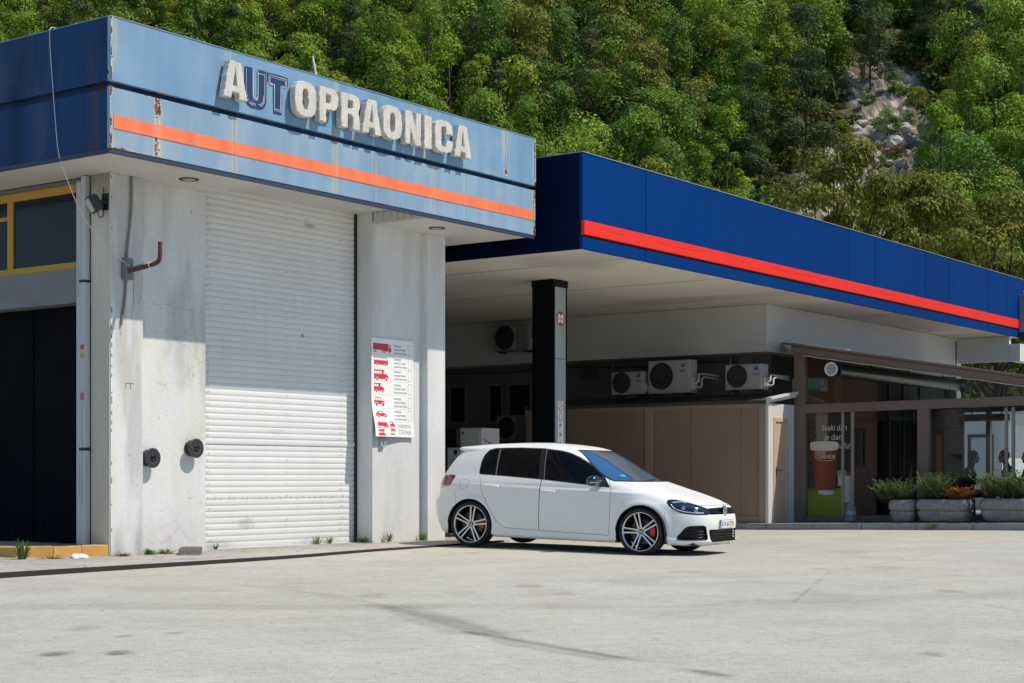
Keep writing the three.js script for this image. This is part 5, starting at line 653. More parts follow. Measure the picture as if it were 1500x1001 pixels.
  const jun = phys(0.1, 0.17, 0.035, 0.75, { vertexColors: true, side: THREE.DoubleSide, transmission: 0.25 }), rust = phys(0.3, 0.1, 0.03, 0.85, { vertexColors: true, side: THREE.DoubleSide });
  shrub(-12.1, ys[0] - 0.04, 0.75, 0.46, 120, 11, jun, 'juniper_shrub', 'spreading green juniper overhanging the shortest planter', -0.1);
  shrub(-11.35, ys[1] - 0.04, 0.7, 0.55, 120, 12, jun, 'juniper_shrub', 'green juniper beside the rust coloured one in the middle planter', 0.1);
  shrub(-10.85, ys[1] - 0.03, 0.4, 0.28, 110, 13, rust, 'dry_juniper', 'low rust coloured dried shrub in the middle planter');
  shrub(-9.95, ys[2] - 0.04, 1.1, 0.56, 190, 14, jun, 'juniper_shrub', 'dense green juniper in the planter at the street end');
}
// guests at a table behind the planters
{
  const sdCap = (p, a, b, ra, rb) => { const ax = p[0] - a[0], ay = p[1] - a[1], az = p[2] - a[2], bxx = b[0] - a[0], by = b[1] - a[1], bz = b[2] - a[2], t = clamp((ax * bxx + ay * by + az * bz) / (bxx * bxx + by * by + bz * bz)); return Math.hypot(ax - bxx * t, ay - by * t, az - bz * t) - lerp(ra, rb, t); };
  const field = (lo, size, res, f) => { // mesh of a distance field in a cube
    const mc = new MarchingCubes(res, new THREE.MeshStandardMaterial(), false, false, 120000); mc.isolation = 0;
    for (let k = 0; k < res; k++) for (let j = 0; j < res; j++) for (let i = 0; i < res; i++) mc.field[i + j * res + k * res * res] = -f([lo[0] + size * i / res, lo[1] + size * j / res, lo[2] + size * k / res]);
    mc.update(); const n = mc.count, p = new Float32Array(n * 3); for (let i = 0; i < n; i++) for (let c = 0; c < 3; c++) p[i * 3 + c] = lo[c] + size * (mc.positionArray[i * 3 + c] + 1) / 2;
    const g = new THREE.BufferGeometry(); g.setAttribute('position', new THREE.BufferAttribute(p, 3)); g.setAttribute('normal', new THREE.BufferAttribute(mc.normalArray.slice(0, n * 3).map((v) => v), 3)); g.computeVertexNormals(); return g;
  };
  const smin = (a, b, k) => { const h = Math.max(k - Math.abs(a - b), 0) / k; return Math.min(a, b) - h * h * k * 0.25; };
  const person = (at, turn, label, shirt, skinC, hairC) => { // seated, leaning on the table, hands together
    const t = thing('person', label, 'person', at, { turn, group: undefined });
    const J = { hip: [0, 0.5, 0], chest: [0, 0.86, 0.08], neck: [0, 1.05, 0.12], head: [0, 1.22, 0.17] };
    const bones = [[J.hip, J.chest, 0.15, 0.145], [[-0.12, 0.96, 0.09], [0.12, 0.96, 0.09], 0.085, 0.085], [[0, 0.98, 0.1], J.head, 0.062, 0.055]];
    for (const s of [-1, 1]) bones.push([[s * 0.18, 0.98, 0.09], [s * 0.24, 0.74, 0.18], 0.058, 0.048], [[s * 0.24, 0.74, 0.18], [s * 0.07, 0.78, 0.4], 0.046, 0.034], [[s * 0.09, 0.5, 0.02], [s * 0.13, 0.5, 0.42], 0.095, 0.068], [[s * 0.13, 0.5, 0.42], [s * 0.13, 0.1, 0.46], 0.06, 0.042], [[s * 0.13, 0.06, 0.44], [s * 0.14, 0.045, 0.6], 0.042, 0.036], [[s * 0.07, 0.785, 0.4], [s * 0.04, 0.79, 0.46], 0.032, 0.03]);
    for (const s of [-1, 1]) for (let f = 0; f < 4; f++) bones.push([[s * (0.055 - f * 0.001), 0.775 + f * 0.017, 0.455], [s * 0.012 + s * 0.012 * (f % 2), 0.772 + f * 0.017, 0.5 - 0.004 * f], 0.011, 0.009]);
    local(t, 'body', field([-0.7, 0, -0.5], 1.4, 104, (p) => { let d = 9; for (const [a, b, ra, rb] of bones) d = smin(d, sdCap(p, a, b, ra, rb), 0.035); return d; }), shirt);
    const H = J.head, head = (p) => { const q = [(p[0] - H[0]) / 0.078, (p[1] - H[1]) / 0.115, (p[2] - H[2]) / 0.096]; let d = (Math.hypot(...q) - 1) * 0.08; d = smin(d, sdCap(p, [0, H[1] - 0.02, H[2] + 0.09], [0, H[1] - 0.035, H[2] + 0.112], 0.01, 0.014), 0.02); d = smin(d, sdCap(p, [0, H[1] - 0.09, H[2] + 0.06], [0, H[1] - 0.085, H[2] + 0.065], 0.03, 0.03), 0.03); for (const s of [-1, 1]) { d = smin(d, sdCap(p, [s * 0.08, H[1] - 0.02, H[2]], [s * 0.084, H[1] + 0.02, H[2] - 0.01], 0.012, 0.014), 0.01); d = Math.max(d, 0.014 - Math.hypot(p[0] - s * 0.032, p[1] - H[1], p[2] - H[2] - 0.098)); } d = Math.max(d, 0.006 - Math.hypot((p[0]) / 3, p[1] - H[1] + 0.062, p[2] - H[2] - 0.1)); return d; };
    local(t, 'head', field([-0.16, H[1] - 0.16, H[2] - 0.16], 0.32, 72, head), skinC);
    local(t, 'hair', field([-0.16, H[1] - 0.16, H[2] - 0.16], 0.32, 64, (p) => { const q = [(p[0]) / 0.088, (p[1] - H[1] - 0.02) / 0.118, (p[2] - H[2] + 0.012) / 0.106]; const d = (Math.hypot(...q) - 1) * 0.09; return Math.max(d, p[2] - H[2] - 0.05 + (p[1] > H[1] + 0.06 ? -0.05 : 0.02) - (p[1] - H[1]) * 0.2, H[1] - 0.05 - p[1] - (p[2] < H[2] - 0.02 ? 0.04 : 0)); }), hairC);
    const e = []; for (const s of [-1, 1]) e.push(new THREE.SphereGeometry(0.011, 10, 8).translate(s * 0.032, H[1], H[2] + 0.084)); local(t, 'eyes', e, std(0.3, 0.3, 0.3, 0.3)); return t;
  };
  const fy = CL(-11.3), dk = std(0.02, 0.02, 0.024, 0.9), hair = std(0.012, 0.01, 0.009, 0.8), skin = std(0.32, 0.19, 0.13, 0.6);
  person([31.45, fy, -11.75], 0.4, 'person in black clothes sitting at the café table, nearest the middle post', dk, skin, hair);
  person([32.2, fy + 0.02, -11.05], 3.5, 'person in a blue-grey shirt leaning over the café table before the white kiosk', std(0.16, 0.17, 0.22, 0.9), skin, hair);
  person([31.9, fy, -10.5], 3.9, 'person in a dark red top sitting at the café beside the glazing bars', std(0.08, 0.02, 0.025, 0.9), skin, hair);
  const chair = (at, turn, label) => { const c = thing('cafe_chair', label, 'chair', at, { turn, group: 'dark café chairs' }); local(c, 'seat', bx(-0.22, 0.22, 0.36, 0.4, -0.22, 0.22, 0.012), dk); local(c, 'backrest', bx(-0.21, 0.21, 0.5, 0.85, -0.26, -0.23, 0.012), dk); for (const [x, z] of [[-0.2, -0.22], [0.2, -0.22], [-0.2, 0.2], [0.2, 0.2]]) local(c, 'leg', bar([x, 0, z * 1.1], [x, z < 0 ? 0.85 : 0.37, z * (z < 0 ? 1.1 : 1)], 0.014), darkMetal); };
  chair([31.45, fy, -11.78], 0.4, 'dark café chair under the person nearest the middle post'); chair([32.2, fy, -11.02], 3.5, 'dark café chair under the person in the blue-grey shirt'); chair([31.9, fy, -10.47], 3.9, 'dark café chair under the person in the dark red top'); chair([30.6, fy, -12.9], 1.2, 'empty dark café chair behind the shortest planter');
  const tb = thing('cafe_table', 'small dark café table between the seated guests', 'table', [31.7, fy, -11.25]); local(tb, 'table_top', lathe([[0.001, 0.74], [0.39, 0.74], [0.4, 0.73], [0.39, 0.715], [0.001, 0.715]], 32), dk); local(tb, 'stem', bar([0, 0.02, 0], [0, 0.72, 0], 0.03), darkMetal); local(tb, 'base', lathe([[0.001, 0.03], [0.22, 0.015], [0.23, 0]], 24), darkMetal);
}
// bright kiosk beyond the café
{
  const k = thing('white_kiosk', 'white kiosk with a dark framed door and flared roof, seen through the café glass', 'kiosk', [50, 0, -16]);
  const w = std(0.66, 0.68, 0.7, 0.5);
  part(k, 'body', bx(48.6, 51.5, 0, 2.75, -18.6, -17.0), w); part(k, 'roof', [prism([[-18.7, 2.75], [-16.9, 2.75], [-16.9, 3.0], [-17.3, 3.12], [-18.7, 2.9]], 'x', 48.5, 51.6), prism([[-16.9, 2.9], [-16.2, 2.86], [-16.2, 2.94], [-16.9, 3.06]], 'x', 48.7, 51.4, 0.01)], w);
  part(k, 'door_frame', [bx(48.57, 48.6, 0.1, 2.3, -17.36, -17.26), bx(48.57, 48.6, 0.1, 2.3, -18.06, -17.96), bx(48.57, 48.6, 2.2, 2.3, -17.96, -17.36)], std(0.02, 0.02, 0.025, 0.5)); part(k, 'door', bx(48.58, 48.6, 0.1, 2.2, -17.96, -17.36), std(0.5, 0.55, 0.6, 0.3));
  part(k, 'notice', bx(48.7, 51.4, 0.6, 2.6, -16.99, -16.98), new THREE.MeshStandardMaterial({ roughness: 0.5, map: canvasTex(256, 256, (c) => { c.fillStyle = '#e9e9e6'; c.fillRect(0, 0, 256, 256); c.fillStyle = '#55595c'; for (let i = 0; i < 9; i++) c.fillRect(24, 20 + i * 26, 150 + 50 * hash(i, 3), 9); }) }));
  const s = thing('grey_counter', 'low grey counter with an orange band beside the white kiosk', 'counter', [47, 0, -14]);
  part(s, 'front', bx(46.5, 48.5, 0.03, 1.35, -15.0, -13.0, 0.02), std(0.4, 0.42, 0.45, 0.5)); part(s, 'band', bx(46.48, 46.5, 1.15, 1.3, -14.98, -13.02), std(0.6, 0.22, 0.05, 0.5)); part(s, 'top', bx(46.45, 48.55, 1.35, 1.4, -15.05, -12.95, 0.01), std(0.5, 0.5, 0.5, 0.4));
}
// ---------------------------------------------------------------- the white hatchback
// own axes: x forward, y up, z to its right side; body = stack of plan outlines, cut along panel edges
const pchip = (K) => { const n = K.length, d = [], m = []; for (let i = 0; i < n - 1; i++) d.push((K[i + 1][1] - K[i][1]) / (K[i + 1][0] - K[i][0])); for (let i = 0; i < n; i++) m.push(i === 0 ? d[0] : i === n - 1 ? d[n - 2] : d[i - 1] * d[i] <= 0 ? 0 : 2 * d[i - 1] * d[i] / (d[i - 1] + d[i])); return (x) => { if (x <= K[0][0]) return K[0][1]; if (x >= K[n - 1][0]) return K[n - 1][1]; let i = 0; while (x > K[i + 1][0]) i++; const h = K[i + 1][0] - K[i][0], t = (x - K[i][0]) / h, t2 = t * t, t3 = t2 * t; return (2 * t3 - 3 * t2 + 1) * K[i][1] + (t3 - 2 * t2 + t) * h * m[i] + (-2 * t3 + 3 * t2) * K[i + 1][1] + (t3 - t2) * h * m[i + 1]; }; };
const CAR = {
  yb: 0.155, yt: 1.48, xc: -0.4,
  xf: pchip([[0.155, 2.05], [0.19, 2.13], [0.215, 2.165], [0.235, 2.15], [0.3, 2.15], [0.45, 2.165], [0.53, 2.155], [0.59, 2.13], [0.65, 2.1], [0.685, 2.055], [0.72, 1.965], [0.765, 1.83], [0.82, 1.64], [0.875, 1.43], [0.92, 1.27], [0.95, 1.165], [0.965, 1.12], [0.985, 1.07], [1.08, 0.885], [1.2, 0.665], [1.3, 0.49], [1.38, 0.33], [1.41, 0.235], [1.437, 0.1], [1.457, -0.08], [1.472, -0.3], [1.48, -0.56]]),
  xr: pchip([[0.155, -1.86], [0.2, -1.93], [0.3, -1.985], [0.45, -2.025], [0.6, -2.03], [0.66, -2.0], [0.7, -1.965], [0.85, -1.945], [0.98, -1.915], [1.03, -1.89], [1.1, -1.855], [1.2, -1.8], [1.3, -1.735], [1.34, -1.715], [1.352, -1.76], [1.372, -1.775], [1.39, -1.755], [1.4, -1.68], [1.416, -1.55], [1.436, -1.36], [1.455, -1.12], [1.47, -0.85], [1.48, -0.56]]),
  w: pchip([[0.155, 0.8], [0.17, 0.845], [0.215, 0.872], [0.25, 0.872], [0.275, 0.862], [0.33, 0.868], [0.5, 0.884], [0.66, 0.892], [0.78, 0.89], [0.835, 0.886], [0.86, 0.876], [0.91, 0.864], [0.955, 0.846], [1.0, 0.825], [1.08, 0.795], [1.2, 0.75], [1.3, 0.7], [1.38, 0.65], [1.413, 0.61], [1.438, 0.545], [1.458, 0.44], [1.471, 0.29], [1.48, 0]]),
  nf: pchip([[0.155, 5], [0.5, 4.6], [0.7, 4.4], [0.8, 4.6], [0.95, 5.2], [1.0, 4.6], [1.1, 4.2], [1.38, 4], [1.44, 3], [1.48, 2.2]]),
  nr: pchip([[0.155, 5], [0.6, 5.5], [0.9, 6], [1.2, 5.2], [1.38, 4.5], [1.44, 3], [1.48, 2.2]]),
};
function carPoint(y, q) { // q 0..1: nose centre, right flank, tail centre; q past the flank is walked by length
  const w = CAR.w(y), front = q < 0.5, a = front ? CAR.xf(y) - CAR.xc : CAR.xc - CAR.xr(y), n = front ? CAR.nf(y) : CAR.nr(y);
  const t = front ? q * 2 : (1 - q) * 2; // 0 at the bumper centre, 1 at mid flank
  const L = w / (w + a) ; let X, Z; // first part across the nose, second along the flank
  const s = t * (w + a), k = 0.62;
  // march a superellipse by a blend of its two coordinates
  const th = Math.atan2(Math.pow(Math.max(1e-9, s / (w + a)), 1), 1 - s / (w + a)); const c = Math.pow(Math.cos(th), 2 / n), d = Math.pow(Math.sin(th), 2 / n);
  return [CAR.xc + (front ? 1 : -1) * a * c, y, w * d];
}
function outline(y, N) { // N+1 points evenly spread by length from nose centre round the right flank to tail centre
  const fine = [], M = 900; for (let i = 0; i <= M; i++) fine.push(carPoint(y, i / M));
  const len = [0]; for (let i = 1; i <= M; i++) len.push(len[i - 1] + Math.hypot(fine[i][0] - fine[i - 1][0], fine[i][2] - fine[i - 1][2]));
  const out = []; let j = 0; for (let i = 0; i <= N; i++) { const s = len[M] * i / N; while (j < M - 1 && len[j + 1] < s) j++; const t = len[j + 1] > len[j] ? (s - len[j]) / (len[j + 1] - len[j]) : 0; out.push([lerp(fine[j][0], fine[j + 1][0], t), y, lerp(fine[j][2], fine[j + 1][2], t)]); } return out;
}
const WX = 1.2875, WY = 0.32;
const carSkin = (() => {
  const ys = [], acc = [0], S = 1200; for (let i = 1; i <= S; i++) { const f = (k) => lerp(CAR.yb, CAR.yt, k / S), a = f(i - 1), b = f(i); acc.push(acc[i - 1] + (b - a) * 1.2 + 0.5 * Math.abs(CAR.xf(b) - CAR.xf(a)) + 0.35 * Math.abs(CAR.xr(b) - CAR.xr(a)) + 0.6 * Math.abs(CAR.w(b) - CAR.w(a))); }
  const NR = 150, NC = 170; let j = 0; for (let i = 0; i <= NR; i++) { const s = acc[S] * i / NR; while (j < S - 1 && acc[j + 1] < s) j++; ys.push(lerp(CAR.yb, CAR.yt, (j + (s - acc[j]) / (acc[j + 1] - acc[j] || 1)) / S)); }
  const P = ys.map((y) => outline(y, NC));
  for (const row of P) for (const p of row) { // wheel arch flares and the shoulder crease
    for (const wx of [WX, -WX]) { const r = Math.hypot(p[0] - wx, p[1] - WY); if (p[2] > 0.6 && p[1] < 0.86) p[2] += 0.016 * smooth(0.45, 0.37, r) * smooth(0.15, 0.25, p[1]); }
    if (p[2] > 0.7 && p[0] < 1.5 && p[0] > -1.7) p[2] += 0.005 * smooth(0.035, 0, Math.abs(p[1] - (0.845 - 0.02 * p[0])));
    if (p[0] > 1.05 && p[1] > 0.72 && p[1] < 1.0) { const e = Math.abs(Math.abs(p[2]) - (0.62 - 0.16 * smooth(1.1, 2.0, p[0]))); p[1] += 0.008 * smooth(0.06, 0, e); }
  }
  const vs = P.map((row, r) => row.map((p, c) => { const A = P[Math.min(NR, r + 1)][c], B = P[Math.max(0, r - 1)][c], C = c < NC ? row[c + 1] : [row[c - 1][0], p[1], -row[c - 1][2]], D = c > 0 ? row[c - 1] : [row[1][0], p[1], -row[1][2]];
    const u = [A[0] - B[0], A[1] - B[1], A[2] - B[2]], v = [C[0] - D[0], C[1] - D[1], C[2] - D[2]]; let n = [v[1] * u[2] - v[2] * u[1], v[2] * u[0] - v[0] * u[2], v[0] * u[1] - v[1] * u[0]]; const l = Math.hypot(...n); if (l < 1e-9) n = [0, 1, 0]; else n = n.map((q) => q / l); if (r === NR) n = [0, 1, 0]; return [...p, ...n]; }));
  const m = vs[75][40]; const sg = (m[3] * (m[0] - CAR.xc) + m[5] * m[2]) < 0 ? -1 : 1; if (sg < 0) for (const row of vs) for (const v of row) { if (!(v[3] === 0 && v[4] === 1)) { v[3] *= -1; v[4] *= -1; v[5] *= -1; } }
  const tris = [], push = (a, b, c) => { // wind along the normal
    const u = [b[0] - a[0], b[1] - a[1], b[2] - a[2]], v = [c[0] - a[0], c[1] - a[1], c[2] - a[2]], n = [u[1] * v[2] - u[2] * v[1], u[2] * v[0] - u[0] * v[2], u[0] * v[1] - u[1] * v[0]]; const d = n[0] * (a[3] + b[3] + c[3]) + n[1] * (a[4] + b[4] + c[4]) + n[2] * (a[5] + b[5] + c[5]); if (Math.hypot(...n) < 1e-10) return; tris.push(d < 0 ? [a, c, b] : [a, b, c]); };
  for (let r = 0; r < NR; r++) for (let c = 0; c < NC; c++) { const a = vs[r][c], b = vs[r][c + 1], d = vs[r + 1][c], e = vs[r + 1][c + 1]; push(a, b, e); push(a, e, d); }
  return tris; // right half, z >= 0
})();
function cut(tris, f) { // split along f = 0; returns [inside (f < 0), outside]
  const ins = [], out = [], val = new Map(), F = (v) => { let x = val.get(v); if (x === undefined) { x = f(v[0], v[1], v[2], v); if (Math.abs(x) < 1e-7) x = 1e-7; val.set(v, x); } return x; };
  const mid = (a, b) => { const t = F(a) / (F(a) - F(b)), v = a.map((x, i) => lerp(x, b[i], t)); val.set(v, 1e-7); return v; };
  for (const t of tris) { const s = t.map(F), k = s.filter((x) => x < 0).length; if (k === 0) { out.push(t); continue; } if (k === 3) { ins.push(t); continue; }
    const i = k === 1 ? s.findIndex((x) => x < 0) : s.findIndex((x) => x >= 0), a = t[i], b = t[(i + 1) % 3], c = t[(i + 2) % 3], p = mid(a, b), q = mid(a, c), one = k === 1 ? ins : out, two = k === 1 ? out : ins; one.push([a, p, q]); two.push([p, b, c], [p, c, q]); }
  return [ins, out];
}
function sdPoly(px, py, v) { let d = 1e9, s = 1; for (let i = 0, j = v.length - 1; i < v.length; j = i++) { const ex = v[j][0] - v[i][0], ey = v[j][1] - v[i][1], wx = px - v[i][0], wy = py - v[i][1], t = clamp((wx * ex + wy * ey) / (ex * ex + ey * ey)), bx_ = wx - ex * t, by = wy - ey * t; d = Math.min(d, bx_ * bx_ + by * by); const c1 = py >= v[i][1], c2 = py < v[j][1], c3 = ex * wy > ey * wx; if ((c1 && c2 && c3) || (!c1 && !c2 && !c3)) s = -s; } return s * Math.sqrt(d); }
const roundPoly = (pts, n = 6) => { const c = new THREE.CatmullRomCurve3(pts.map((p) => V(p[0], p[1], 0)), true, 'centripetal'); return c.getPoints(pts.length * n).slice(0, -1).map((p) => [p.x, p.y]); };
const sdLine = (x, y, pts) => { let d = 9; for (let i = 1; i < pts.length; i++) d = Math.min(d, segDist(x, y, pts[i - 1], pts[i])); return d; };
function soup(tris, mirror, lift = 0) { const n = tris.length * 3, p = new Float32Array(n * 3), q = new Float32Array(n * 3), uv = new Float32Array(n * 2); let o = 0; for (const t of tris) for (let k = 0; k < 3; k++) { const v = t[mirror ? 2 - k : k], s = mirror ? -1 : 1, l = Math.hypot(v[3], v[4], v[5]) || 1; p[o * 3] = v[0] + v[3] / l * lift; p[o * 3 + 1] = v[1] + v[4] / l * lift; p[o * 3 + 2] = s * (v[2] + v[5] / l * lift); q[o * 3] = v[3] / l; q[o * 3 + 1] = v[4] / l; q[o * 3 + 2] = s * v[5] / l; uv[o * 2] = v[0]; uv[o * 2 + 1] = v[1]; o++; } const g = new THREE.BufferGeometry(); g.setAttribute('position', new THREE.BufferAttribute(p, 3)); g.setAttribute('normal', new THREE.BufferAttribute(q, 3)); g.setAttribute('uv', new THREE.BufferAttribute(uv, 2)); return g; }
const both = (tris, lift) => mergeGeometries([soup(tris, false, lift), soup(tris, true, lift)]);
{
  const car = thing('parked_car', 'white lowered five-door hatchback with tinted windows and five double-spoke wheels', 'car', [19.1973, 0.0111, -12.7448]);
  car.quaternion.setFromRotationMatrix(new THREE.Matrix4().makeBasis(V(0.14208, -0.02717, 0.98948), V(0.00386, 0.99963, 0.0269), V(-0.98985, 0.0, 0.14213)));
  const paint = phys(0.8, 0.8, 0.775, 0.5, { clearcoat: 0.28, clearcoatRoughness: 0.04, specularIntensity: 0.4 }), blk = std(0.008, 0.008, 0.009, 0.45), gap = std(0.02, 0.02, 0.02, 0.8), gloss = phys(0.005, 0.005, 0.006, 0.25, { specularIntensity: 0.6 });
  const tint = phys(0.004, 0.004, 0.005, 0.03, { specularIntensity: 0.4 }), chrome = std(0.75, 0.76, 0.78, 0.12, { metalness: 1 });
  let T = carSkin, A;
  // wheel openings
  for (const wx of [WX, -WX]) [A, T] = cut(T, (x, y, z) => z < 0.45 ? 1 : y > WY ? Math.hypot(x - wx, y - WY) - 0.352 : Math.abs(x - wx) - 0.352 + (WY - y) * 0.06);
  // glass
  const DLO = [[-1.19, 1.015], [-1.2, 1.075], [-1.195, 1.205], [-1.17, 1.295], [-1.12, 1.355], [-1.03, 1.387], [-0.65, 1.402], [-0.28, 1.398], [0.0, 1.372], [0.13, 1.345], [0.28, 1.29], [0.49, 1.185], [0.68, 1.05], [0.825, 0.9], [0.825, 0.888], [0.4, 0.922], [-0.18, 0.966], [-0.8, 1.0]];
  const dlo = (x, y) => sdPoly(x, y, DLO), side = (z) => z > 0.5;
  let glass, seal; [glass, T] = cut(T, (x, y, z) => side(z) && y > 0.86 ? dlo(x, y) : 1); [glass, seal] = cut(glass, (x, y) => dlo(x, y) + 0.013);
  let rest, quarter, rearWin, frontWin, bar1, bar2, sail; const l1 = (x, y) => x - lerp(-0.92, -0.945, (y - 0.99) / 0.4), l2 = (x, y) => x - lerp(-0.165, -0.225, (y - 0.97) / 0.42);
  [quarter, glass] = cut(glass, (x, y) => l1(x, y) + 0.009); [bar1, glass] = cut(glass, (x, y) => l1(x, y) - 0.009); [rearWin, glass] = cut(glass, (x, y) => l2(x, y) + 0.085); [bar2, glass] = cut(glass, (x, y) => l2(x, y) + 0.005); [A, glass] = cut(glass, (x, y) => l2(x, y) - 0.006); bar1 = bar1.concat(A); [sail, frontWin] = cut(glass, (x, y) => 0.66 - x);
  const wsf = (x, y, z) => { const bw = CAR.w(y), pil = 0.905 - 0.05 * smooth(1.05, 1.4, y); return Math.max(0.972 - y, y - 1.388, z - bw * pil, 0.1 - x); };
  let ws, wsEdge; [ws, T] = cut(T, wsf); [ws, wsEdge] = cut(ws, (x, y, z) => wsf(x, y, z) + 0.016);
  let rw; [rw, T] = cut(T, (x, y, z) => Math.max(1.015 - y, y - 1.335, z - 0.6 + 0.1 * (y - 1.03), x + 1.5));
  // lamps, grilles, mouldings (p = x - |z| runs round the front corner)
  const lampP = roundPoly([[0.845, 0.7], [0.87, 0.745], [1.02, 0.758], [1.25, 0.725], [1.5, 0.672], [1.66, 0.625], [1.65, 0.58], [1.42, 0.562], [1.15, 0.572], [1.0, 0.6], [0.895, 0.65]]);
  let lamp; [lamp, T] = cut(T, (x, y, z) => x > 1.3 ? sdPoly(x - z, y, lampP) : 1);
  let grille; [grille, T] = cut(T, (x, y, z) => x > 1.7 ? Math.max(y - 0.66 + 0.02 * z, 0.568 - y, 1.63 - (x - z), z - 0.47) : 1);
  let intake; const inP = [[1.0, 0.24], [1.01, 0.265], [1.13, 0.38], [1.2, 0.412], [1.46, 0.424], [1.53, 0.412], [1.59, 0.265], [1.58, 0.238], [1.45, 0.23], [1.05, 0.228]];
  [intake, T] = cut(T, (x, y, z) => x > 1.2 && z > 0.3 ? sdPoly(x - z, y, inP) : 1);
  let mouth; [mouth, T] = cut(T, (x, y, z) => x > 1.6 ? Math.max(0.208 - y, y - 0.372, z - 0.5 + (0.372 - y) * 0.25) : 1);
  let tail; const tp = [[-1.5, 0.985], [-1.55, 1.0], [-1.9, 0.99], [-2.1, 0.97], [-2.1, 0.82], [-1.75, 0.81], [-1.6, 0.825], [-1.56, 0.86]]; [tail, T] = cut(T, (x, y, z) => x < -1.3 && z > 0.42 ? sdPoly(Math.min(x, -1.3), y, tp.map((p) => [p[0] - 0.07, p[1]])) : 1); let tailW; [tailW, tail] = cut(tail, (x, y) => y - 0.845);
  // panel gaps and doors
  const rd = [[-1.195, 1.01], [-1.165, 0.97], [-1.095, 0.75], [-0.95, 0.503], [-0.856, 0.352], [-0.766, 0.295], [-0.7, 0.286], [-0.2, 0.272]], fd = [[-0.215, 0.272], [0.83, 0.25], [0.845, 0.5], [0.85, 0.69], [0.845, 0.87]];
  let gaps = [], front, rear; const fP = [...fd, [0.845, 0.89], [0.7, 1.1], [0.5, 1.22], [0.2, 1.36], [-0.24, 1.41], [-0.2, 0.98], [-0.21, 0.6]], rP = [...rd.slice(0, -1), [-0.215, 0.272], [-0.21, 0.6], [-0.2, 0.98], [-0.24, 1.41], [-0.6, 1.41], [-1.08, 1.385], [-1.19, 1.22]];
  const band = (tris, sd, w) => { const [inn, out] = cut(tris, sd), [core, rim] = cut(inn, (...v) => sd(...v) + w); gaps = gaps.concat(rim); return [core, out]; };
  const doorOf = (P) => (x, y, z) => side(z) ? sdPoly(x, y, P) : 1, low = (P, w) => { const [inn, out] = cut(T, doorOf(P)); let [core, rim] = cut(inn, (x, y, z) => sdPoly(x, y, P) + w); let up; [up, rim] = cut(rim, (x, y) => 1.0 - y); gaps = gaps.concat(rim); T = out; return core.concat(up); };
  front = low(fP, 0.0052); rear = low(rP, 0.0052);
  const flapP = roundPoly([[-1.46, 0.93], [-1.35, 0.93], [-1.34, 0.84], [-1.4, 0.8], [-1.46, 0.82]]); { const sd = (x, y, z) => side(z) && x < -1.2 ? sdPoly(x, y, flapP) : 1; const [core, out] = band(T, sd, 0.0035); T = core.concat(out); }
  const strip = (sd, w) => { const [a, b] = cut(T, sd), [rim, core] = cut(b, (...v) => sd(...v) - w); gaps = gaps.concat(rim); T = a.concat(core); };
  { const [zone, out] = cut(T, (x, y, z) => Math.max(0.98 - x, 0.67 - y, y - 0.96)); T = zone; strip((x, y, z) => z - (0.72 - 0.2 * smooth(1.0, 1.95, x)), 0.005); T = T.concat(out); }
  { const [zone, out] = cut(T, (x, y, z) => Math.max(1.8 - x, z - 0.53, Math.abs(y - 0.686) - 0.02)); T = zone; strip((x, y, z) => y - 0.684, 0.005); T = T.concat(out); }
  { const [zone, out] = cut(T, (x, y, z) => Math.max(Math.abs(y - 0.52) - 0.08, x - 1.75, 1.55 - x)); T = zone; strip((x, y, z) => x - lerp(1.63, 1.6, (y - 0.45) / 0.15), 0.0035); T = T.concat(out); }
  { const [zone, out] = cut(T, (x, y, z) => Math.max(Math.abs(y - 0.66) - 0.125, x + 1.45, -1.65 - x, 0.5 - z)); T = zone; strip((x, y, z) => x - lerp(-1.5, -1.565, (y - 0.53) / 0.26), 0.004); T = T.concat(out); }
  let lip; [lip, T] = cut(T, (x, y) => x > 1.45 || x < -1.6 ? 9 : y - 0.268);
  local(car, 'body', both(T), paint); local(car, 'side_skirt', both(lip), paint); local(car, 'panel_gaps', both(gaps), gap); local(car, 'window_seals', mergeGeometries([both(seal), both(bar2)]), blk); local(car, 'window_bars', both(bar1), std(0.3, 0.3, 0.3, 0.3, { metalness: 0.6 }));
  const film = phys(0.09, 0.25, 0.45, 0.04, { metalness: 0.65, clearcoat: 1, clearcoatRoughness: 0.02 });
  local(car, 'windscreen', both(ws), film); local(car, 'windscreen_seal', both(wsEdge), blk); local(car, 'rear_window', both(rw), tint);
  for (const [m, s] of [[false, 1], [true, -1]]) {
    const d1 = local(car, 'front_door', soup(front, m), paint), d2 = local(car, 'rear_door', soup(rear, m), paint);
    for (const [d, x, y] of [[d1, -0.076, 0.815], [d2, -0.955, 0.86]]) { const h = bx(-0.105, 0.105, -0.016, 0.016, -0.012, 0.018, 0.014); h.rotateZ(-0.035); h.translate(x, y, s * 0.9); local(d, 'handle', [h, bx(x + 0.085, x + 0.11, y - 0.022, y + 0.012, s * 0.876, s * 0.91, 0.008)], paint); const dish = new THREE.SphereGeometry(0.05, 20, 12); dish.scale(0.9, 0.55, 0.1); dish.translate(x - 0.01, y - 0.022, s * 0.882); local(d, 'handle_recess', dish, paint); }
    local(car, 'side_window', soup(frontWin, m), tint); local(car, 'side_window', soup(rearWin, m), tint); local(car, 'side_window', soup(quarter, m), tint); local(car, 'mirror_base', soup(sail, m), blk);
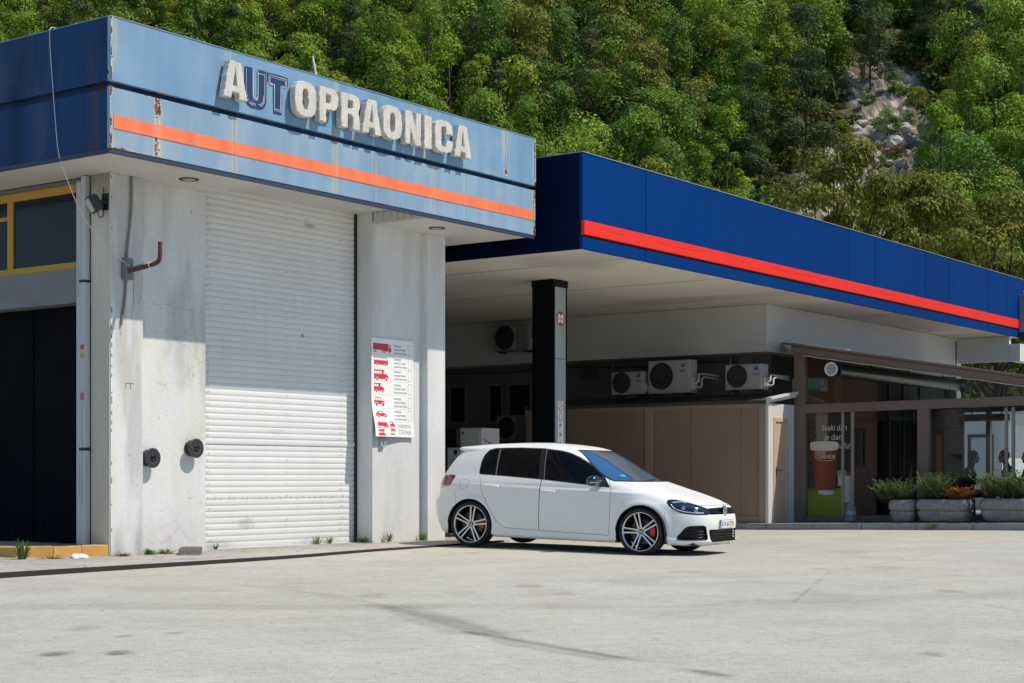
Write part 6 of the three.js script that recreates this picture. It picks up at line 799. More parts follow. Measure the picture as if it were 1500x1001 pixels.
    const mir = new THREE.SphereGeometry(0.1, 28, 20), mp = mir.attributes.position; for (let i = 0; i < mp.count; i++) { let [x, y, z] = [mp.getX(i) * 10, mp.getY(i) * 10, mp.getZ(i) * 10]; const sq = (v, e) => Math.sign(v) * Math.abs(v) ** e; x = sq(x, 0.8); y = sq(y, 0.75); z = sq(z, 0.65); mp.setXYZ(i, 0.64 + x * 0.075 * (y < 0 ? 0.9 : 1) - 0.02 * z * s, 0.978 + y * 0.072 - 0.012 * Math.abs(z), s * (0.955 + 0.0) + z * 0.115); } mir.computeVertexNormals();
    const mm = local(car, 'wing_mirror', mir, phys(0.006, 0.012, 0.03, 0.15, { clearcoat: 1 })); local(mm, 'mirror_arm', bar([0.69, 0.912, s * 0.84], [0.66, 0.938, s * 0.93], 0.026, 0.022), blk);
    const strip = new THREE.SphereGeometry(0.1, 24, 8, 0, Math.PI * 2, 1.75, 0.16); strip.scale(0.83, 0.78, 1.2); strip.translate(0.642, 0.973, s * 0.956); local(mm, 'mirror_strip', strip, std(0.55, 0.56, 0.58, 0.2, { metalness: 0.6 }));
    // headlamp: dark glassy lens with light bar and two projectors behind a thin cover
    const L = local(car, 'headlight', soup(lamp, m, -0.004), phys(0.008, 0.013, 0.03, 0.1, { clearcoat: 1, clearcoatRoughness: 0.02 }));
    const on = (p, y) => { let best = null, bd = 9; for (const t of lamp) { const v = t[0], d = Math.hypot(v[0] - v[2] - p, v[1] - y); if (d < bd) { bd = d; best = v; } } return [best[0] + best[3] * 0.003, best[1] + best[4] * 0.003, s * (best[2] + best[5] * 0.003), best]; };
    const ledPts = [[0.95, 0.72], [1.08, 0.727], [1.2, 0.715]].map((q) => on(...q).slice(0, 3)), led2 = [[0.915, 0.7], [0.97, 0.65], [1.08, 0.612], [1.3, 0.592], [1.5, 0.595]].map((q) => on(...q).slice(0, 3)); local(L, 'light_bar', [tube(ledPts, 0.009, 16, 6), tube(led2, 0.006, 24, 6)], std(0.5, 0.58, 0.68, 0.2));
    for (const [p, y, r] of [[1.12, 0.668, 0.036], [1.36, 0.64, 0.04]]) { const q = on(p, y), g = new THREE.SphereGeometry(r, 18, 10); g.scale(1, 1, 1); g.translate(q[0] - s * 0 - q[3][3] * r * 0.85, q[1] - q[3][4] * r * 0.85, q[2] - s * q[3][5] * r * 0.85); local(L, 'projector', g, std(0.35, 0.4, 0.5, 0.08, { metalness: 0.9 })); }
    const tl = local(car, 'tail_light', soup(tail, m), phys(0.16, 0.008, 0.012, 0.12, { clearcoat: 1 })); local(tl, 'reverse_strip', soup(tailW, m), phys(0.55, 0.5, 0.48, 0.15, { clearcoat: 1 }));
    // corner intake with three slats
    const I = local(car, 'corner_intake', soup(intake, m, -0.03), gloss); const rim = []; for (let k = 0; k < inP.length; k++) for (let q = 0; q < 3; q++) { const a = inP[k], b = inP[(k + 1) % inP.length]; rim.push([lerp(a[0], b[0], q / 3), lerp(a[1], b[1], q / 3)]); }
    const near = (p, y, set) => { let best = null, bd = 9; for (const t of set) for (const v of t) { const d = Math.hypot(v[0] - v[2] - p, (v[1] - y) * 2); if (d < bd) { bd = d; best = v; } } return best; };
    for (const y of [0.265, 0.305, 0.345, 0.385]) { const pts = []; for (let p = y > 0.35 ? 1.16 : 1.06; p < 1.56; p += 0.06) { const v = near(p, y, intake); pts.push([v[0] - v[3] * 0.012, y, s * (v[2] - v[5] * 0.012)]); } local(I, 'slat', tube(pts, 0.008, 24, 5), gloss); }
    { const pts = rim.map(([p, y]) => { const v = near(p, y, intake); return [v[0] - v[3] * 0.004, v[1], s * (v[2] - v[5] * 0.004)]; }); pts.push(pts[0]); local(I, 'intake_rim', tube(pts, 0.008, 80, 6), blk); }
  }
  const G = local(car, 'grille', both(grille, -0.012), gloss); const rowPts = (set, y, inset) => { const pts = []; for (let z = -0.46; z <= 0.461; z += 0.04) { let best = null, bd = 9; for (const t of set) for (const v of t) { const d = Math.hypot(v[2] - Math.abs(z), (v[1] - y) * 3); if (d < bd) { bd = d; best = v; } } pts.push([best[0] - inset, y, z]); } return pts; };
  for (const y of [0.594, 0.626]) local(G, 'slat', tube(rowPts(grille, y, 0.006), 0.0065, 40, 6), gloss);
  const M = local(car, 'lower_grille', both(mouth, -0.05), blk); for (const y of [0.235, 0.275, 0.315, 0.35]) local(M, 'slat', tube(rowPts(mouth, y, 0.02), 0.008, 40, 6), gloss);
  // badge on grille and wheel hubs: a ring with a V over a W
  const badge = (r) => { const t = r * 0.1, w = (pts) => pts.slice(1).map((p, i) => bar([pts[i][0] * r, pts[i][1] * r, 0], [p[0] * r, p[1] * r, 0], t, t, 6)); return merge([new THREE.TorusGeometry(r * 0.92, t, 8, 32), ...w([[-0.34, 0.84], [-0.02, 0.1], [0.02, 0.1], [0.34, 0.84]]), ...w([[-0.78, 0.42], [-0.36, -0.72], [0, 0.0], [0.36, -0.72], [0.78, 0.42]])]); };
  const eb = badge(0.068); eb.rotateY(Math.PI / 2); eb.translate(2.146, 0.612, 0); const back = new THREE.CylinderGeometry(0.07, 0.072, 0.02, 32); back.rotateZ(Math.PI / 2); back.translate(2.132, 0.612, 0);
  const em = local(car, 'emblem', eb, chrome); local(em, 'emblem_back', back, gloss);
  { const r = canvasTex(96, 96, (c) => { c.fillStyle = '#0a0a0b'; c.fillRect(0, 0, 96, 96); c.fillStyle = '#c9ccd0'; c.font = 'bold italic 84px sans-serif'; c.fillText('R', 22, 78); }); const g = new THREE.PlaneGeometry(0.05, 0.05); g.rotateY(Math.PI / 2 - 0.35); g.translate(2.1, 0.615, -0.3); local(G, 'letter_badge', g, new THREE.MeshStandardMaterial({ map: r, roughness: 0.3 })); }
  { const pt = canvasTex(512, 112, (c) => { c.fillStyle = '#eceae6'; c.fillRect(0, 0, 512, 112); c.fillStyle = '#1d5bd0'; c.fillRect(0, 0, 54, 112); c.fillStyle = '#f2d21a'; c.font = '22px sans-serif'; c.fillStyle = '#ffffff'; c.fillText('BIH', 8, 96); c.fillStyle = '#17181b'; c.font = 'bold 92px sans-serif'; c.fillText('A74-M-279', 66, 90, 430); c.strokeStyle = '#55575c'; c.lineWidth = 4; c.strokeRect(2, 2, 508, 108); });
    const pl = local(car, 'licence_plate', bx(2.166, 2.178, 0.383, 0.496, -0.26, 0.26, 0.003), std(0.5, 0.5, 0.5, 0.4)); const pg = new THREE.PlaneGeometry(0.52, 0.113); pg.rotateY(Math.PI / 2); pg.translate(2.18, 0.4395, 0); local(pl, 'plate_print', pg, new THREE.MeshStandardMaterial({ map: pt, roughness: 0.35 })); }
  local(car, 'front_lip', [bx(1.9, 2.0, 0.145, 0.17, -0.62, 0.62, 0.01)], blk);
  { const st = [[1.045, 0.0]]; const v = (() => { let b = null, bd = 9; for (const t of ws) { const q = t[0], d = Math.hypot(q[1] - 1.05, q[2] - 0.56); if (d < bd) { bd = d; b = q; } } return b; })(); const g = new THREE.PlaneGeometry(0.08, 0.05); g.lookAt(V(v[3], v[4], v[5])); g.translate(v[0] + v[3] * 0.004, v[1] + v[4] * 0.004, v[2] + v[5] * 0.004); local(car, 'windscreen_sticker', g, std(0.02, 0.5, 0.4, 0.5)); }
  local(car, 'wipers', [tube([[1.07, 0.975, 0.42], [1.06, 0.99, 0.1], [1.03, 1.005, -0.22]], 0.008, 12, 5)], blk);
  local(car, 'roof_aerial', bar([-1.45, 1.45, 0], [-1.6, 1.52, 0], 0.012, 0.005), blk);
  // underside, arch liners
  local(car, 'underbody', [bx(-1.8, 1.95, 0.17, 0.19, -0.56, 0.56), bx(-0.94, 0.94, 0.156, 0.17, -0.8, 0.8), bx(-1.8, -1.66, 0.17, 0.19, -0.66, 0.66), bx(1.66, 1.98, 0.165, 0.19, -0.68, 0.68)], blk);
  for (const wx of [WX, -WX]) for (const s of [1, -1]) { const g = new THREE.CylinderGeometry(0.353, 0.353, 0.42, 30, 1, true, 0, Math.PI); g.rotateX(Math.PI / 2); g.rotateZ(Math.PI / 2 - (0)); g.translate(wx, WY, s * 0.675); const dsk = new THREE.CircleGeometry(0.36, 30, 0, Math.PI); dsk.translate(wx, WY, s * 0.47); local(car, 'wheel_arch', [g, dsk, bx(wx - 0.36, wx - 0.345, 0.17, WY, s * 0.47, s * 0.86), bx(wx + 0.345, wx + 0.36, 0.17, WY, s * 0.47, s * 0.86)], std(0.006, 0.006, 0.006, 0.9, { side: THREE.DoubleSide })); }
  // wheels
  const rubber = std(0.014, 0.014, 0.015, 0.85), dark = std(0.018, 0.019, 0.022, 0.35, { metalness: 0.3 }), bright = std(0.62, 0.61, 0.6, 0.22, { metalness: 0.9 });
  const wheel = (x, z, s, rot) => { // built looking along +z, mirrored by turning
    const w = new THREE.Group(); w.name = 'wheel'; w.position.set(x, WY, z); if (s < 0) w.rotation.y = Math.PI; car.add(w); const ax = (g) => g.rotateX(Math.PI / 2);
    local(w, 'tyre', ax(lathe([[0.255, -0.2], [0.29, -0.205], [0.312, -0.19], [0.32, -0.16], [0.32, -0.04], [0.313, -0.012], [0.292, 0.006], [0.268, 0.004], [0.256, -0.004]], 56)), rubber);
    local(w, 'rim', ax(lathe([[0.258, -0.2], [0.25, -0.15], [0.232, -0.12], [0.232, -0.04], [0.246, -0.012]], 48)), std(0.1, 0.11, 0.13, 0.25, { metalness: 0.8, side: THREE.DoubleSide }));
    local(w, 'rim_lip', ax(lathe([[0.243, -0.012], [0.25, 0.0], [0.258, 0.002], [0.262, -0.004]], 56)), bright);
    local(w, 'brake_disc', [ax(lathe([[0.001, -0.1], [0.17, -0.1], [0.17, -0.08], [0.06, -0.08], [0.06, -0.05], [0.001, -0.05]], 40))], std(0.05, 0.05, 0.055, 0.4, { metalness: 0.5 }));
    local(w, 'barrel_back', ax(lathe([[0.001, -0.16], [0.235, -0.16]], 32)), std(0.006, 0.006, 0.006, 0.9));
    const cal = new THREE.CylinderGeometry(0.19, 0.19, 0.07, 20, 1, false, 0, 0.75); cal.rotateX(Math.PI / 2); const ring = new THREE.Shape(); ring.absarc(0, 0, 0.19, -0.3, 0.42, false); ring.absarc(0, 0, 0.125, 0.42, -0.3, true); const cg = new THREE.ExtrudeGeometry(ring, { depth: 0.06, bevelEnabled: true, bevelSize: 0.006, bevelThickness: 0.006, curveSegments: 10 }); cg.translate(0, 0, -0.115); if (s < 0) cg.rotateZ(Math.PI); local(w, 'brake_caliper', cg, std(0.5, 0.025, 0.015, 0.4));
    for (let k = 0; k < 5; k++) { const gs = [], ds = []; const a = rot + k * 72 * Math.PI / 180; for (const e of [-1, 1]) { const s2 = new THREE.Shape([[0.035, e * 0.004], [0.035, e * 0.03], [0.11, e * 0.031], [0.25, e * 0.042], [0.25, e * 0.023], [0.11, e * 0.013]].map((q) => new THREE.Vector2(...q))); const g = new THREE.ExtrudeGeometry(s2, { depth: 0.012, bevelEnabled: true, bevelSize: 0.002, bevelThickness: 0.002, bevelSegments: 1 }); const p = g.attributes.position; for (let i = 0; i < p.count; i++) p.setZ(i, p.getZ(i) - 0.018 - 0.018 * smooth(0.24, 0.02, p.getX(i))); g.computeVertexNormals(); g.rotateZ(a); gs.push(g); const d = new THREE.ExtrudeGeometry(s2, { depth: 0.03, bevelEnabled: true, bevelSize: 0.0015, bevelThickness: 0.001, bevelSegments: 1 }); const q = d.attributes.position; for (let i = 0; i < q.count; i++) q.setZ(i, q.getZ(i) - 0.052 - 0.018 * smooth(0.24, 0.02, q.getX(i))); d.computeVertexNormals(); d.rotateZ(a); ds.push(d); } const sp = local(w, 'spoke', gs, bright); local(w, 'spoke_flank', ds, dark); }
    local(w, 'hub', ax(lathe([[0.001, -0.012], [0.03, -0.014], [0.034, -0.022], [0.062, -0.026], [0.066, -0.06]], 28)), dark);
    const b = badge(0.027); b.translate(0, 0, -0.009); local(w, 'hub_badge', b, chrome);
    const nuts = []; for (let k = 0; k < 5; k++) { const a = rot + (k + 0.5) * 72 * Math.PI / 180; nuts.push(ax(new THREE.CylinderGeometry(0.007, 0.007, 0.012, 6)).translate(0.048 * Math.cos(a), 0.048 * Math.sin(a), -0.02)); } local(w, 'wheel_bolts', nuts, chrome);
  };
  wheel(WX, 0.868, 1, 105 * Math.PI / 180); wheel(-WX, 0.868, 1, 82 * Math.PI / 180); wheel(WX, -0.868, -1, 0.4); wheel(-WX, -0.868, -1, 1.1);
}
// ---------------------------------------------------------------- wooded hillside
const FR = (R, F) => [0.587 * R + 0.8096 * F, 0.8096 * R - 0.587 * F];   // right/forward of the valley to x, z
const toFR = (x, z) => [0.587 * x + 0.8096 * z, 0.8096 * x - 0.587 * z];
const rockAt = (R, F) => { const n = 2.2 * (fbm(R * 0.35 + 4, F * 0.35, 4) - 0.5); const d = sdLine(R, F, [[28.8, 126], [27.2, 119], [23, 111], [18.5, 104]]); const w = F > 118 ? 3.3 : 5.5; return smooth(w, w * 0.6, d + n * 1.6); };
function hillY(R, F) { const f = F - 84 - 3 * (fbm(R * 0.03 + 2, 5.5, 2) - 0.5); let h = f < 0 ? 0 : 0.72 * f * smooth(-2, 9, f); h += smooth(0, 10, f) * (3.2 * (fbm(R * 0.06 + 9, F * 0.06, 3) - 0.5) + 0.8 * (fbm(R * 0.4, F * 0.4, 3) - 0.5)); h += rockAt(R, F) * (1.6 * (fbm(R * 0.9, F * 0.9 + 5, 4) - 0.4) - 1.5 * Math.abs(fbm(R * 1.9, F * 0.7, 3) - 0.5) + 0.28 * (hash(Math.round(R * 7), Math.round(F * 7)) - 0.5) + 0.5 * Math.round(2.5 * noise(R * 0.8 + 0.5 * noise(R * 3, F * 3), F * 1.6)) / 2.5); return Math.min(h, 110 + 0.15 * f) - (f < 0 ? 0.6 : 0.6 * smooth(3, 0, f)); }
{
  const pos = [], col = [], idx = [], Rs = [], Fs = []; for (let r = -420; r < -30; r += 13) Rs.push(r); for (let r = -30; r <= 14; r += 0.8) Rs.push(r); for (let r = 14.3; r <= 34; r += 0.3) Rs.push(r); for (let r = 34.6; r <= 60; r += 0.8) Rs.push(r); for (let r = 72; r < 420; r += 12) Rs.push(r);
  for (let f = 78; f < 100; f += 0.8) Fs.push(f); for (let f = 100; f < 132; f += 0.32) Fs.push(f); for (let f = 132.5; f < 160; f += 0.8) Fs.push(f); for (let f = 162; f < 420; f += 8) Fs.push(f);
  for (const f of Fs) for (const r of Rs) { const [x, z] = FR(r, f), k = rockAt(r, f), n = fbm(r * 0.7, f * 0.7, 4), m = fbm(r * 2.5 + 7, f * 2.5, 3); pos.push(x, hillY(r, f), z); const s = smooth(0.42, 0.6, n); const soil = [0.05 + 0.04 * s + 0.02 * m, 0.05 + 0.025 * s + 0.012 * m, 0.025 + 0.012 * s], q = smooth(0.3, 0.5, fbm(r * 1.7 + 3, f * 1.2, 3)), rk = [(0.34 + 0.22 * m) * (0.55 + 0.45 * q), (0.295 + 0.2 * m) * (0.52 + 0.48 * q), (0.245 + 0.18 * m) * (0.5 + 0.5 * q)]; const kk = k * (0.25 + 0.75 * smooth(0.5, 0.62, 0.7 * m + 0.4 * n)), dg = k * (1 - kk); soil[0] += 0.16 * dg * m; soil[1] += 0.11 * dg * m; soil[2] += 0.05 * dg * m; for (let c = 0; c < 3; c++) col.push(lerp(soil[c], rk[c], kk)); }
  for (let j = 0; j < Fs.length - 1; j++) for (let i = 0; i < Rs.length - 1; i++) { const a = j * Rs.length + i, b = a + 1, c = a + Rs.length, d = c + 1; idx.push(a, b, c, b, d, c); }
  const g = new THREE.BufferGeometry(); g.setAttribute('position', new THREE.Float32BufferAttribute(pos, 3)); g.setAttribute('color', new THREE.Float32BufferAttribute(col, 3)); g.setIndex(idx); const gf = g.toNonIndexed(); gf.computeVertexNormals();
  const m = shadowed(new THREE.Mesh(gf, new THREE.MeshStandardMaterial({ vertexColors: true, roughness: 0.95, side: THREE.DoubleSide }))); m.name = 'hill'; tag(m, 'steep wooded hillside with a pale bare rock scar', null, null, 'structure'); scene.add(m);
}
// leaves: many small faces through the lobes of a crown
function crownGeo(seed, o) {
  const r = rngOf(seed), lobes = []; for (let k = 0; k < o.lobes; k++) { const a = r() * 6.283, h = r(), rad = o.shape(h) * (0.35 + 0.65 * Math.sqrt(r())); lobes.push([Math.cos(a) * rad * o.rx, o.y0 + h * o.h, Math.sin(a) * rad * o.rx, o.lr * (0.65 + 0.7 * r()), 0.72 + 0.5 * r()]); }
  const pos = new Float32Array(o.n * 18), col = new Float32Array(o.n * 18); let q = 0;
  for (let i = 0; i < o.n; i++) {
    const L = lobes[Math.floor(r() * lobes.length)], u = r() * 2 - 1, a = r() * 6.283, s = Math.sqrt(1 - u * u); let d = [s * Math.cos(a), u, s * Math.sin(a)]; if (d[1] < -0.3 && r() < 0.6) d[1] = -d[1];
    const rr = L[3] * (0.55 + 0.5 * Math.pow(r(), 0.6)), c = [L[0] + d[0] * rr, L[1] + d[1] * rr * (o.flat ?? 0.8), L[2] + d[2] * rr];
    let n = [d[0] + (r() - 0.5) * 1.1, d[1] + 0.5 + (r() - 0.5) * 1.0, d[2] + (r() - 0.5) * 1.1]; const l = Math.hypot(...n); n = n.map((v) => v / l);
    let t = [r() - 0.5, o.droop ? -1 : r() - 0.5, r() - 0.5]; const dt = t[0] * n[0] + t[1] * n[1] + t[2] * n[2]; t = t.map((v, k) => v - dt * n[k]); const tl = Math.hypot(...t) || 1; t = t.map((v) => v / tl); const b = [n[1] * t[2] - n[2] * t[1], n[2] * t[0] - n[0] * t[2], n[0] * t[1] - n[1] * t[0]];
    const len = o.leaf * (0.6 + 0.8 * r()), w = len * (o.lw ?? 0.42), P = (e, f) => c.map((v, k) => v + t[k] * e + b[k] * f), p0 = P(-len / 2, 0), p1 = P(0, w / 2), p2 = P(len / 2, 0), p3 = P(0, -w / 2);
    const sh = L[4] * (0.7 + 0.6 * r()) * (r() < 0.08 ? 1.4 : 1), hue = (r() - 0.5) * 0.25; for (const p of [p0, p1, p2, p0, p2, p3]) { pos[q] = p[0]; pos[q + 1] = p[1]; pos[q + 2] = p[2]; col[q] = sh * (1 + hue); col[q + 1] = sh; col[q + 2] = sh * (1 - hue * 0.5); q += 3; }
  }
  const g = new THREE.BufferGeometry(); g.setAttribute('position', new THREE.BufferAttribute(pos, 3)); g.setAttribute('color', new THREE.BufferAttribute(col, 3)); g.computeVertexNormals(); return { g, lobes };
}
function trunkGeo(seed, h, r0, lobes, n) { const r = rngOf(seed), top = [(r() - 0.5) * 0.3, h, (r() - 0.5) * 0.3], gs = [bar([0, -0.8, 0], [top[0] * 0.5, h * 0.55, top[2] * 0.5], r0, r0 * 0.7, 8), bar([top[0] * 0.5, h * 0.55, top[2] * 0.5], top, r0 * 0.7, r0 * 0.35, 7)]; for (let k = 0; k < n && k < lobes.length; k++) { const L = lobes[k], f = 0.35 + 0.5 * r(), b = [top[0] * f, h * f, top[2] * f], m = [lerp(b[0], L[0], 0.55) , lerp(b[1], L[1], 0.4), lerp(b[2], L[2], 0.55)]; gs.push(bar(b, m, r0 * 0.38, r0 * 0.24, 6), bar(m, [L[0], L[1], L[2]], r0 * 0.24, r0 * 0.08, 5)); } return merge(gs); }
const leafMat = (r, g, b) => phys(r, g, b, 0.65, { vertexColors: true, side: THREE.DoubleSide, transmission: 0.45, specularIntensity: 0.2 });
const barkMat = std(0.06, 0.048, 0.036, 0.9);
{
  const dome = (h) => Math.sqrt(Math.max(0.05, 1 - (2 * h - 0.75) ** 2 * 0.8));
  const K = []; // kinds of crown, metres
  for (let k = 0; k < 5; k++) K.push(crownGeo(100 + k, { n: 4500, lobes: 15 + k, rx: 2.0, y0: 0.6, h: 4.9, lr: 0.98, leaf: 0.2, lw: 0.62, shape: dome }));
  for (let k = 0; k < 2; k++) K.push(crownGeo(120 + k, { n: 4300, lobes: 21, rx: 1.6, y0: 0.8, h: 6.8, lr: 0.78, leaf: 0.2, lw: 0.62, shape: (h) => 1.05 - 0.75 * h }));
  for (let k = 0; k < 2; k++) K.push(crownGeo(140 + k, { n: 3400, lobes: 30, rx: 1.5, y0: 0.9, h: 7.2, lr: 0.8, leaf: 0.42, lw: 0.17, flat: 0.6, shape: (h) => 1.1 - 0.92 * h })); // pines
  const TR = K.map((k, i) => trunkGeo(300 + i, i < 5 ? 4.6 : i < 7 ? 6.5 : 7.4, i < 7 ? 0.12 : 0.08, k.lobes, 7));
  const mats = [leafMat(0.19, 0.31, 0.035), leafMat(0.25, 0.37, 0.035), leafMat(0.15, 0.265, 0.045), leafMat(0.29, 0.35, 0.045), leafMat(0.29, 0.41, 0.055), leafMat(0.095, 0.135, 0.045), leafMat(0.15, 0.165, 0.06), leafMat(0.28, 0.33, 0.22), leafMat(0.27, 0.28, 0.055)];
  const LBL = { 0: 'mid green leafy tree in the wood on the hillside', 1: 'fresh green leafy tree in the wood on the hillside', 2: 'dark green leafy tree in the wood on the hillside', 3: 'yellowish green leafy tree in the wood on the hillside', 4: 'bright light green tree in the wood on the hillside', 5: 'dark pine among the leafy trees on the hillside', 6: 'brownish pine among the leafy trees on the hillside', 7: 'pale grey-green bush-like tree on the hillside above the fascia end', 8: 'brown-tinged tree in the wood on the hillside' };
  const protos = new Map();
  const TINT = ['mid green', 'fresh green', 'dark green', 'yellowish green', 'bright light green', 'dark', 'brownish', 'grey-green', 'brown-tinged'], ROW = ['lowest', 'second', 'third', 'fourth', 'fifth', 'sixth', 'seventh', 'highest'];
  const ZONE = [[60, 'above the side cable'], [162, 'above the dark side fascia'], [330, 'left of the lettering'], [430, 'above the letters AUT'], [530, 'above the letters OPR'], [620, 'above the letters AON'], [700, 'above the letters ICA'], [790, 'above the fascia end'], [860, 'above the dark canopy side'], [950, 'above the canopy corner'], [1060, 'above the first canopy panels'], [1160, 'left of the rock scar'], [1250, 'above the walnut trees'], [1350, 'above the rock scar'], [1420, 'right of the rock scar'], [9999, 'above the canopy end']];
  const where = (R, F, kind, mat) => { const u = 750 + 2400 * R / F, z = ZONE.find((q) => u < q[0])[1], w = ROW[clamp(Math.floor((F - 86) / 8), 0, 7)]; return TINT[mat] + (kind >= 7 ? ' pine' : kind >= 5 ? ' slender tree' : ' round tree') + ' on the hillside ' + z + ', ' + w + ' row'; };
  const plant = (R, F, kind, mat, s, turn, sy = 1, label) => { const key = kind + '/' + mat, [x, z] = FR(R, F), y = hillY(R, F) - 0.1; let t; if (!protos.has(key)) { t = thing(kind >= 7 ? 'pine_tree' : 'hillside_tree', LBL[mat], kind >= 7 ? 'pine tree' : 'tree', [x, y, z], { group: LBL[mat] }); const c = shadowed(new THREE.Mesh(K[kind].g, mats[mat])); c.name = 'crown'; t.add(c); local(t, 'trunk', TR[kind], barkMat); protos.set(key, t); } else t = clone(protos.get(key), [x, y, z]); t.rotation.y = turn; t.scale.set(s, s * sy, s); if (label) { t.userData.label = label; delete t.userData.group; } else { t.userData.label = t.userData.group = where(R, F, kind, mat); } return t; };
  // what of the slope the yard can see: above the roofs, with a margin for a step aside
  const seen = (R, F, y) => { const u = 750 + 2400 * R / F, v = 698 - 2400 * (y - 1.03) / F; if (u < -80 || u > 1580) return false; const roof = u < 160 ? 24 + (160 - u) * 0.23 : u < 785 ? 24 + (u - 160) * 0.288 : u < 852 ? 225 : 223 + (u - 852) * 0.3; return v < roof + 45; };
  const r = rngOf(42); let count = 0;
  for (let F = 86; F < 150; F += 3.1) for (let R = -45; R < 58; R += 3.3) {
    const rr = R + (r() - 0.5) * 2.6, ff = F + (r() - 0.5) * 2.4, s = 0.78 + 0.5 * r(), y = hillY(rr, ff), pick = r(), turn = r() * 6.28, m0 = fbm(rr * 0.12 + 3, ff * 0.12, 3), k2 = r();
    if (!seen(rr, ff, y + 6 * s)) continue; if (rockAt(rr, ff) > 0.25 || rockAt(rr, ff - 3) > 0.5) continue;
    const v = 698 - 2400 * (y + 3) / ff, u = 750 + 2400 * rr / ff, piney = (u > 1080 && u < 1330 && v < 230) || (u > 1250 && v < 60) ? 0.3 : 0.02;
    let kind = Math.floor(k2 * 6.99), mat = m0 > 0.58 ? [3, 1, 4, 0, 3][Math.floor(pick * 5)] : m0 < 0.42 ? [2, 0, 2, 0, 8][Math.floor(pick * 5)] : [0, 1, 0, 2, 4, 1, 3][Math.floor(pick * 7)];
    if (r() < piney) { kind = 7 + Math.floor(k2 * 1.99); mat = pick < 0.6 ? 5 : 6; }
    plant(rr, ff, kind, mat, s * (kind < 5 ? 1 : 0.85), turn, 0.9 + 0.3 * k2); count++;
  }
  // single trees that stand out
  { const at = (u, v, F) => { const R = (u - 750) / 2400 * F; return [R, F]; };
    plant(...at(1180, 0, 116), 7, 5, 1.25, 1, 1.1, 'tall dark pine left of the bare rock scar'); plant(...at(1275, 0, 125), 8, 5, 1.1, 2, 1, 'dark pine above the bare rock scar'); plant(...at(728, 0, 104), 1, 7, 0.95, 1, 0.8, 'pale grey-green bush-like tree above the end of the car wash fascia');
    plant(...at(1045, 0, 98), 2, 4, 0.9, 2, 0.95, 'light green young tree just above the edge of the blue canopy'); plant(...at(1400, 0, 127), 3, 4, 1.15, 4, 1.1, 'big bright green tree right of the bare rock scar'); plant(...at(1460, 0, 112), 0, 1, 0.8, 4, 1, 'fresh green tree at the right edge of the view, below the scar'); plant(...at(1232, 0, 118.5), 0, 3, 0.36, 4, 0.8, 'yellowish shrub growing on the bare rock scar'); plant(...at(1300, 0, 119), 2, 0, 0.4, 4, 0.8, 'green shrub in the middle of the bare rock scar'); [[1262, 116, 0.28, 0], [1328, 121, 0.34, 2], [1345, 123, 0.4, 3], [1245, 119, 0.3, 3], [1290, 115, 0.26, 0], [1310, 124, 0.36, 0], [1270, 122.5, 0.3, 2], [1180, 107, 0.3, 3], [1160, 109, 0.34, 0]].forEach(([u, F, s, m], i) => plant(...at(u, 0, F), i % 5, m, s, i, 0.7, ['small bush at the lower edge of the rock scar', 'dark bush on the right side of the rock scar', 'yellowish bush at the upper right corner of the rock scar', 'yellowish bush at the left edge of the rock scar', 'low bush among the boulders of the rock scar', 'bush at the top of the rock scar', 'dark low bush under the pine on the rock scar', 'yellowish bush behind the small loose crowned tree', 'green bush at the left foot of the rock scar'][i])); }
  console.log('hill trees', count);
  // boulders lying on the scar
  { const mk = (seed) => { const g = new THREE.IcosahedronGeometry(0.5, 3), p = g.attributes.position; for (let i = 0; i < p.count; i++) { const x = p.getX(i), y = p.getY(i), z = p.getZ(i), k = 0.7 + 0.7 * fbm(x * 3 + seed, z * 3 + y * 2.3, 4); p.setXYZ(i, Math.round(x * k * 9) / 9 * 0.4 + x * k * 0.6, y * k * 0.75, z * k); } g.computeVertexNormals(); return uvMetres(g); };
    const rm = mapped(mapTex(0, 2, 0, 2, 256, 256, (x, y, o) => { const v = 0.28 + 0.3 * fbm(x * 5, y * 5, 4); o[0] = v; o[1] = v * 0.93; o[2] = v * 0.84; return o; }), 0.95), P = [1, 2, 3].map(mk), r2 = rngOf(77); let first = null;
    for (let k = 0; k < 44; k++) { const t = r2(), pl = [[28.8, 126], [27.2, 119], [23, 111], [18.5, 104]], i = Math.min(2, Math.floor(t * 3)), q = t * 3 - i, R = lerp(pl[i][0], pl[i + 1][0], q) + (r2() - 0.5) * 5, F = lerp(pl[i][1], pl[i + 1][1], q) + (r2() - 0.5) * 3, [x, z] = FR(R, F), s = 0.35 + 1.2 * r2() ** 2, L = 'pale limestone boulder lying on the bare scar of the hillside'; const m = shadowed(new THREE.Mesh(P[k % 3], rm)); m.name = numbered('boulder'); m.position.set(x, hillY(R, F) + 0.05, z); m.rotation.y = r2() * 6; m.scale.set(s, s * (0.6 + 0.5 * r2()), s); tag(m, L, 'boulder', 'limestone boulders on the scar'); scene.add(m); } }
  // undergrowth between the trunks: one mass nobody could count
  const ug = crownGeo(500, { n: 260, lobes: 6, rx: 0.7, y0: 0.2, h: 0.7, lr: 0.55, leaf: 0.34, shape: () => 1 }); const spots = [];
  for (let F = 84; F < 152; F += 1.7) for (let R = -46; R < 58; R += 1.7) { const rr = R + (r() - 0.5) * 1.6, ff = F + (r() - 0.5) * 1.6, k = rockAt(rr, ff), d = r(); if (!seen(rr, ff, hillY(rr, ff) + 2.5) || (k > 0.3 && d > 0.3)) continue; spots.push([rr, ff, (k > 0.3 ? 0.35 : 0.6) + r() * (k > 0.3 ? 0.5 : 1.1), r()]); }
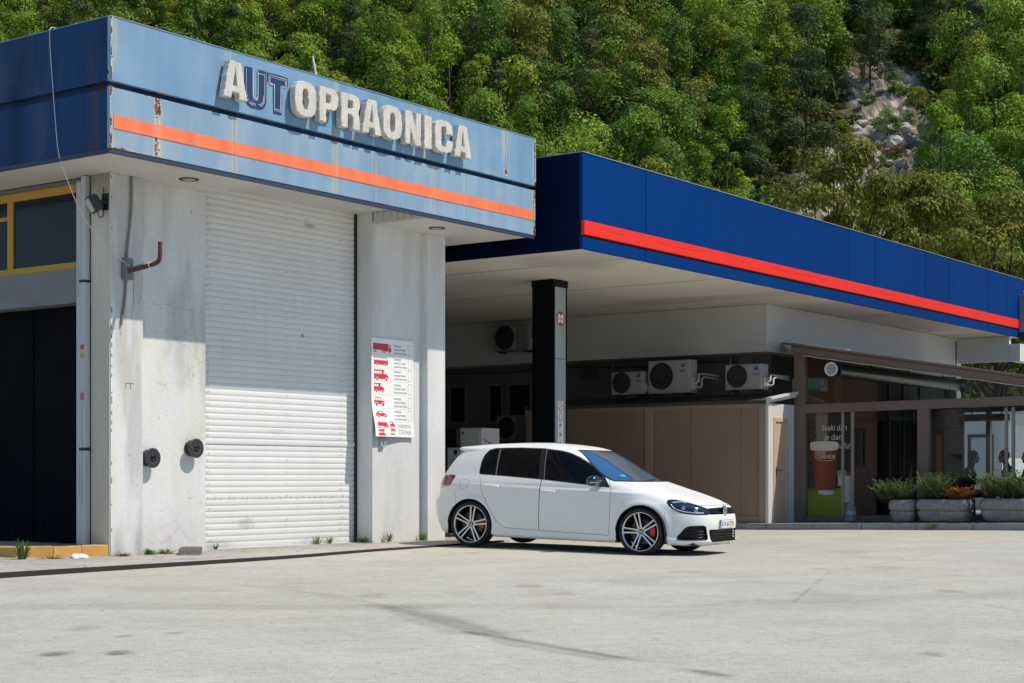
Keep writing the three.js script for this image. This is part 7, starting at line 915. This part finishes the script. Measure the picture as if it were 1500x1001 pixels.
  const im = new THREE.InstancedMesh(ug.g, leafMat(0.11, 0.155, 0.035), spots.length), mt = new THREE.Matrix4(), qt = new THREE.Quaternion(), cl = new THREE.Color(); spots.forEach(([R, F, s, c], i) => { const [x, z] = FR(R, F); mt.compose(V(x, hillY(R, F) - 0.15, z), qt.setFromAxisAngle(V(0, 1, 0), c * 6.28), V(s, s * 0.9, s)); im.setMatrixAt(i, mt); im.setColorAt(i, cl.setRGB(0.6 + 0.9 * hash(i, 3), 0.65 + 0.6 * hash(i, 4), 0.7)); }); im.name = 'undergrowth'; shadowed(im); tag(im, 'shrubby undergrowth between the trees on the hillside', null, null, 'stuff'); scene.add(im);
  // nearer walnut trees behind the station: open crowns, limbs and rock showing through
  const walnut = (u, F, top, rx, seed, label) => { const R = (u - 750) / 2400 * F, [x, z] = FR(R, F), h = top, y0 = h * 0.34; const c = crownGeo(seed, { n: 30000, lobes: 90, rx: rx * 1.08, y0, h: h - y0 - 0.9, lr: rx * 0.2, leaf: 0.16, lw: 0.5, droop: true, shape: (q) => Math.sqrt(Math.max(0.08, 1 - (1.7 * q - 0.62) ** 2)) }); const t = thing('walnut_tree', label, 'tree', [x, 0, z]); const m = shadowed(new THREE.Mesh(c.g, leafMat(0.235, 0.25, 0.038))); m.name = 'crown'; t.add(m); local(t, 'trunk', trunkGeo(seed + 1, h * 0.8, 0.2, c.lobes, 40), std(0.045, 0.035, 0.028, 0.9)); };
  walnut(1225, 57, 13.2, 3.1, 901, 'open crowned brownish green tree rising behind the canopy before the rock scar'); walnut(1345, 60, 12.6, 3.2, 905, 'brownish green tree behind the canopy, between its two neighbours'); walnut(1465, 56, 11.3, 3.4, 909, 'brownish green tree behind the far end of the canopy, at the right of the view'); walnut(1160, 66, 10.6, 2.2, 913, 'small loose crowned tree at the left foot of the rock scar');
}
// trees on flat ground beyond the station, seen under the canopy and through the café
{
  const b = crownGeo(700, { n: 6000, lobes: 26, rx: 3.2, y0: 1.0, h: 6, lr: 1.4, leaf: 0.34, shape: (h) => Math.sqrt(Math.max(0.1, 1 - (2 * h - 0.8) ** 2 * 0.8)) }), tg = trunkGeo(701, 5.5, 0.2, b.lobes, 8), m = leafMat(0.1, 0.16, 0.03); let p = null;
  [[30, 76, 1.0], [34.5, 74, 0.9], [25, 77, 1.05], [20, 78, 1.0], [39, 80, 1.1]].forEach(([R, F, s], i) => { const [x, z] = FR(R, F); let t; const label = ['green tree beyond the kiosk, seen under the end of the canopy', 'green tree at the far right under the canopy end', 'green tree beyond the café, behind the canopy posts', 'green tree in the gap behind the shop', 'green tree farthest right beyond the street'][i]; if (!p) { t = p = thing('roadside_tree', label, 'tree', [x, 0, z]); const c = shadowed(new THREE.Mesh(b.g, m)); c.name = 'crown'; t.add(c); local(t, 'trunk', tg, barkMat); } else t = clone(p, [x, 0, z], label); t.rotation.y = i * 1.3; t.scale.setScalar(s); });
}
renderer.render(scene, camera);
